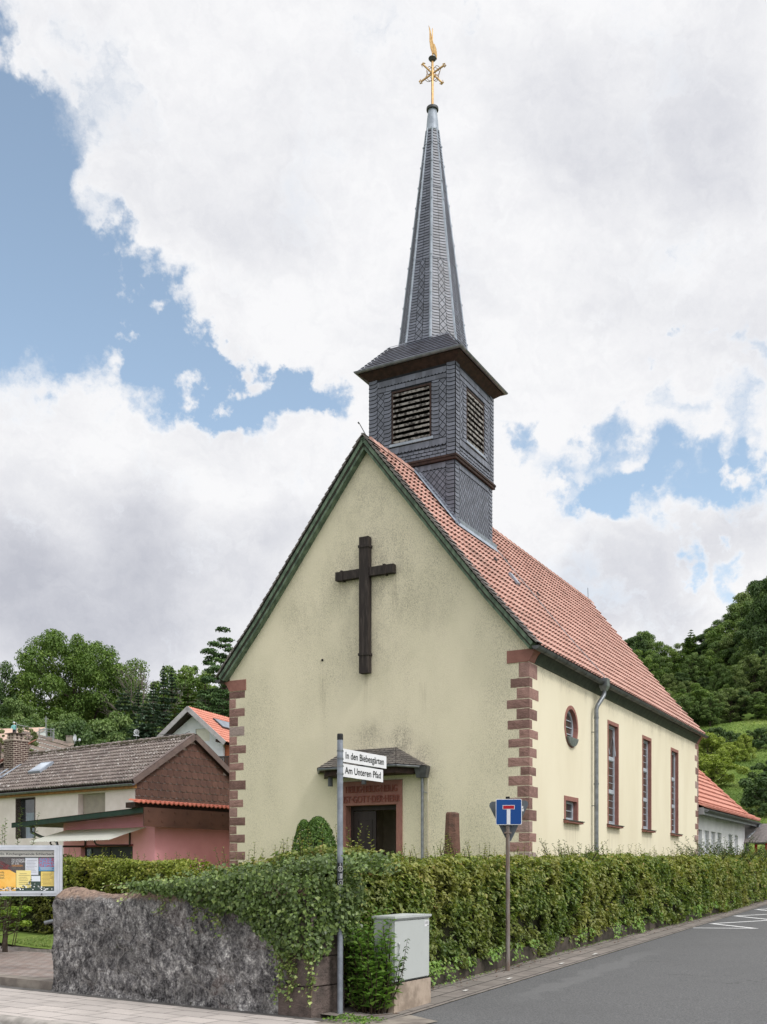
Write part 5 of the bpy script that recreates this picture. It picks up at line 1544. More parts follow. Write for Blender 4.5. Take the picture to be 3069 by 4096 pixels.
# roofer on the scaffold
def skin_person(name, parent_label, base, sc_):
    vs = [(0, 0, .95), (0, 0, 1.2), (0, -.02, 1.42), (0, -.03, 1.52), (0, -.04, 1.68), (.10, 0, .5), (.11, .02, .06), (-.10, 0, .5), (-.11, .02, .06), (.2, -.02, 1.4), (.28, -.12, 1.15), (.22, -.32, 1.05), (-.2, -.02, 1.4), (-.28, -.12, 1.15), (-.22, -.32, 1.05), (.09, 0, .9), (-.09, 0, .9)]
    es = [(0, 1), (1, 2), (2, 3), (3, 4), (0, 15), (15, 5), (5, 6), (0, 16), (16, 7), (7, 8), (2, 9), (9, 10), (10, 11), (2, 12), (12, 13), (13, 14)]
    rd = [.16, .15, .15, .06, .1, .08, .05, .08, .05, .07, .05, .04, .07, .05, .04, .1, .1]
    me = bpy.data.meshes.new(name); me.from_pydata([tuple(q * sc_ for q in v) for v in vs], es, [])
    o = bpy.data.objects.new(name, me); COL.objects.link(o); o.location = base
    md = o.modifiers.new('skin', 'SKIN'); md2 = o.modifiers.new('sub', 'SUBSURF'); md2.levels = md2.render_levels = 1
    if me.skin_vertices:
        for i, q in enumerate(rd): me.skin_vertices[0].data[i].radius = (q * sc_, q * sc_)
        me.skin_vertices[0].data[0].use_root = True
    else:
        bm = bmesh.new(); bm.from_mesh(me); ly = bm.verts.layers.skin.verify()
        for i, v in enumerate(bm.verts): v[ly].radius = (rd[i] * sc_, rd[i] * sc_); v[ly].use_root = i == 0
        bm.to_mesh(me); bm.free()
    m, N, b = newmat('work_clothes')
    z = N.sep(N.obj())[2]
    c = N.mix(N.step(z, 1.50 * sc_, 1.56 * sc_, False), N.mix(N.step(z, 1.0 * sc_, 1.02 * sc_, False), S(40, 42, 50), S(128, 186, 186)), S(196, 150, 124))
    N.put(b.inputs['Base Color'], c); b.inputs['Roughness'].default_value = .8; me.materials.append(m)
    return o


pr = skin_person('person', '', Vector(at(57, 2958, 66)), .6)
tag(pr, 'person in a pale teal shirt and dark trousers standing on the scaffold', 'person')
mb = MB(); q = Vector(at(57, 2958, 66)); mb.lathe((q.x, q.y - .03, q.z + 1.0), [(.06, 0), (.085, .03), (.07, .08), (.02, .1)], 10); mb.v = [tuple(Vector(v) - q) for v in mb.v]; cap = mb.build('cap', M_WHITE); cap.parent = pr


# ================================================================== STONE WALL AT THE CORNER
def mat_rubble():
    m, N, b = newmat('lichened_rubble')
    v = N.obj()
    wv = N.vmath('ADD', v, N.vmath('SCALE', N.vmath('SUBTRACT', N.noise(v, 5, 4, .6, 1), (.5, .5, .5)), .28))
    edge = N.vor(N.vmath('MULTIPLY', wv, (1, 1, 1.15)), 2.7, 'DISTANCE_TO_EDGE')
    cell = N.sep(N.vor(N.vmath('MULTIPLY', wv, (1, 1, 1.15)), 2.7, 'F1', 1))[0]
    mot = N.noise(N.vmath('MULTIPLY', v, (1, 1, .8)), 11, 8, .72)
    fin = N.noise(v, 33, 5, .75)
    mm = N.math('ADD', N.math('MULTIPLY', mot, .62), N.math('MULTIPLY', fin, .38))
    c = N.ramp(mm, [(.385, S(46, 45, 46)), (.45, S(84, 82, 83)), (.505, S(120, 118, 118)), (.55, S(152, 149, 147)), (.60, S(196, 194, 191)), (.66, S(220, 218, 215))])
    tone = N.math('ADD', .88, N.math('MULTIPLY', cell, .72))
    c = N.vmath('SCALE', c, tone)
    c = N.mix(N.math('MULTIPLY', N.step(N.noise(v, 2.1, 5, .65), .50, .62), .55), c, S(58, 56, 57))
    c = N.mix(N.math('MULTIPLY', N.step(cell, .80, .9), .3), c, S(120, 100, 90))
    c = N.mix(N.math('MULTIPLY', N.step(edge, .045, .012), N.math('MULTIPLY', N.step(N.noise(v, 2.6, 4, .6), .42, .56), .75)), c, S(150, 146, 143))
    c = N.mix(N.math('MULTIPLY', N.step(N.noise(v, 6, 3, .6), .68, .74), .6), c, S(74, 80, 46))
    pale = N.step(N.noise(N.vmath('ADD', v, (3.1, 1.7, 0.4)), 2.7, 6, .68), .53, .62)
    c = N.mix(N.math('MULTIPLY', pale, .5), c, N.vmath('SCALE', N.mix(N.step(fin, .42, .6), S(120, 117, 115), S(168, 165, 162)), 1.0))
    spk = fin
    z = N.sep(v)[2]
    # washed sandstone coping on top
    top = N.step(N.math('ADD', z, N.math('MULTIPLY', N.math('SUBTRACT', N.noise(v, 6, 5, .7), .5), .22)), 1.27, 1.36)
    c = N.mix(top, c, N.mix(N.step(N.noise(v, 14, 6, .7), .4, .65), S(170, 146, 130), S(120, 104, 96)))
    # repaired joint near the left end and redder corner blocks on the right
    w = N.math('ADD', N.vmath('DOT_PRODUCT', v, tuple(EW), out=1), 2.3)
    red = N.step(N.math('ADD', w, N.math('MULTIPLY', N.noise(v, 4, 4), .4)), .62, .42)
    c = N.mix(N.math('MULTIPLY', red, .6), c, N.mix(N.noise(v, 16, 5, .7), S(104, 76, 66), S(76, 60, 54)))
    N.put(b.inputs['Base Color'], c); b.inputs['Roughness'].default_value = .95; b.inputs['Specular IOR Level'].default_value = .12
    h = N.math('ADD', N.math('ADD', N.math('MULTIPLY', N.step(edge, .0, .10), .6), N.math('MULTIPLY', N.noise(v, 22, 7, .75), 1.0)), N.math('MULTIPLY', spk, .3))
    N.l.new(N.bump(h, .85, .05), b.inputs['Normal'])
    return m


wall = empty('stone_wall', WF(2.3, .25, 0), 'low rough grey rubble garden wall with rounded coping, ivy over its right end', 'wall')
WL, WT = 4.66, .52
def wtop(w): return 1.47 + .06 * math.sin(w * 1.1 + .5) + .03 * math.sin(w * 3.1)
prof = []       # (n, z fraction-of-top, rounding)
mb = MB(); nw, npf = 190, 84
rows = []
for i in range(nw + 1):
    w = WL * i / nw
    tp = wtop(w)
    e = min(1.0, (WL - w) / .16); tp -= (1 - math.sqrt(max(0, 1 - (1 - e) ** 2))) * .13
    row = []
    hr = .18
    path = [(0, -.05), (0, tp - hr)] + [(WT / 2 - WT / 2 * math.cos(a), tp - hr + hr * math.sin(a)) for a in np.linspace(0, math.pi, 15)[1:-1]] + [(WT, tp - hr), (WT, -.05)]
    # even spacing along the path
    cum = [0]
    for (a, b_), (c_, d_) in zip(path, path[1:]): cum.append(cum[-1] + math.hypot(c_ - a, d_ - b_))
    for k in range(npf + 1):
        q = cum[-1] * k / npf
        n_ = float(np.interp(q, cum, [p[0] for p in path])); z_ = float(np.interp(q, cum, [p[1] for p in path]))
        p = Vector(WF(w, n_, z_))
        f1 = mn.fractal(p * 2.6, 1.0, 2.1, 3); f2 = mn.fractal(p * 9, .9, 2.2, 4)
        vd = mn.voronoi(Vector((p.x * 2.7, p.y * 2.7, p.z * 3.1)) + Vector((f1, f1, f1)) * .35)[0]
        dsp = .022 * f1 + .012 * f2 + .04 * min(.35, (vd[1] - vd[0])) - .012
        if z_ < .12: dsp += .03 * (1 - z_ / .12)
        if z_ < -.02 or i in (0,): dsp *= .5
        out = Vector((0, 0, 0))
        s_ = (n_ - WT / 2) / (WT / 2)
        out += EN * s_ + Vector((0, 0, max(0, (z_ - tp + hr) / hr)))
        if out.length > 0: out.normalize()
        row.append(tuple(p + out * dsp + EW * dsp * (.4 if i == nw else 0)))
    rows.append(row)
m_ = npf + 1
mb.add([p for r_ in rows for p in r_], [(i * m_ + k, (i + 1) * m_ + k, (i + 1) * m_ + k + 1, i * m_ + k + 1) for i in range(nw) for k in range(npf)])
half = npf // 2
for i in (0, nw):
    mb.f += [[i * m_ + k, i * m_ + k + 1, i * m_ + npf - k - 1, i * m_ + npf - k] for k in range(half)]; mb.r += [.5] * half
mb.build('masonry', mat_rubble(), wall, smooth=True)
# dressed corner blocks at the street end
mb = MB(); rng = random.Random(12); z = -.04
for k, h in enumerate((.40, .34, .30, .38)):
    lw = (.46, .26, .5, .3)[k]
    g = []
    for w_, n_ in ((-.05, -.035), (lw, -.028), (lw, .25), (-.05, .57)):
        for zz_ in (z + .008, z + h - .008): g.append(WF(w_ + rng.uniform(-.01, .01), n_ + rng.uniform(-.008, .008), zz_))
    mb.add(g, [(0, 1, 3, 2), (2, 3, 5, 4), (4, 5, 7, 6), (6, 7, 1, 0), (0, 2, 4, 6), (1, 7, 5, 3)], rng.random()); z += h
mb.build('corner_block', stone_mat('weathered_block', S(126, 112, 106), S(90, 82, 78), S(132, 126, 120), .15, 1.0, 14), wall)
pp = empty('drain_pipe', WF(4.75, .7, .8), 'grey pipe stub sticking out behind the left end of the stone wall', 'pipe')
mb = MB(); mb.tube([at(178, 3692, 15.6), at(215, 3684, 15.6)], .028, 10); mb.build('tube', M_ZINC, pp)

# ================================================================== HEDGES
ST_HEDGE = [(0, S(68, 88, 44)), (.25, S(88, 110, 54)), (.5, S(114, 132, 66)), (.72, S(146, 154, 84)), (.88, S(178, 176, 108)), (1, S(176, 148, 96))]
M_HEDGE = leafmat('hornbeam_leaf', ST_HEDGE, .30, S(150, 146, 84), .7)
M_HEDGEB = leafmat('garden_hedge_leaf', [(0, S(88, 104, 40)), (.5, S(128, 142, 58)), (.85, S(160, 164, 78)), (1, S(176, 168, 96))], .28, S(130, 120, 50), .9)
M_TWIG = pm('hedge_twigs', S(64, 52, 38), S(44, 36, 26), 8, .95)
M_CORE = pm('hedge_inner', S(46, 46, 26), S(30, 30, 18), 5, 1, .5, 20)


def box_shell(rng, fr, a0, a1, dep, top, n, lump, face_w=(.62, .30, .08), seed=0, low=0.0, ea=0, eb=0, ends=True, gaps=True):
    q2 = random.Random(seed)
    P = []; Nn = []; Hh = []
    ux = Vector(fr(1, 0, 0)) - Vector(fr(0, 0, 0)); uy = Vector(fr(0, 1, 0)) - Vector(fr(0, 0, 0)); ux.normalize(); uy.normalize()
    A = rng.uniform(a0, a1, n); K = rng.random(n); D = rng.random(n) ** 1.6; Q = rng.random(n)
    for a, k, d, q in zip(A, K, D, Q):
        tp = top(a); lo = low(a) if callable(low) else low
        if k < face_w[0]:
            z = lo + (tp - lo) * q ** .9; x = (a, 0, z); nn = -uy * .5 + Vector((0, 0, .9)); inw = uy
        elif k < face_w[0] + face_w[1]:
            x = (a, dep * q, tp); nn = Vector((0, 0, 1)) + (uy * (q - .5)) * .8; inw = Vector((0, 0, -1))
        else:
            z = lo + (tp - lo) * q; x = (a, dep, z); nn = uy * .7 + Vector((0, 0, .7)); inw = -uy
        p = Vector(fr(*x))
        # rounded shoulders
        if k < face_w[0] and tp - x[2] < .22: p += uy * (.22 - (tp - x[2])) * .55
        nz = mn.fractal(p * 2.3 + Vector((seed, 0, 0)), 1, 2, 3); n2 = mn.noise(p * 7.5 + Vector((0, seed, 0)))
        p -= inw * (lump * nz + lump * .55 * n2) - inw * d * .20
        if ends and min(a - ea, eb - a) < .22 and q2.random() < .5:
            sg = -1 if a - ea < .22 else 1
            zz = lo + (tp - lo) * q2.random(); pe = Vector(fr(ea if sg < 0 else eb, dep * q2.random(), zz)) + ux * sg * (lump * nz - .1 * d)
            p = pe; nn = ux * sg * .75 + Vector((0, 0, .75)); x = (a, 0, zz)
        if gaps and mn.fractal(p * 3.1 + Vector((9 + seed, 0, 0)), 1, 2, 3) > .30 - .25 * q2.random(): p += inw * (.12 + .1 * q2.random())
        P.append(p); Nn.append(nn); Hh.append((x[2] - lo) / max(.1, tp - lo))
    return np.array([tuple(p) for p in P]), np.array([tuple(p) for p in Nn]), np.array(Hh)


def hedge(name, label, fr, a0, a1, dep, top, dens, lsize, mat, org, seed=1, low=0.0, lump=.07, shoots=0, group=None, redtop=.25, shoot_h=.2, face_w=(.60, .32, .08), nose=None):
    rng = np.random.default_rng(seed)
    root = empty(name, org, label, 'hedge', group)
    n = len(dens)
    Ps, Ns, Rs, Ss = [], [], [], []
    for (b0, b1, cnt, ls) in dens:
        P, Nn, H = box_shell(rng, fr, b0, b1, dep, top, cnt, lump, face_w, seed, low, a0, a1)
        r = np.clip(rng.normal(.45, .17, cnt) + redtop * (H - .5) + .22 * vnoise(P, 1.1, seed), 0, 1)
        Ps.append(P); Ns.append(Nn + rng.normal(0, .40, (cnt, 3))); Rs.append(r); Ss.append(ls * rng.uniform(.7, 1.25, cnt))
    P = np.concatenate(Ps); Nn = np.concatenate(Ns); r = np.concatenate(Rs); sz = np.concatenate(Ss)
    tip = rng.normal(0, 1, (len(P), 3)); tip[:, 2] -= .25
    uy = np.array(Vector(fr(0, 1, 0)) - Vector(fr(0, 0, 0))); tip -= uy * .9
    leaf_obj('foliage', mat, root, P, Nn, sz, r, .58, tip, .16, seed)
    # inner mass and stems so that nothing shows through
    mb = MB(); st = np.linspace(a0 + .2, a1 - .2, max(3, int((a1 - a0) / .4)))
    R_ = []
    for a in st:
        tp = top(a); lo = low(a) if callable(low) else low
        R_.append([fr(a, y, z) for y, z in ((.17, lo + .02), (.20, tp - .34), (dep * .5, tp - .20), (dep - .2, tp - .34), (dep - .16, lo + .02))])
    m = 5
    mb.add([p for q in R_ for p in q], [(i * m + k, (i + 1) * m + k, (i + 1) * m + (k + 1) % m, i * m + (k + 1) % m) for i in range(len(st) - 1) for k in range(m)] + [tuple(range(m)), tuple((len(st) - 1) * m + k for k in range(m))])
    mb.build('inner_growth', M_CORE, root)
    if shoots:
        rr = random.Random(seed); mb = MB(); LP = []; LN = []; LT = []; LR = []; LS = []
        for _ in range(shoots):
            a = rr.uniform(a0, a1) if nose is None else (rr.uniform(*nose[0]) if rr.random() < nose[1] else rr.uniform(a0, a1))
            y = rr.uniform(.08, dep * .7); b0 = Vector(fr(a, y, top(a) - .08)); h = shoot_h * rr.uniform(.35, 1.5) ** 1.4
            tpv = b0 + Vector((rr.uniform(-.3, .3) * h, rr.uniform(-.3, .3) * h, h + .06))
            mb.tube([b0, (b0 + tpv) / 2 + Vector((rr.uniform(-.02, .02), 0, 0)), tpv], [.004, .003, .0015], 4)
            k = int(3 + h * 26)
            for i in range(k):
                f = (i + .5) / k; p = b0 + (tpv - b0) * f
                an = i * 2.4 + rr.random(); dv = Vector((math.cos(an), math.sin(an), .5))
                s_ = .048 * (1.15 - .55 * f) * rr.uniform(.8, 1.2) * (1 + .01 * b0.y)
                LP.append(p + dv * s_ * .5); LT.append(dv); LN.append(Vector((-math.cos(an) * .5, -math.sin(an) * .5, 1)) + Vector((rr.gauss(0, .3), rr.gauss(0, .3), 0))); LR.append(min(1, max(0, rr.gauss(.6, .2)))); LS.append(s_)
        mb.build('twig', M_TWIG, root, recalc=False)['kind'] = 'stuff'
        leaf_obj('shoot_leaves', mat, root, np.array([tuple(p) for p in LP]), np.array([tuple(p) for p in LN]), np.array(LS), np.array(LR), .52, np.array([tuple(p) for p in LT]), .15, seed)
    return root


hq = 6.2
FRH = lambda a, y, z: (lambda p: (p[0], p[1], z + gz(p[0], p[1])))(RD(a, hq + .12 + y + .10 * (1 - smooth01((a - 11.6) / .9)) - .36 * smooth01((a - 19) / 12), 0))
def top_road(a): return 1.78 - .12 * smooth01((a - 17) / 12) + .03 * math.sin(a * .9) + .025 * math.sin(a * 2.3 + 1) - .05 * smooth01((a - 14) / 10) + .04 * math.sin(a * .31)
def low_road(a): return .19 + .07 * math.sin(a * 2.1) + .07 * math.sin(a * .83 + 2) - .16 * smooth01((a - 27) / 6)
hedge('clipped_hedge', 'long clipped hornbeam hedge on a low concrete kerb along the side road', FRH, 10.9, 62, 1.0, top_road,
      [(10.9, 13.5, 14500, .082), (13.5, 18, 22000, .082), (18, 25, 27000, .090), (25, 36, 28000, .10), (36, 62, 22000, .13)], .05, M_HEDGE, RD(30, hq, .3), 3, low_road, .10, 620, shoot_h=.20)
# taller, darker shoots of other shrubs grow out of the far hedge
def sprout_clump(name, label, c, n, h, spread, mat, lsize, seed, cat='shrub', group=None, stemc=M_TWIG, per=26, asp=.42):
    rr = random.Random(seed); root = empty(name, c, label, cat, group); mb = MB(); LP, LN, LT, LR, LS = [], [], [], [], []
    for i in range(n):
        an = rr.uniform(0, 6.28); rad_ = spread * math.sqrt(rr.random())
        b0 = Vector(c) + Vector((math.cos(an) * rad_ * .6, math.sin(an) * rad_ * .6, 0)); hh = h * rr.uniform(.55, 1.1)
        t_ = b0 + Vector((math.cos(an) * rad_ * .7, math.sin(an) * rad_ * .7, hh)); mid = (b0 + t_) / 2 + Vector((rr.gauss(0, .05), rr.gauss(0, .05), hh * .06))
        mb.tube([b0, mid, t_], [.009, .006, .002], 5)
        k = int(per * hh)
        for j in range(k):
            f = .12 + .88 * j / max(1, k - 1); p = (b0 * (1 - f) + mid * f) * (1 - f) + (mid * (1 - f) + t_ * f) * f
            a2 = j * 2.4 + rr.random() * .8; dv = Vector((math.cos(a2), math.sin(a2), rr.uniform(-.1, .55))); s_ = lsize * rr.uniform(.7, 1.2) * (1.1 - .45 * f)
            LP.append(p + dv * s_ * .55); LT.append(dv); LN.append(Vector((-dv.x * .5, -dv.y * .5, 1.0)) + Vector((rr.gauss(0, .3), rr.gauss(0, .3), 0))); LR.append(min(1, max(0, rr.gauss(.5, .2)))); LS.append(s_)
    mb.build('stem', stemc, root, recalc=False)
    leaf_obj('leaves', mat, root, np.array([tuple(p) for p in LP]), np.array([tuple(p) for p in LN]), np.array(LS), np.array(LR), asp, np.array([tuple(p) for p in LT]), .14, seed)
    return root


M_ELDER = leafmat('elder_leaf', [(0, S(44, 64, 30)), (.5, S(66, 92, 42)), (1, S(104, 128, 64))], .25)
def on_hedge(s, y, dz): p = FRH(s, y, 0); return (p[0], p[1], p[2] + dz)
sprout_clump('elder_shoots', 'dark leafy shoots rising from the hedge below the grey downpipe', on_hedge(20.6, .6, 1.45), 26, .62, .62, M_ELDER, .085, 11, group='shoots growing out of the hedge')
sprout_clump('elder_shoots', 'leafy shoots rising from the hedge before the first white shutters', on_hedge(31.6, .6, 1.4), 26, .75, .8, M_ELDER, .10, 12, group='shoots growing out of the hedge')
sprout_clump('elder_shoots', 'broad clump of leafy shoots in the hedge under the right white shutters', on_hedge(35.2, .6, 1.4), 40, .85, 1.3, M_ELDER, .11, 13, group='shoots growing out of the hedge')
sprout_clump('elder_shoots', 'leafy shoots at the far end of the hedge in front of the play tower', on_hedge(38.4, .6, 1.3), 40, .75, 1.2, M_ELDER, .11, 14, group='shoots growing out of the hedge')
sprout_clump('privet_shoots', 'thin upright shoots in the hedge beside the stone stump', on_hedge(15.0, .7, 1.5), 12, .62, .25, M_HEDGE, .06, 15, group='shoots growing out of the hedge', per=30)
# the kerb under the hedge
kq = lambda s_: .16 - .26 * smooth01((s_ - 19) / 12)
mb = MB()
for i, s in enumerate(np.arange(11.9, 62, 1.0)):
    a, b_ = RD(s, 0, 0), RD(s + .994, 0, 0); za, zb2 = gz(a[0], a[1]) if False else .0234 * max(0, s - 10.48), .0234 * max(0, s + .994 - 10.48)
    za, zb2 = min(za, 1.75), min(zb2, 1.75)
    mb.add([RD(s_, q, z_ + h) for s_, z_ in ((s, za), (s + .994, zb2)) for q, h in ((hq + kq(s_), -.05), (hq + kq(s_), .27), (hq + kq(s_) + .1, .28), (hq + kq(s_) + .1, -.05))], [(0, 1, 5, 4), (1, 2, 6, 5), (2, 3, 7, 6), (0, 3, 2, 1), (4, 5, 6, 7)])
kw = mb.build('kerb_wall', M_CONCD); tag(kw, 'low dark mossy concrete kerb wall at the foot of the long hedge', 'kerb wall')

# hedge behind the stone wall, sloping down to the left
FRF = lambda a, y, z: WF(a, .62 + y, z)
hedge('clipped_hedge', 'leafy hedge behind the ivy covered stone wall sloping down to the left', FRF, .0, 3.0, 1.0, lambda a: 1.93 - .02 * a - .42 * smooth01((a - 1.0) / 2.2) + .03 * math.sin(a * 3),
      [(.0, 1.2, 9000, .07), (1.2, 3.0, 7500, .07)], .05, M_HEDGE, WF(1, 1.1, .3), 5, .3, .08, 70, shoot_h=.2)
# garden hedge beyond the lawn
P3 = Vector((-3.75, 20.2, 0)); D3 = Vector((-.83, .55, 0)).normalized(); N3 = Vector((.55, .83, 0)).normalized()
FR3 = lambda a, y, z: (P3.x + D3.x * a + N3.x * y, P3.y + D3.y * a + N3.y * y, z + LZ(P3.x + D3.x * a, P3.y + D3.y * a))
hedge('clipped_hedge', 'garden hedge beyond the stone wall in front of the pink garage', FR3, -.55, 3.95, 1.2, lambda a: 1.66 - .45 * smooth01((.45 - a) / .9) + .03 * math.sin(a * 2.4),
      [(-.55, 3.95, 19000, .078)], .06, M_HEDGEB, FR3(2, .5, 0), 7, .1, .09, 60, shoot_h=.16)
hedge('clipped_hedge', 'darker garden hedge behind the notice board at the lawn edge', FR3, 3.98, 11.5, 1.2, lambda a: 1.62 + .03 * math.sin(a * 2),
      [(3.98, 8.0, 20000, .066), (8.0, 11.5, 8000, .075)], .06, leafmat('dark_hedge_leaf', [(0, S(44, 58, 24)), (.5, S(76, 94, 36)), (.85, S(110, 122, 48)), (1, S(150, 138, 70))], .22, S(120, 118, 50), 1.2), FR3(7, .5, 0), 8, .05, .14, 0)

# ================================================================== IVY ON THE WALL
M_IVY = leafmat('ivy_leaf', [(0, S(64, 82, 42)), (.45, S(94, 116, 58)), (.8, S(130, 150, 80)), (1, S(176, 188, 118))], .15, None, rough=.38, spec=.5)
ivy = empty('ivy', WF(.6, -.1, 1.0), 'dark green ivy hanging over the right end of the stone wall', 'ivy')
rng = np.random.default_rng(21); rr = random.Random(21)
P, Nn, Tt, Rr, Sz = [], [], [], [], []
def ivy_low(w):      # lower edge of the ivy curtain on the wall face
    return float(np.interp(w, [-.6, -.1, .25, .5, .85, 1.2, 1.6, 2.1, 2.7, 3.2], [.9, .68, .70, .84, 1.04, 1.18, 1.27, 1.36, 1.46, 1.58])) + .10 * mn.noise(Vector((w * 4, 3, 0))) + .05 * mn.noise(Vector((w * 13, 1, 0)))
n_i = 0
while n_i < 10500:
    w = rr.uniform(-.75, 2.95); lo = ivy_low(w)
    if rr.random() < .72:
        hi = 1.62 - .10 * smooth01((w - 1.0) / 1.5); z = lo + (hi - lo) * rr.random(); out = .06 + .16 * rr.random() * min(1, (z - lo) * 3 + .35); nn = -EN * .85 + Vector((0, 0, .5)); p = Vector(WF(w, -out, z))
        if w < .0: p = Vector(WF(w * .35 - .04, -out * .8 + (-w) * .9, z)); nn = -EN * .4 - EW * .7 + Vector((0, 0, .5))
        th = (.82 if w < 1.2 else .52 - .22 * (w - 1.2))
        if rr.random() > th + .25 * mn.noise(Vector((w * 5, z * 5, 2))): continue
    else:
        n__ = rr.uniform(-.05, .75); z = 1.55 + .20 * rr.random() + .12 * smooth01(1.0 - w) ; p = Vector(WF(w, n__, z - .12 * smooth01((w - 1.2) / 1.4))); nn = Vector((0, 0, 1)) - EN * .35
        if w > 1.2 and rr.random() < .3 + .35 * (w - 1.2): continue
    if p.y < 12.2 and abs(p.x + .5 * p.y / 12.2) < .075 and (p.z > 1.44 or p.z < 1.0) : continue
    p += Vector((rr.gauss(0, .02), rr.gauss(0, .02), rr.gauss(0, .02))) - EN * .07 * mn.noise(p * 5)
    P.append(tuple(p)); Nn.append(tuple(nn + Vector((rr.gauss(0, .5), rr.gauss(0, .5), rr.gauss(0, .5))))); Tt.append((rr.gauss(0, .5), rr.gauss(0, .5), -1)); Rr.append(min(1, max(0, rr.gauss(.42, .2)))); Sz.append(.050 * rr.uniform(.6, 1.3)); n_i += 1
for k in range(620):      # the ivy climbs round the sign post
    z = 1.02 + .50 * rr.random(); a_ = rr.uniform(-3.3, .2); q = .05 + .16 * rr.random() * (1 - .5 * abs(z - 1.2))
    if rr.random() < .5 and 1.05 < z < 1.2: continue
    P.append((-.5 + q * math.cos(a_) - .05 * rr.random(), 12.2 + q * math.sin(a_) + .05, z)); Nn.append((math.cos(a_) + rr.gauss(0, .5), math.sin(a_) + rr.gauss(0, .5), .6)); Tt.append((rr.gauss(0, .5), rr.gauss(0, .5), -1)); Rr.append(min(1, max(0, rr.gauss(.5, .2)))); Sz.append(.05 * rr.uniform(.6, 1.3))
mb = MB()
def runner(w0, n0, z0, steps, dw, dz, sag, lf=.052):
    p = Vector(WF(w0, n0, z0)); pts = [p]
    for i in range(steps):
        q = Vector(WF(w0 + dw * (i + 1) / steps + rr.gauss(0, .012), n0 - .03 * math.sin(i), z0 + dz * (i + 1) / steps - sag * ((i + 1) / steps) ** 2 + rr.gauss(0, .01))); pts.append(q)
        for _ in range(3):
            P.append(tuple(q + Vector((rr.gauss(0, .03), rr.gauss(0, .03), rr.gauss(0, .03))))); Nn.append(tuple(-EN * .5 + Vector((rr.gauss(0, .35), rr.gauss(0, .35), .8)))); Tt.append((rr.gauss(0, 1), rr.gauss(0, 1), -.6)); Rr.append(min(1, max(0, rr.gauss(.72, .2)))); Sz.append(lf * rr.uniform(.6, 1.2))
    mb.tube(pts, .004, 4)
for i in range(26):
    w0 = rr.uniform(1.4, 2.9); runner(w0, rr.uniform(-.04, .25), wtop(w0) + .05, 9, rr.uniform(.2, .75), rr.uniform(-.02, .06), rr.uniform(.05, .25))
for i in range(9):
    w0 = rr.uniform(.9, 2.4); runner(w0, -.07, ivy_low(w0) + .08, 8, rr.uniform(-.1, .3), -rr.uniform(.1, .42), .02, .045)
for i in range(14):
    w0 = rr.uniform(-.15, .55); runner(w0, -.06, ivy_low(w0) + .1, 9, rr.uniform(-.15, .12), -rr.uniform(.2, .62), .0, .05)
mb.build('ivy_stem', pm('ivy_wood', S(112, 98, 78), S(84, 72, 56), 20, .9), ivy, recalc=False)['kind'] = 'stuff'
leaf_obj('ivy_leaves', M_IVY, ivy, np.array(P), np.array(Nn), np.array(Sz), np.array(Rr), .95, np.array(Tt), .1, 21)
# leafy weed behind the cabinet and nettle in front of it
M_WEED = leafmat('fresh_weed_leaf', [(0, S(74, 106, 46)), (.5, S(106, 142, 64)), (1, S(150, 178, 96))], .35)
def ground_pt(s, q, dz=0): p = RD(s, q, 0); return (p[0], p[1], gz(p[0], p[1]) + dz)
sprout_clump('weed_bush', 'bright green leafy shrub growing between the post and the grey cabinet', ground_pt(11.02, 6.17, .0), 56, 1.12, .34, M_WEED, .10, 31, cat='shrub', per=34, asp=.5)
sprout_clump('weed_bush', 'large leafed bright green weed leaning over the left side of the cabinet', ground_pt(10.79, 6.0, .0), 40, 1.02, .25, M_WEED, .125, 34, cat='weed', per=30, asp=.52)
sprout_clump('weed_bush', 'low fresh green weed at the foot of the street name post', ground_pt(10.80, 6.12, .02), 30, .5, .22, M_WEED, .085, 32, cat='weed', per=40, asp=.5)
nt = empty('nettle', ground_pt(10.86, 5.99, .0), 'single tall nettle leaning in front of the grey cabinet door', 'weed')
mb = MB(); LP, LN, LT, LR, LS = [], [], [], [], []
b0 = Vector(at(1572, 3912, 12.26)); t_ = Vector(at(1630, 3757, 12.2)); b0.z -= .25
for b1, e1, nn_ in ((b0, t_, 13), (b0 + Vector((.02, -.02, .05)), Vector(at(1618, 3838, 12.2)), 7)):
    mid = (b1 + e1) / 2 + Vector((.03, -.02, .0)); mb.tube([b1, mid, e1], [.006, .004, .002], 5)
    for i in range(nn_):
        f = .35 + .65 * i / (nn_ - 1); p = b1 * (1 - f) ** 2 + mid * 2 * f * (1 - f) + e1 * f * f
        for sg in (1, -1):
            if rr.random() < .25: continue
            dv = Vector((sg * rr.uniform(.5, 1), rr.uniform(-.6, .6), rr.uniform(-.8, -.1))); s_ = .085 * (1.15 - .6 * f) * rr.uniform(.6, 1.2); LP.append(p + dv * s_ * .5); LT.append(dv); LN.append(Vector((sg * .3, -.5, .8))); LR.append(rr.random() * .6); LS.append(s_)
mb.build('stem', M_TWIG, nt, recalc=False); leaf_obj('leaves', M_ELDER, nt, np.array([tuple(p) for p in LP]), np.array([tuple(p) for p in LN]), np.array(LS), np.array(LR), .42, np.array([tuple(p) for p in LT]), .1, 5)
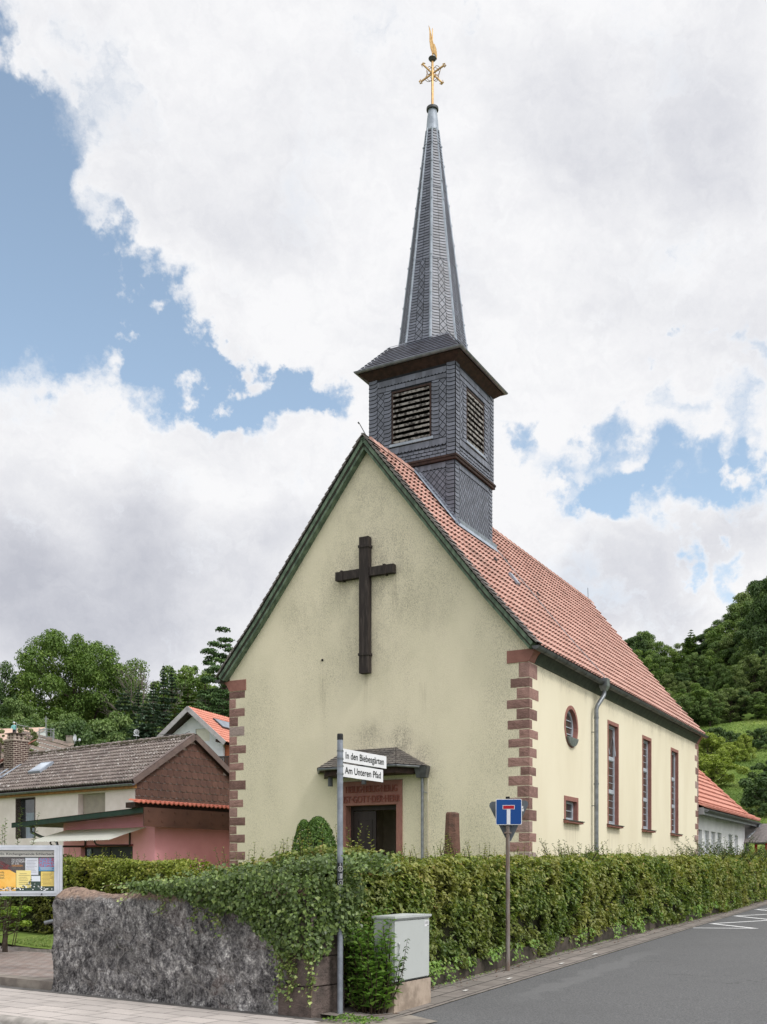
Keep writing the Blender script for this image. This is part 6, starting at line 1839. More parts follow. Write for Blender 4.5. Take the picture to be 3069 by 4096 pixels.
# ivy and weeds along the foot of the hedge
fi = empty('ground_ivy', ground_pt(20, 6.1), 'trailing ivy and weeds hanging over the kerb wall under the hedge', 'ivy'); P, Nn, Tt, Rr, Sz = [], [], [], [], []
for k in range(46):
    s0 = rr.uniform(11.9, 34); z0 = .34; ln = rr.uniform(.1, .4)
    for i in range(int(26 * rr.uniform(.5, 1.3))):
        f = rr.random(); p = Vector(ground_pt(s0 + rr.gauss(0, .10), hq + kq(s0) - .09 - .06 * rr.random(), z0 + .06 - ln * f)); P.append(tuple(p)); Nn.append((-BX.x * .0 + BX.x * -.6 + rr.gauss(0, .4), BX.y * -.6 + rr.gauss(0, .4), .6)); Tt.append((rr.gauss(0, .6), rr.gauss(0, .6), -1)); Rr.append(min(1, max(0, rr.gauss(.75, .2)))); Sz.append(.055 * rr.uniform(.7, 1.2) * (1 + (s0 - 12) * .02))
for k in range(420):
    s0 = rr.uniform(11.8, 36); p = Vector(ground_pt(s0, hq + kq(s0) - .04 - .1 * rr.random() ** 2, .06)); P.append(tuple(p)); Nn.append((rr.gauss(0, .5), rr.gauss(0, .5), 1)); Tt.append((rr.gauss(0, 1), rr.gauss(0, 1), .3)); Rr.append(rr.random()); Sz.append(.04)
for k in range(260):
    w_ = rr.uniform(-.9, -.3); p = Vector(WF(w_, rr.uniform(-.2, .3), .03 + .03 * rr.random())); P.append(tuple(p)); Nn.append((rr.gauss(0, .5), rr.gauss(0, .5), 1)); Tt.append((rr.gauss(0, 1), rr.gauss(0, 1), .5)); Rr.append(rr.random()); Sz.append(.04)
leaf_obj('leaves', M_WEED, fi, np.array(P), np.array(Nn), np.array(Sz), np.array(Rr), .7, np.array(Tt), .1, 22)
fl = MB()      # dry leaves in the gutter
for k in range(520):
    s0 = rr.uniform(11.5, 40); q0 = hq + kq(s0) - .06 - .35 * rr.random() ** 2.2; p = Vector(ground_pt(s0, q0, .05)); a = rr.uniform(0, 6.28); e = rr.uniform(.012, .03)
    fl.add([p + Vector((math.cos(a + k2 * 1.57) * e * (1 if k2 % 2 else .5), math.sin(a + k2 * 1.57) * e * (1 if k2 % 2 else .5), .012 * (k2 % 2))) for k2 in range(4)], [(0, 1, 2, 3)], rr.random())
tag(fl.build('fallen_leaves', pm('dry_leaf', S(122, 86, 58), S(86, 62, 44), 9, .9, rnd=.4), recalc=False), kind='stuff')

# ================================================================== STREET FURNITURE
# street name post
post = empty('street_sign', (-.5, 12.2, 0), 'grey street name post with two white name plates before the porch', 'street sign')
M_GALV = pm('galvanised_post', S(148, 154, 164), S(126, 132, 142), 9, .45, .05, 40, metal=.25)
mb = MB(); mb.lathe((-.5, 12.2, 0), [(.042, -.02), (.042, .02), (.034, .03), (.034, 3.19)], 20); mb.build('post', M_GALV, post, smooth=False)
mb = MB(); mb.lathe((-.5, 12.2, 0), [(.035, 3.19), (.035, 3.25), (.030, 3.262)], 20); mb.build('cap', pm('black_plastic_cap', S(40, 40, 42), rough=.5), post)
M_SIGNW = pm('sign_white', S(232, 232, 234), S(224, 224, 226), 3, .35)
M_SIGNK = pm('sign_black', S(28, 28, 30), rough=.4)
SDIR = Vector((.52, .854, 0)); SNRM = Vector((.854, -.52, 0))
def sign_fr(z): return lambda x, y, d: (-.5 + SDIR.x * (.036 + x) + SNRM.x * d, 12.2 + SDIR.y * (.036 + x) + SNRM.y * d, z + y)
for zb_, wd, txt, sx, xs_ in ((2.945, .985, 'In den Biebesgärten', .62, .062), (2.772, .905, 'Am Unteren Pfad', .70, .055)):
    fr = sign_fr(zb_); mb = MB(); mb.prism(fr, rect(.0, wd, 0, .152), -.006, .006); pl = mb.build('name_plate', M_SIGNW, post)
    # squeeze the words to the plate like narrow sign lettering
    lt = lettering(txt, .112, lambda x, y, d: fr(xs_ + x, .042 + y, .0085 + d), 'lettering', M_SIGNK, pl, 1.0, bold=.012)
    me = lt.data; co_ = np.array([v.co for v in me.vertices]); ox = np.array(fr(xs_, 0, 0)) - np.array(ORG[post.name]); dx = (co_ - ox) @ np.array(SDIR); k = (wd - xs_ * 2) / dx.max()
    co_ += np.outer(dx * (k - 1), np.array(SDIR))
    # heavier strokes: a second, slightly shifted copy of the outline faces would overlap, so thicken by scaling height a little
    me.vertices.foreach_set('co', co_.reshape(-1).astype(np.float32)); me.update()
    mb = MB()
    for zc_ in (zb_ + .03, zb_ + .12):
        mb.lathe((-.5, 12.2, zc_), [(.038, -.009), (.038, .009)], 18); mb.box(sign_fr(zc_), (-.005, .02), (-.009, .009), (-.012, .012))
    mb.build('clamp', M_ZINC, post)
def sticker(z0, z1, mat, parent, name, a0=-2.5, a1=-.7, r_=.0349):
    mb = MB(); n = 10; A = [(-.5 + r_ * math.cos(a), 12.2 + r_ * math.sin(a), z) for z in (z0, z1) for a in np.linspace(a0, a1, n)]
    mb.add(A, [(i, i + 1, n + i + 1, n + i) for i in range(n - 1)]); return mb.build(name, mat, parent, recalc=False)
M_STK = pm('dark_sticker', S(52, 52, 58), rough=.5)
def ringdisc(zc_, r0, r1, mat, parent, name, ac=-1.45):
    n = 24; f = lambda r_, t: (-.5 + .0358 * math.cos(ac + r_ * math.cos(t) / .0358), 12.2 + .0358 * math.sin(ac + r_ * math.cos(t) / .0358), zc_ + r_ * math.sin(t))
    mb = MB(); mb.add([f(r_, 2 * math.pi * k / n) for r_ in (r0, r1) for k in range(n)], [(k, (k + 1) % n, n + (k + 1) % n, n + k) for k in range(n)]); return mb.build(name, mat, parent, recalc=False)
curve_txt = lambda zc_, ac=-1.45, r_=.0362: (lambda x, y, d: (-.5 + r_ * math.cos(ac + x / r_), 12.2 + r_ * math.sin(ac + x / r_), zc_ + y))
s1 = sticker(1.655, 1.775, M_STK, post, 'sticker'); ringdisc(1.705, .024, .031, M_SIGNW, s1, 'ring'); lettering('6', .045, curve_txt(1.689), 'lettering', M_SIGNW, s1, 1.1, 'CENTER'); lettering('S', .034, curve_txt(1.744), 'lettering', M_SIGNW, s1, 1.1, 'CENTER')
s2 = sticker(1.50, 1.59, M_STK, post, 'sticker'); ringdisc(1.545, .026, .032, M_SIGNW, s2, 'ring', -1.3); lettering('V', .042, curve_txt(1.53, -1.3), 'lettering', M_SIGNW, s2, 1.0, 'CENTER')
sticker(1.595, 1.65, pm('pale_sticker', S(190, 190, 194), rough=.5), post, 'sticker', -1.5, -.6)
# dead-end sign with the back of a yield sign behind it
bx, by = 1.926, 16.41; bz = gz(bx, by)
ts_ = empty('traffic_sign', (bx, by, bz), 'blue square dead end sign on a rusty post at the hedge', 'traffic sign')
M_RUST = pm('weathered_post', S(136, 130, 126), S(112, 96, 86), 14, .7, .4, 60, stretch=(1, 1, .2))
mb = MB(); mb.lathe((bx, by, bz), [(.038, -.05), (.036, .2), (.030, 2.70)], 14); mb.build('post', M_RUST, ts_)
mb = MB(); mb.lathe((bx, by, bz), [(.031, 2.68), (.031, 2.725), (.026, 2.73)], 14); mb.build('cap', M_DARK, ts_)
BS, BN = Vector((.995, -.10, 0)).normalized(), Vector((-.10, -.995, 0)).normalized()
fb = lambda x, y, d: (bx + BS.x * (x + .015) + BN.x * (d + .05), by + BS.y * (x + .015) + BN.y * (d + .05), bz + 2.285 + y)
def rrect(hw, r, n=6): return [(sx * (hw - r) + r * math.cos(a), sy * (hw - r) + r * math.sin(a)) for sx, sy, a0 in ((1, 1, 0), (-1, 1, 90), (-1, -1, 180), (1, -1, 270)) for a in np.radians(np.linspace(a0, a0 + 90, n))]
mb = MB(); mb.prism(fb, [(x, y + .205) for x, y in rrect(.2, .025)], -.008, .004); sg = mb.build('sign_plate', M_SIGNW, ts_)
mb = MB(); mb.panel(fb, [(x, y + .205) for x, y in rrect(.191, .02)], [], .0065); mb.build('blue_field', pm('traffic_blue', S(14, 66, 134), S(18, 72, 138), 3, .35), sg)
mb = MB(); mb.panel(fb, rect(-.031, .024, .012, .25), [], .009); mb.panel(fb, rect(-.095, .09, .245, .31), [], .0095); mb.build('white_symbol', pm('sign_grey_white', S(214, 216, 222), rough=.4), sg)
mb = MB(); mb.panel(fb, rect(-.087, .082, .2525, .3025), [], .0115); mb.build('red_bar', pm('sign_red', S(168, 20, 36), rough=.4), sg)
fy = lambda x, y, d: (bx + BS.x * (x + .015) + BN.x * (d - .045), by + BS.y * (x + .015) + BN.y * (d - .045), bz + y)
tri = []
for (cx0, cz0, a0) in ((-.28, 2.615, 90), (.28, 2.63, -30), (.0, 2.0, 210)):
    pass
V3 = [(-.335, 2.655), (.335, 2.675), (.005, 2.02 - .04)]; rr_ = .045
poly = []
for i in range(3):
    p = Vector(V3[i]); a = (Vector(V3[i - 1]) - p).normalized(); c_ = (Vector(V3[(i + 1) % 3]) - p).normalized()
    poly += [tuple(p + a * .075), tuple(p + (a + c_) * .028), tuple(p + c_ * .075)]
mb = MB(); mb.prism(fy, poly, -.004, .004); yb = mb.build('yield_sign_back', pm('grey_sign_back', S(98, 104, 110), S(82, 88, 94), 8, .55, .1, 30, stretch=(1, 1, .3)), ts_)
mb = MB(); mb.prism(fy, rect(.185, .225, 2.55, 2.585), .0042, .006); mb.prism(fy, rect(.18, .232, 2.505, 2.542), .0042, .006); mb.build('sticker', M_SIGNW, yb)
mb = MB()
for z_ in (2.17, 2.33, 2.62): mb.lathe((bx, by, bz + z_ - .012), [(.036, 0), (.036, .024)], 14)
mb.box(lambda x, y, z: (bx + BS.x * x, by + y, bz + 2.158 + z), (-.055, .055), (-.03, .05), (0, .024)); mb.build('clamp', M_RUST, ts_)

# grey cable cabinet
cab = empty('cable_cabinet', RD(11.38, 5.95, 0), 'light grey utility cabinet on a concrete base in front of the hedge', 'cabinet')
CBF = lambda x, y, z: RD(10.9 + x, 5.80 + y, z)
M_CAB = pm('light_grey_plastic', S(186, 190, 188), S(176, 180, 178), 2.5, .5, .05, 30)
m_, N_, b_ = newmat('cabinet_panel'); v_ = N_.obj()
sc_ = N_.math('MULTIPLY', N_.step(N_.noise(N_.vmath('MULTIPLY', v_, (3, 3, 1)), 9, 8, .75, dist=1.5), .58, .66), .35)
N_.put(b_.inputs['Base Color'], N_.mix(sc_, N_.mix(N_.noise(v_, 3, 4), S(190, 194, 192), S(178, 182, 180)), S(140, 140, 134))); b_.inputs['Roughness'].default_value = .5
M_CABP = m_
mb = MB(); mb.box(CBF, (0, .93), (.012, .26), (.375, 1.11)); bd = mb.build('body', M_CAB, cab)
mb = MB(); mb.box(CBF, (.012, .918), (-.012, .008), (.39, 1.09)); cd = mb.build('door', M_CABP, cab)
mb = MB(); mb.add([CBF(x, y, z) for z, e in ((1.10, -.005), (1.125, .02), (1.15, .02)) for x, y in ((-e, -.012 - e), (.93 + e, -.012 - e), (.93 + e, .26 + e), (-e, .26 + e))] + [CBF(.465, .125, 1.17)],
                  [(i * 4 + k, i * 4 + (k + 1) % 4, i * 4 + 4 + (k + 1) % 4, i * 4 + 4 + k) for i in range(2) for k in range(4)] + [(8 + k, 8 + (k + 1) % 4, 12) for k in range(4)] + [(0, 1, 2, 3)])
mb.build('lid', M_CAB, cab)
mb = MB(); mb.box(CBF, (-.02, .95), (-.02, .27), (-.06, .36)); mb.build('base', pm('cabinet_concrete', S(176, 160, 144), S(140, 126, 112), 5, .9, .4, 40), cab)
mb = MB(); mb.box(CBF, (-.015, .945), (-.005, .26), (.36, .376)); mb.build('gap', M_DARK, cab)
mb = MB(); mb.tube([CBF(.09, -.018, .70), CBF(.09, -.03, .72), CBF(.09, -.03, .82), CBF(.09, -.018, .84)], .013, 8); mb.box(CBF, (.05, .12), (-.016, -.0125), (.62, .69)); mb.build('handle', M_CAB, cd)
mb = MB(); mb.box(CBF, (.79, .91), (-.0145, -.0125), (1.0, 1.07)); lb = mb.build('label_plate', M_SIGNW, cd)
mb = MB()
for z_ in (1.055, 1.043, 1.031): mb.box(CBF, (.80, .895), (-.0156, -.0146), (z_, z_ + .004))
mb.box(CBF, (.86, .90), (-.0156, -.0146), (1.006, 1.016)); mb.build('printed_line', M_SIGNK, lb)
mb = MB(); mb.box(CBF, (-.003, -.0005), (.10, .22), (.60, .62)); mb.build('vent_slot', M_DARK, bd)
# drain grate
gr_ = empty('drain_grate', ground_pt(10.75, 5.83, .01), 'rusty iron drain grate beside the post at the road edge', 'drain')
mb = MB(); g0 = Vector((-.29, 11.97, .016)); gu = Vector((.80, .60, 0)).normalized(); gv = Vector((-.6, .8, 0)).normalized()
GG = lambda x, y, z: (g0.x + gu.x * x + gv.x * y, g0.y + gu.y * x + gv.y * y, g0.z + z)
mb.box(GG, (-.02, .58), (-.02, .0), (-.03, .012)); mb.box(GG, (-.02, .58), (.33, .35), (-.03, .012)); mb.box(GG, (-.02, 0), (.0, .33), (-.03, .012)); mb.box(GG, (.56, .58), (.0, .33), (-.03, .012))
for i in range(7): mb.box(GG, (.0, .56), (.025 + i * .045, .045 + i * .045), (-.02, .008))
M_IRON = pm('rusty_iron', S(96, 74, 60), S(70, 56, 48), 20, .8, .3, 60, metal=.2)
mb.build('bar', M_IRON, gr_)
mb = MB(); mb.box(GG, (-.015, .575), (-.015, .345), (-.034, -.0305)); mb.build('pit', M_DARK, gr_)
# sandstone stump
sx_, sy_ = world_uv(1810, 21.3)
stp = empty('stone_stump', (sx_, sy_, YZ), 'weathered octagonal red sandstone stump standing before the church wall', 'stone stump')
mb = MB(); rg = random.Random(5); prof = [(.23, YZ - .1), (.225, YZ + .35), (.215, 1.75), (.195, 1.95), (.172, 2.1), (.165, 2.4), (.145, 2.84), (.12, 2.87)]
mb.add([(sx_ + (r_ + rg.uniform(-.008, .008)) * math.cos(R(45) * k + .3), sy_ + (r_ + rg.uniform(-.008, .008)) * math.sin(R(45) * k + .3), z_ + rg.uniform(-.01, .02)) for r_, z_ in prof for k in range(8)],
       [(i * 8 + k, i * 8 + (k + 1) % 8, i * 8 + 8 + (k + 1) % 8, i * 8 + 8 + k) for i in range(len(prof) - 1) for k in range(8)] + [tuple(56 + k for k in range(8))])
mb.build('shaft', stone_mat('mossy_red_stone', S(128, 96, 84), S(92, 76, 68), S(120, 112, 96), .1, 1, 16), stp)
# dwarf spruces by the door
M_DWARF = leafmat('dwarf_spruce_needle', [(0, S(58, 84, 34)), (.5, S(80, 112, 44)), (1, S(112, 142, 62))], .15)
def dwarf(label, c, h, r, n, seed):
    root = empty('dwarf_spruce', c, label, 'conifer', 'dwarf spruces beside the church door'); rg = np.random.default_rng(seed)
    f = rg.random(n) ** 1.15; an = rg.random(n) * 2 * math.pi
    P = np.stack([np.cos(an), np.sin(an), f], 1); rad_ = r * np.sqrt(np.clip(1 - f ** 1.5, 0, 1)) * (1 + .07 * np.sin(an * 5 + f * 9) + .05 * np.sin(an * 9 + f * 21 + 1)) + .012
    out = np.stack([np.cos(an), np.sin(an), np.full(n, .55)], 1); jit = rg.uniform(.84, 1.03, n)
    pos = np.array(c) + np.stack([np.cos(an) * rad_ * jit, np.sin(an) * rad_ * jit, f * h], 1)
    leaf_obj('foliage', M_DWARF, root, pos, out + rg.normal(0, .55, (n, 3)), .05 * rg.uniform(.7, 1.3, n), np.clip(rg.normal(.5, .2, n), 0, 1), .5, out + np.array([0, 0, .4]) + rg.normal(0, .4, (n, 3)), .2, seed)
    mb = MB(); mb.lathe(c, [(.06, -.1), (.05, h * .5), (.01, h * .9)], 8); mb.build('trunk', M_TWIG, root)
    mb = MB(); mb.lathe(c, [(r * .8, .02), (r * .72, h * .3), (r * .5, h * .62), (.05, h * .88)], 12); mb.build('inner_growth', M_CORE, root)
dx_, dy_ = world_uv(1272, 19.2); dwarf('taller conical dwarf spruce left of the church door', (dx_, dy_, YZ), 1.86, .50, 11000, 3)
dx_, dy_ = world_uv(1216, 19.9); dwarf('smaller conical dwarf spruce tucked behind the taller one', (dx_, dy_, YZ), 1.84, .32, 7000, 4)

# ================================================================== NOTICE BOARD
nbD = 16.5; NB0 = Vector((-4.985, 16.42, 0)); NX = Vector((-.992, -.125, 0)).normalized(); NNn = Vector((.125, -.992, 0)).normalized()
NF = lambda x, z, d: (NB0.x + NX.x * x + NNn.x * d, NB0.y + NX.y * x + NNn.y * d, z)      # x grows to the left
board = empty('notice_board', NF(.65, 0, 0), 'white framed glazed notice board with parish name above pinned posters', 'notice board')
BW, BZ0, BZ1 = 1.38, 1.305, 2.09
M_ALU = pm('pale_aluminium', S(206, 210, 218), S(192, 196, 204), 4, .35, metal=.15)
mb = MB()
def frame_bars(x0, x1, z0, z1, t, d0, d1):
    mb.box(lambda x, y, z: NF(x, z, y), (x0, x1), (d0, d1), (z1 - t, z1)); mb.box(lambda x, y, z: NF(x, z, y), (x0, x1), (d0, d1), (z0, z0 + t))
    mb.box(lambda x, y, z: NF(x, z, y), (x0, x0 + t), (d0, d1), (z0 + t, z1 - t)); mb.box(lambda x, y, z: NF(x, z, y), (x1 - t, x1), (d0, d1), (z0 + t, z1 - t))
frame_bars(.035, BW, BZ0, BZ1, .035, -.06, .03); frame_bars(.072, BW - .037, BZ0 + .037, BZ1 - .037, .04, -.03, .04)
mb.build('board_frame', M_ALU, board)
for x in (-.0, BW + .005): mb = MB(); mb.box(lambda a, b_, c_: NF(a, c_, b_), (x, x + .033), (-.06, .02), (0, 2.09)); mb.build('post', M_ALU, board)
NQ = lambda x, y, z: NF(x, z, y)
mb = MB(); mb.box(NQ, (.11, BW - .07), (-.055, -.045), (BZ0 + .07, BZ1 - .07)); mb.build('backing', pm('dark_green_felt', S(40, 66, 56), rough=.9), board)
mb = MB(); mb.box(NQ, (.112, BW - .08), (-.0445, -.035), (1.91, 2.005)); hs = mb.build('header_strip', pm('header_white', S(226, 224, 216), rough=.5), board)
nt_ = lambda x0, z0, d=-.033: (lambda x, y, dd: NF(x0 - x, z0 + y, d))
lt = lettering('Ev. Kirchengemeinde Schlierbach', .050, nt_(.128, 1.938), 'lettering', M_SIGNK, hs, 1.0, 'RIGHT', bold=.012)
me = lt.data; co_ = np.array([v.co for v in me.vertices]); ox = np.array(NF(.128, 0, 0)) - np.array(ORG[board.name]); dx = (co_ - ox) @ np.array(NX); k = .80 / dx.max()
co_ += np.outer(dx * (k - 1), np.array(NX)); me.vertices.foreach_set('co', co_.reshape(-1).astype(np.float32)); me.update()
mb = MB(); mb.box(NQ, (.112, BW - .08), (.005, .008), (BZ0 + .08, BZ1 - .08)); mb.build('pane', M_GLASS, board)
mb = MB()
for x in (.30, .92): mb.tube([NF(x, 1.335, .03), NF(x, 1.335, .045)], .012, 10)
mb.build('lock', M_SIGNK, board)
def paper(name, label, x0, x1, z0, z1, d, mat, cat='notice', poly=None):
    mb = MB(); mb.prism(lambda x, y, dd: NF(x, y, dd), poly or rect(x0, x1, z0, z1), d - .0015, d); return tag(mb.build(name, mat), label, cat)
def lines(parent, mat, x0, x1, z0, z1, n, d, seed=1):
    rg = random.Random(seed); mb = MB()
    for i in range(n):
        z = z1 - (z1 - z0) * (i + .5) / n; a = x0 + (x1 - x0) * rg.uniform(.0, .3); b__ = x1 - (x1 - x0) * rg.uniform(0, .1)
        mb.add([NF(x, z + e, d + .0012) for x, e in ((a, 0), (b__, 0), (b__, .005), (a, .005))], [(0, 1, 2, 3)])
    return mb.build('printed_line', mat, parent, recalc=False)
M_GREYT = pm('print_grey', S(130, 134, 146), rough=.9); M_INK = pm('print_brown', S(110, 84, 40), rough=.9)
# x measured leftwards from the right post
ps = paper('poster', 'dark photographic poster with white and orange headline in the notice board', .57, .98, 1.66, 1.905, -.040, pm('dark_poster', S(86, 76, 74), S(60, 54, 54), 14, .5), 'poster')
for i, (tx, mt) in enumerate((('DIE GRÖSSTE', M_SIGNW), ('KATASTROPHE', M_SIGNW), ('IST DAS', M_SIGNW), ('VERGESSEN', pm('print_orange', S(226, 150, 40), rough=.6)))):
    lettering(tx, .038, nt_(.765, 1.853 - i * .031, -.0385), 'lettering', mt, ps, .85, 'LEFT')
mb = MB()
for i in range(9):
    c = (.88 + .05 * math.sin(i * 2.1), 1.765 + .05 * math.cos(i * 1.7)); mb.add([NF(c[0] + dx, c[1] + dz, -.0386) for dx, dz in ((-.07, -.03), (.05, .035), (.06, .018), (-.06, -.045))], [(0, 1, 2, 3)])
mb.build('red_motif', pm('print_red', S(140, 40, 46), S(70, 26, 30), 40, .6), ps, recalc=False)
ps = paper('poster', 'orange yellow cut corner poster at the left of the notice board', .70, 1.30, 1.38, 1.70, -.038, pm('yellow_poster', S(244, 180, 60), S(248, 200, 96), 5, .6), 'poster', [(.70, 1.38), (1.30, 1.38), (1.30, 1.71), (.80, 1.71), (.70, 1.655)])
for i, tx in enumerate(('Fremde.', 'Heimat.', 'Bibel.')): lettering(tx, .052, nt_(.865, 1.655 - i * .042, -.0368), 'lettering', M_SIGNK, ps, .9, 'RIGHT')
lettering('27.6. - 30.12.2016', .026, nt_(.735, 1.432, -.0368), 'lettering', M_INK, ps, .95, 'RIGHT')
ps = paper('notice', 'white printed sheet pinned between the two picture posters', .365, .56, 1.63, 1.895, -.039, pm('white_sheet', S(216, 220, 230), rough=.7)); lines(ps, M_GREYT, .38, .55, 1.66, 1.86, 9, -.039)
ps = paper('poster', 'blue poster with a crowd picture in the top right of the notice board', .118, .358, 1.69, 1.895, -.041, pm('crowd_print', S(110, 150, 196), S(186, 84, 104), 60, .6, detail=2, lo=.45, hi=.55), 'poster')
mb = MB(); mb.add([NF(x, z, -.0402) for x, z in ((.118, 1.69), (.358, 1.69), (.358, 1.755), (.118, 1.755))], [(0, 1, 2, 3)]); mb.build('blue_band', pm('print_blue', S(70, 140, 186), rough=.6), ps, recalc=False); lines(ps, M_SIGNW, .13, .34, 1.70, 1.75, 3, -.0398, 4)
ps = paper('notice', 'pale yellow sheet pinned beside the orange poster', .475, .695, 1.43, 1.70, -.0365, pm('pale_yellow_sheet', S(240, 222, 140), rough=.7)); lines(ps, M_INK, .49, .66, 1.47, 1.66, 7, -.0365, 2)
ps = paper('notice', 'small white note above the flower strip in the notice board', .335, .47, 1.53, 1.615, -.040, pm('small_white_note', S(224, 230, 238), rough=.7))
ps = paper('notice', 'yellow printed sheet at the lower right of the notice board', .128, .325, 1.455, 1.682, -.037, pm('yellow_sheet', S(238, 210, 110), rough=.7)); lines(ps, M_INK, .14, .31, 1.465, 1.665, 10, -.037, 3)
# strip of artificial daisies along the bottom
P = []; rr = random.Random(33); fd = empty('flower_garland', NF(.5, 1.39, -.02), 'strip of little white artificial flowers along the bottom of the notice board', 'garland')
mb = MB(); mg = MB()
for i in range(150):
    x = rr.uniform(.15, 1.2); z = 1.39 + .05 * rr.random() + (.14 * rr.random() * max(0, 1 - abs(x - .46) / .18)); e = .010
    (mb if i % 2 else mg).add([NF(x + e * math.cos(a) * 1.1, z + e * math.sin(a), -.02 + .008 * rr.random()) for a in np.linspace(0, 2 * math.pi, 7)[:-1]], [tuple(range(6))])
mb.build('petal', M_SIGNW, fd, recalc=False); mg.build('leaf', M_ELDER, fd, recalc=False)


# ================================================================== TREES AND SLOPES
LEAFY = {}
def lm(name, a, b, c, tr=.22):
    if name not in LEAFY: LEAFY[name] = leafmat(name, [(0, a), (.5, b), (1, c)], tr, rough=.5, spec=.25)
    return LEAFY[name]


M_WALNUT = lm('walnut_leaf', S(74, 98, 46), S(102, 128, 60), S(142, 162, 86))
M_BROAD = lm('broadleaf', S(76, 100, 54), S(108, 132, 74), S(148, 166, 106))
M_BROADL = lm('pale_broadleaf', S(88, 106, 60), S(120, 138, 82), S(162, 172, 116))
M_DARKL = lm('dark_broadleaf', S(56, 76, 44), S(82, 106, 62), S(118, 138, 86))
M_SPRUCE = lm('blue_spruce_needle', S(58, 76, 60), S(84, 106, 86), S(124, 144, 122), .08)
M_FIR = lm('fir_needle', S(62, 84, 42), S(88, 112, 56), S(124, 146, 82), .08)
M_PINE = lm('pine_needle', S(56, 78, 46), S(78, 106, 60), S(116, 142, 86), .1)
M_YELLOW = lm('yellow_green_leaf', S(112, 128, 50), S(142, 158, 70), S(178, 188, 104), .3)
M_BARK = pm('bark', S(92, 82, 72), S(60, 52, 46), 7, .95, .6, 20, stretch=(1, 1, .3))
M_DEADW = pm('grey_dead_wood', S(128, 118, 112), S(100, 92, 88), 7, .9)


def broad_mesh(seed, h, r, nb, per, ls, mat, trunk_f=.28, squash=1.0, taper=0.0, name='tree'):
    """a trunk with limbs and a crown of leaf clumps, built at the origin"""
    rr = random.Random(seed); rg = np.random.default_rng(seed)
    root = bpy.data.objects.new(name, None); COL.objects.link(root); ORG[root.name] = (0, 0, 0)
    cz = h * trunk_f + (h * (1 - trunk_f)) * .5; hz = h * (1 - trunk_f) * .5
    blobs = []
    tries = 0
    while len(blobs) < nb and tries < 4000:
        tries += 1
        a = rr.uniform(0, 6.28); u = rr.uniform(-1, 1); q = rr.random() ** .45
        rho = math.sqrt(max(0, 1 - abs(u) ** 2.2))
        wob = 1 + .16 * math.sin(a * 3 + seed) + .10 * math.sin(a * 5 + u * 4 + seed * 2)
        c = Vector((math.cos(a) * rho * r * q * wob, math.sin(a) * rho * r * q * wob, cz + u * hz * (.5 + .5 * q)))
        tf = 1 - taper * min(1, max(0, (c.z - h * trunk_f) / (h * (1 - trunk_f)))); c.x *= tf; c.y *= tf
        br = r * rr.uniform(.11, .25) * (.55 + .45 * tf)
        if all((c - o).length > (br + q2) * .55 for o, q2 in blobs): blobs.append((c, br))
    mb = MB(); top = Vector((rr.uniform(-.06, .06) * r, rr.uniform(-.06, .06) * r, h * .80))
    tr = h * .024
    mb.tube([(0, 0, -.6), (0, 0, h * trunk_f * .5), Vector((0, 0, h * trunk_f)), top * .6 + Vector((0, 0, h * .14)), top], [tr * 1.3, tr, tr * .85, tr * .5, tr * .15], 8)
    for c, br in rr.sample(blobs, min(len(blobs), 26)):
        s0 = Vector((0, 0, h * rr.uniform(trunk_f * .7, .6))); m_ = (s0 + c) / 2 + Vector((0, 0, -.04 * h)); mb.tube([s0, m_, c], [tr * .42, tr * .28, tr * .08], 5)
    mb.build('trunk', M_BARK, root, recalc=False)
    P, Nn, Rr, Sz, Tt = [], [], [], [], []
    for c, br in blobs:
        n = int(per * (br / (r * .19)) ** 2)
        d = rg.normal(size=(n, 3)); d[:, 2] += .45; d /= np.linalg.norm(d, axis=1, keepdims=True)
        p = np.array(c) + d * br * (rg.uniform(.45, 1.12, (n, 1))) * np.array([1, 1, .72 * squash])
        P.append(p); Nn.append(d * .7 + np.array([0, 0, .55]) + rg.normal(0, .45, (n, 3))); k = rr.gauss(.5, .14)
        Rr.append(np.clip(rg.normal(k, .16, n), 0, 1)); Sz.append(ls * rg.uniform(.6, 1.35, n)); Tt.append(d + rg.normal(0, .7, (n, 3)) - np.array([0, 0, .4]))
    leaf_obj('crown', mat, root, np.concatenate(P), np.concatenate(Nn), np.concatenate(Sz), np.concatenate(Rr), .62, np.concatenate(Tt), .15, seed)
    return root


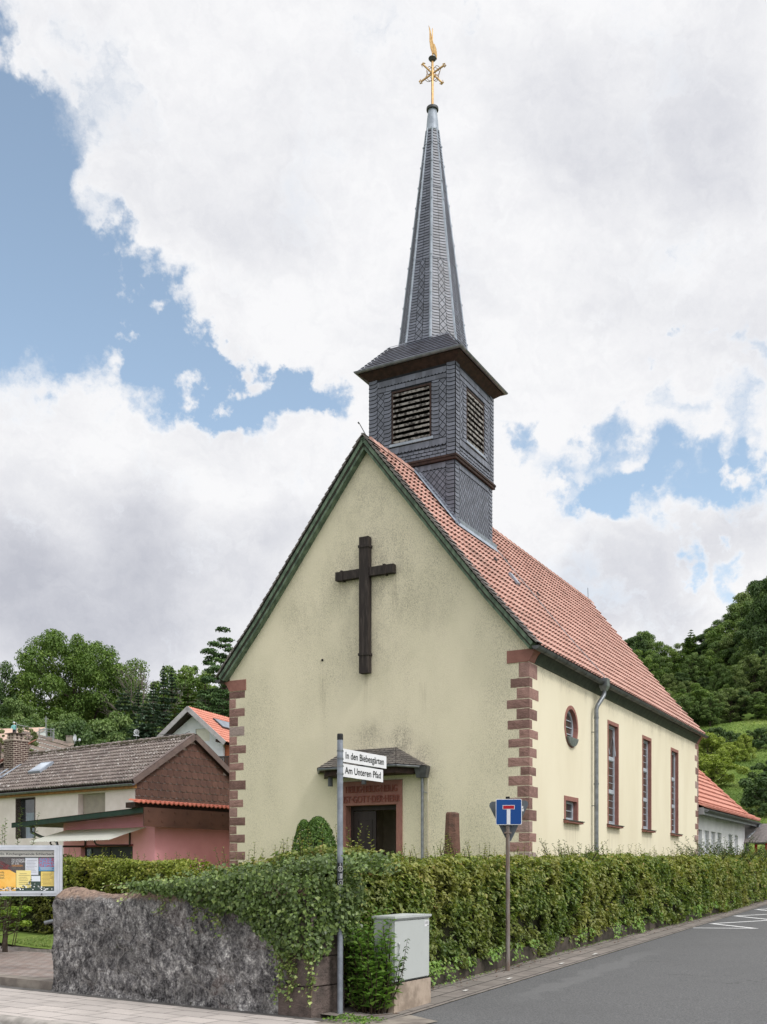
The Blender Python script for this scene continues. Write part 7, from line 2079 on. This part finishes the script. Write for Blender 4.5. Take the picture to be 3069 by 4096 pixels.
def conifer_mesh(seed, h, r, tiers, mat, ls, droop=.25, per=1.0, name='conifer', power=1.0, bare=.06):
    rr = random.Random(seed); root = bpy.data.objects.new(name, None); COL.objects.link(root); ORG[root.name] = (0, 0, 0)
    mb = MB(); tr = h * .016; mb.tube([(0, 0, -.5), (0, 0, h * .5), (0, 0, h)], [tr, tr * .6, .01], 7)
    P, Nn, Rr, Sz, Tt = [], [], [], [], []
    for i in range(tiers):
        f = (i + rr.uniform(0, .6)) / tiers; z = h * (bare + (1 - bare) * f); R_ = r * (1 - f) ** power * rr.uniform(.82, 1.12) + .05 * r * (1 - f) + .03
        nbr = max(4, int(9 * (1 - f) + 4)); a0 = rr.uniform(0, 6.28)
        for b_ in range(nbr):
            a = a0 + 6.283 * b_ / nbr + rr.gauss(0, .14); L_ = R_ * rr.uniform(.7, 1.1); k = rr.gauss(.5, .16)
            dv = Vector((math.cos(a), math.sin(a), 0))
            tip = Vector((0, 0, z)) + dv * L_ + Vector((0, 0, -droop * L_ * (1 - f * .8) + .12 * L_ * f))
            if i % 2 == 0: mb.tube([(0, 0, z), tip], [.012 * h * (1 - f) * .3 + .006, .004], 4)
            n = max(4, int(L_ / (ls * .32) * 2.2 * per))
            for j in range(n):
                q = .12 + .88 * rr.random() ** .8; p = Vector((0, 0, z)) * (1 - q) + tip * q; w = (1 - q) * .22 * L_ + .05
                sd_ = Vector((-dv.y, dv.x, 0)); p = p + sd_ * rr.uniform(-w, w) * 1.3 + Vector((0, 0, rr.uniform(-.12, .05) * L_ * .4))
                P.append(tuple(p)); Nn.append((rr.gauss(0, .3), rr.gauss(0, .3), 1)); Tt.append(tuple(dv + sd_ * rr.gauss(0, .55) + Vector((0, 0, rr.gauss(-.2, .2))))); Rr.append(min(1, max(0, rr.gauss(k, .16)))); Sz.append(ls * rr.uniform(.7, 1.3))
    mb.build('trunk', M_BARK, root, recalc=False)
    leaf_obj('crown', mat, root, np.array(P), np.array(Nn), np.array(Sz), np.array(Rr), .42, np.array(Tt), .1, seed)
    return root


def put(root, label, cat, loc, rz=0, sc=1.0, group=None):
    root.location = loc; root.rotation_euler = (0, 0, rz); root.scale = (sc, sc, sc) if not isinstance(sc, tuple) else sc
    tag(root, label, cat, group); return root


def copy_tree(root):
    c = root.copy(); COL.objects.link(c)
    for ch in list(root.children):
        q = ch.copy(); COL.objects.link(q); q.parent = c
    return c


def on_hill(u, D, dz=0):
    x = (u - CX) / F * D; return (x, D, terrain(x, D) - .17 + dz)


def grow(make, label, cat, u, D, vtop, native_h, rz=0, wide=1.0, group=None):
    """stand a tree on the slope at distance D so that it reaches the height seen in the photo"""
    x, y, z = on_hill(u, D); top = EYE + (HZ - vtop) / F * D; k = (top - z) / native_h
    return put(make, label, cat, (x, y, z), rz, (k * wide, k * wide, k), group)


# left background
grow(broad_mesh(47, 12, 5.6, 130, 620, .20, M_WALNUT, .2, 1.0, name='walnut_tree'), 'big round airy walnut tree above the brown roof', 'tree', 302, 96, 2545, 12.0, .4, .84)
grow(broad_mesh(42, 12, 5.0, 90, 420, .25, M_DARKL, .15, name='broadleaf_tree'), 'dark broad tree cut by the left edge of the photo', 'tree', -25, 92, 2660, 12, 1.2, .6)
grow(broad_mesh(43, 10, 4.2, 70, 420, .24, M_BROAD, .12, name='broadleaf_tree'), 'mid green leafy tree right of the dark one at the left edge', 'tree', 60, 88, 2800, 10, 2.2, .7)
grow(broad_mesh(44, 10, 4.4, 80, 420, .24, M_WALNUT, .2, name='broadleaf_tree'), 'rounded green deciduous tree between the twin spruces and the cedar', 'tree', 748, 108, 2652, 10, .7, .72)
SPR = conifer_mesh(51, 12, 2.8, 34, M_SPRUCE, .34, .3, 2.2, 'spruce_tree')
grow(SPR, 'left of the two tall dark spruces with spiky tops', 'conifer', 655, 92, 2652, 12, .2, .72)
grow(copy_tree(SPR), 'right of the two tall dark spruces with spiky tops', 'conifer', 688, 94, 2660, 12, 1.9, .8)
grow(copy_tree(SPR), 'shorter dark spruce left of the twin spiky spruces', 'conifer', 613, 88, 2716, 12, 3.1, .9)
grow(copy_tree(SPR), 'slim dark spruce under the bare dead branches', 'conifer', 553, 90, 2738, 12, 4.3, .9)
BSP = conifer_mesh(52, 9, 3.4, 28, M_SPRUCE, .34, .2, 2.2, 'blue_spruce', .8)
grow(BSP, 'broad bluish spruce right of the walnut tree', 'conifer', 500, 80, 2748, 9, .5, .95)
grow(copy_tree(BSP), 'wide blue green spruce low in front of the spruce group', 'conifer', 585, 76, 2790, 9, 2.5, 1.0)
FIRM = conifer_mesh(53, 9, 2.6, 28, M_FIR, .30, .1, 2.0, 'fir_tree', .85)
grow(FIRM, 'lighter green pointed fir behind the white gabled house', 'conifer', 752, 86, 2730, 9, .5, 1.1)
grow(copy_tree(FIRM), 'small light green fir left of the red side roof', 'conifer', 700, 78.5, 2812, 9, 2.4, 1.1)
CED = broad_mesh(54, 14, 4.6, 120, 300, .24, M_PINE, .06, .42, .68, name='cedar_tree')
grow(CED, 'tall open dark cedar touching the church eaves', 'conifer', 890, 98, 2518, 14, .9, .92)
grow(copy_tree(CED), 'dark layered cedar low behind the white house roof', 'conifer', 905, 92, 2740, 14, 2.9, 1.3)
# bare tree
dead = bpy.data.objects.new('bare_tree', None); COL.objects.link(dead); ORG[dead.name] = (0, 0, 0)
mb = MB(); rr = random.Random(17)
def branch(p, d, ln, r_, lev):
    q = p + d * ln; m_ = (p + q) / 2 + Vector((rr.gauss(0, .05), rr.gauss(0, .05), rr.gauss(0, .04))) * ln; mb.tube([p, m_, q], [r_, r_ * .8, r_ * .6], 4)
    if lev == 0: return
    for _ in range(3 if lev > 1 else 3):
        branch(p + (q - p) * rr.uniform(.5, 1), (d + Vector((rr.gauss(0, .62), rr.gauss(0, .4), rr.gauss(.05, .35)))).normalized(), ln * rr.uniform(.6, .82), r_ * .58, lev - 1)
branch(Vector((0, 0, 0)), Vector((0, 0, 1)), 4.4, .17, 5)
tk = mb.build('trunk', M_DEADW, dead, recalc=False)
grow(dead, 'bare leafless grey tree between the walnut and the spruces', 'tree', 572, 93, 2668, 10.5, .2, .8)
# undergrowth that closes the slope behind the roofs
BUSH = broad_mesh(61, 8, 5.0, 90, 380, .25, M_DARKL, .03, name='bush')
BUSHG = broad_mesh(62, 8, 5.0, 90, 380, .25, M_BROAD, .03, name='bush')
SCRUB = broad_mesh(67, 3.2, 2.3, 24, 330, .22, M_BROAD, .03, name='bush')
SCRUBD = broad_mesh(68, 3.2, 2.3, 24, 330, .22, M_DARKL, .03, name='bush')
first = {}
def bush(proto, label, u, D, vtop, wide=1.0, rz=0, group=None):
    o = proto if proto.name not in first else copy_tree(proto)
    first[proto.name] = 1
    return grow(o, label, 'bush', u, D, vtop, 3.2 if proto in (SCRUB, SCRUBD) else 8, rz, wide, group)


rr = random.Random(71)
for i in range(26):
    u = -60 + i * 42 + rr.uniform(-14, 14)
    bush(BUSH if i % 3 else BUSHG, 'dark bush in the undergrowth below the trees behind the old house', u, rr.uniform(77, 84) if u < 600 else rr.uniform(90, 96), rr.uniform(2880, 2920) if u < 420 else rr.uniform(2880, 2930), .9, rr.uniform(0, 6), 'undergrowth bushes behind the roofs')
for i in range(16):
    u = 120 + i * 56 + rr.uniform(-14, 14)
    bush(BUSH, 'dark bush closing the gap between the tree trunks behind the houses', u, rr.uniform(112, 122), rr.uniform(2850, 2885) if u < 380 else rr.uniform(2770, 2830), .8, rr.uniform(0, 6), 'undergrowth bushes between the trunks')
LB = broad_mesh(63, 3.2, 2.0, 16, 260, .2, M_YELLOW, .05, name='bush')
grow(LB, 'small bright yellow green bush peeping over the mossy roof ridge', 'bush', 595, 56, 2941, 3.2, 0, .4)
put(broad_mesh(65, 3.2, 1.5, 15, 230, .15, lm('pale_shrub_leaf', S(92, 104, 62), S(126, 136, 90), S(160, 166, 122)), .1, name='bush'), 'pale leafed shrub between the brick chimney and the grey roof', 'bush', (at(112, 3010, 50)[0], 50, at(112, 3030, 50)[2]), 0, (.42, .42, .46))
put(broad_mesh(66, 3.2, 1.5, 12, 200, .15, lm('pale_shrub_leaf', 0, 0, 0), .1, name='bush'), 'pale leafed shrub at the left edge beside the brick chimney', 'bush', (at(2, 3010, 50)[0], 50, at(2, 3030, 50)[2]), 1, (.3, .3, .42))

# wooded hillside on the right: every tree an object, sharing a few crowns
BASES = [broad_mesh(81, 12, 4.6, 86, 430, .27, M_BROAD, .08, name='forest_tree'), broad_mesh(82, 12, 5.0, 86, 430, .27, M_BROADL, .06, name='forest_tree'), broad_mesh(83, 12, 4.0, 86, 430, .27, M_DARKL, .07, name='forest_tree'),
         broad_mesh(84, 13, 4.4, 86, 430, .27, M_BROAD, .06, 1.15, name='forest_tree'), broad_mesh(85, 11, 4.8, 86, 430, .27, M_WALNUT, .06, name='forest_tree')]
used = set()
def forest(u, D, vtop, k, wide=1.0):
    pr_ = BASES[k % 5]
    o = pr_ if k % 5 not in used else copy_tree(pr_); used.add(k % 5)
    nh = (12, 12, 12, 13, 11)[k % 5]
    return grow(o, 'tree in the dense deciduous wood on the hillside behind the church and annex', 'tree', u, D, vtop, nh, rr.uniform(0, 6.28), wide, 'hillside wood')


rr = random.Random(91)
sky = lambda u: float(np.interp(u, [2380, 2470, 2500, 2560, 2640, 2690, 2740, 2790, 2850, 2930, 2990, 3040, 3090, 3200], [2600, 2560, 2525, 2522, 2560, 2620, 2560, 2525, 2500, 2470, 2405, 2340, 2290, 2240]))
for i, u in enumerate(range(2400, 3260, 58)): forest(u + rr.uniform(-12, 12), rr.uniform(146, 156), sky(u) + rr.uniform(-6, 22), i, 1.0)
for i, u in enumerate(range(2430, 3260, 60)): forest(u + rr.uniform(-16, 16), rr.uniform(132, 140), sky(u) + 85 + rr.uniform(-20, 35), i + 2, 1.0)
for i, u in enumerate(range(2440, 3260, 64)): forest(u + rr.uniform(-16, 16), rr.uniform(120, 128), min(2790, sky(u) + 190 + rr.uniform(-25, 30)), i + 1, 1.0)
for i, u in enumerate(range(2540, 3260, 62)): forest(u + rr.uniform(-16, 16), rr.uniform(110, 116), min(2800, sky(u) + 260 + rr.uniform(-30, 30)), i + 3, 1.05)
for i, u in enumerate(range(2620, 3260, 58)): forest(u + rr.uniform(-16, 16), rr.uniform(102, 107), 2760 + rr.uniform(-40, 40), i + 1, 1.2)
# a few that stand out
grow(conifer_mesh(55, 10, 2.4, 22, M_BROAD, .45, -.35, 1.3, 'forest_tree', .7), 'upright feathery tree standing against the sky above the wood', 'tree', 2765, 150, 2515, 10, .4, 1.1)
grow(copy_tree(BASES[2]), 'tall dark tree leaning in at the right edge above the wood', 'tree', 3090, 118, 2262, 12, 2.0, .62)
# scrub and meadow between the wood and the annex
YB = broad_mesh(64, 4, 2.2, 60, 260, .16, M_YELLOW, .05, 1.2, name='bush')
grow(YB, 'tall yellow green bush left of its twin below the dark wood', 'bush', 2832, 84, 2942, 4, .3, .95)
grow(copy_tree(YB), 'feathery yellow green bush right of its twin below the dark wood', 'bush', 2980, 87, 2945, 4, 2.1, .8)
grow(copy_tree(YB), 'low yellow green bush just above the annex roof', 'bush', 2845, 79, 3030, 4, 4.0, 1.5)
grow(copy_tree(YB), 'middle yellow green bush on the meadow above the annex', 'bush', 2908, 85, 2978, 4, 5.2, 1.2)
SCR = BUSHG
for i in range(12):
    u = 2800 + i * 30 + rr.uniform(-8, 8)
    bush(SCRUB if i % 2 else SCRUBD, 'low scrub bush along the upper edge of the meadow', u, rr.uniform(90, 96), rr.uniform(2900, 2945), 1.0, rr.uniform(0, 6), 'scrub along the wood edge')
for i, (u, D, v) in enumerate(((3075, 78, 3045), (3062, 74, 3130), (3090, 72, 3090), (3050, 71, 3205))):
    bush(SCRUBD, 'dark bush at the right edge of the photo above the play tower', u, D, v, 1.0, i * 1.3, 'bushes at the right edge of the meadow')
grow(conifer_mesh(56, 4, 1.5, 14, M_SPRUCE, .26, .2, 1.0, 'spruce_tree'), 'small dark spruce alone on the green meadow', 'conifer', 3035, 88, 3035, 4, 0, 1.0)
# rough meadow grass
M_BLADE = lm('meadow_grass_blade', S(92, 118, 50), S(122, 148, 68), S(162, 178, 100), .3)
rg = np.random.default_rng(5)
n = 46000
D_ = rg.uniform(60, 104, n); U_ = rg.uniform(2680, 3180, n); X_ = (U_ - CX) / F * D_
Z_ = np.array([terrain(x, y) for x, y in zip(X_, D_)]) - .17
Pm = np.stack([X_, D_, Z_ + .12], 1); tipv = np.stack([rg.normal(0, .5, n), rg.normal(-.1, .5, n), np.ones(n)], 1)
pat = np.array([mn.noise(Vector((x * .22, y * .22, 0))) for x, y in zip(X_, D_)])
mg = leaf_obj('meadow_grass', M_BLADE, None, Pm, np.stack([rg.normal(0, .6, n), -np.ones(n), np.full(n, .7)], 1), (.45 + .25 * np.clip(pat, -1, 1)) * rg.uniform(.6, 1.3, n), np.clip(.5 + pat * .9 + rg.normal(0, .14, n), 0, 1), .3, tipv, .1, 5)
tag(mg, kind='stuff')
# lawn by the notice board
n = 42000
Wd = rg.uniform(3.2, 11, n); Nd = rg.uniform(3.3, 11.5, n); keep = Nd > np.interp(Wd, [3, 4.5, 7, 10, 16], [5.7, 5.0, 4.0, 3.6, 4.0]); Wd, Nd = Wd[keep], Nd[keep]; n = len(Wd)
X_ = WO[0] + EW.x * Wd + EN.x * Nd; Y_ = WO[1] + EW.y * Wd + EN.y * Nd; Z_ = np.array([LZ(x, y) for x, y in zip(X_, Y_)])
gl_ = leaf_obj('lawn_grass', lm('lawn_blade', S(96, 120, 56), S(124, 146, 72), S(160, 172, 104), .3), None, np.stack([X_, Y_, Z_ + .035], 1), np.stack([rg.normal(0, .6, n), -np.ones(n), np.full(n, .8)], 1), .10 * rg.uniform(.6, 1.4, n), np.clip(rg.normal(.5, .2, n), 0, 1), .2, np.stack([rg.normal(0, .5, n), rg.normal(0, .5, n), np.ones(n)], 1), .1, 6)
tag(gl_, kind='stuff')
mb = MB(); rr = random.Random(44)
for k in range(900):
    w_, n_ = rr.uniform(4, 10.5), rr.uniform(4.2, 11); p = Vector(WF(w_, n_, 0)); p.z = LZ(p.x, p.y) + rr.uniform(.07, .13); e = rr.uniform(.010, .018)
    mb.add([p + Vector((e * math.cos(a), e * math.sin(a) * .6, e * math.sin(a) * .8)) for a in np.linspace(0, 2 * math.pi, 7)[:-1]], [tuple(range(6))])
tag(mb.build('yellow_flowers', pm('dandelion_yellow', S(226, 216, 96), S(216, 200, 70), 30, .8), recalc=False), kind='stuff')
mb = MB()
for k in range(16):
    w_, n_ = rr.uniform(4.6, 9.5), rr.uniform(4.4, 9); p = Vector(WF(w_, n_, 0)); p.z = LZ(p.x, p.y) + .12; e = rr.uniform(.02, .035)
    mb.add([p + Vector((e * math.cos(a), e * math.sin(a) * .6, e * math.sin(a) * .8)) for a in np.linspace(0, 2 * math.pi, 9)[:-1]], [tuple(range(8))])
tag(mb.build('white_daisies', M_SIGNW, recalc=False), kind='stuff')
# young trees at the left edge
yt = broad_mesh(95, 2.0, .62, 22, 190, .075, lm('lime_green_leaf', S(86, 116, 36), S(120, 150, 52), S(164, 182, 84), .35), .22, name='young_tree')
put(yt, 'bright green young tree on the lawn under the notice board', 'tree', (at(20, 0, 20.6)[0], 20.6, LZ(-7.3, 20.6)), .5, (1.0, 1.0, .62))
st_ = sprout_clump('fruit_tree', 'open leafy young fruit tree reaching above the notice board', (at(-30, 0, 19.2)[0], 19.2, .3), 12, 2.55, .9, lm('fruit_leaf', S(66, 88, 42), S(92, 116, 58), S(130, 148, 88)), .085, 77, cat='tree', per=30, asp=.5)
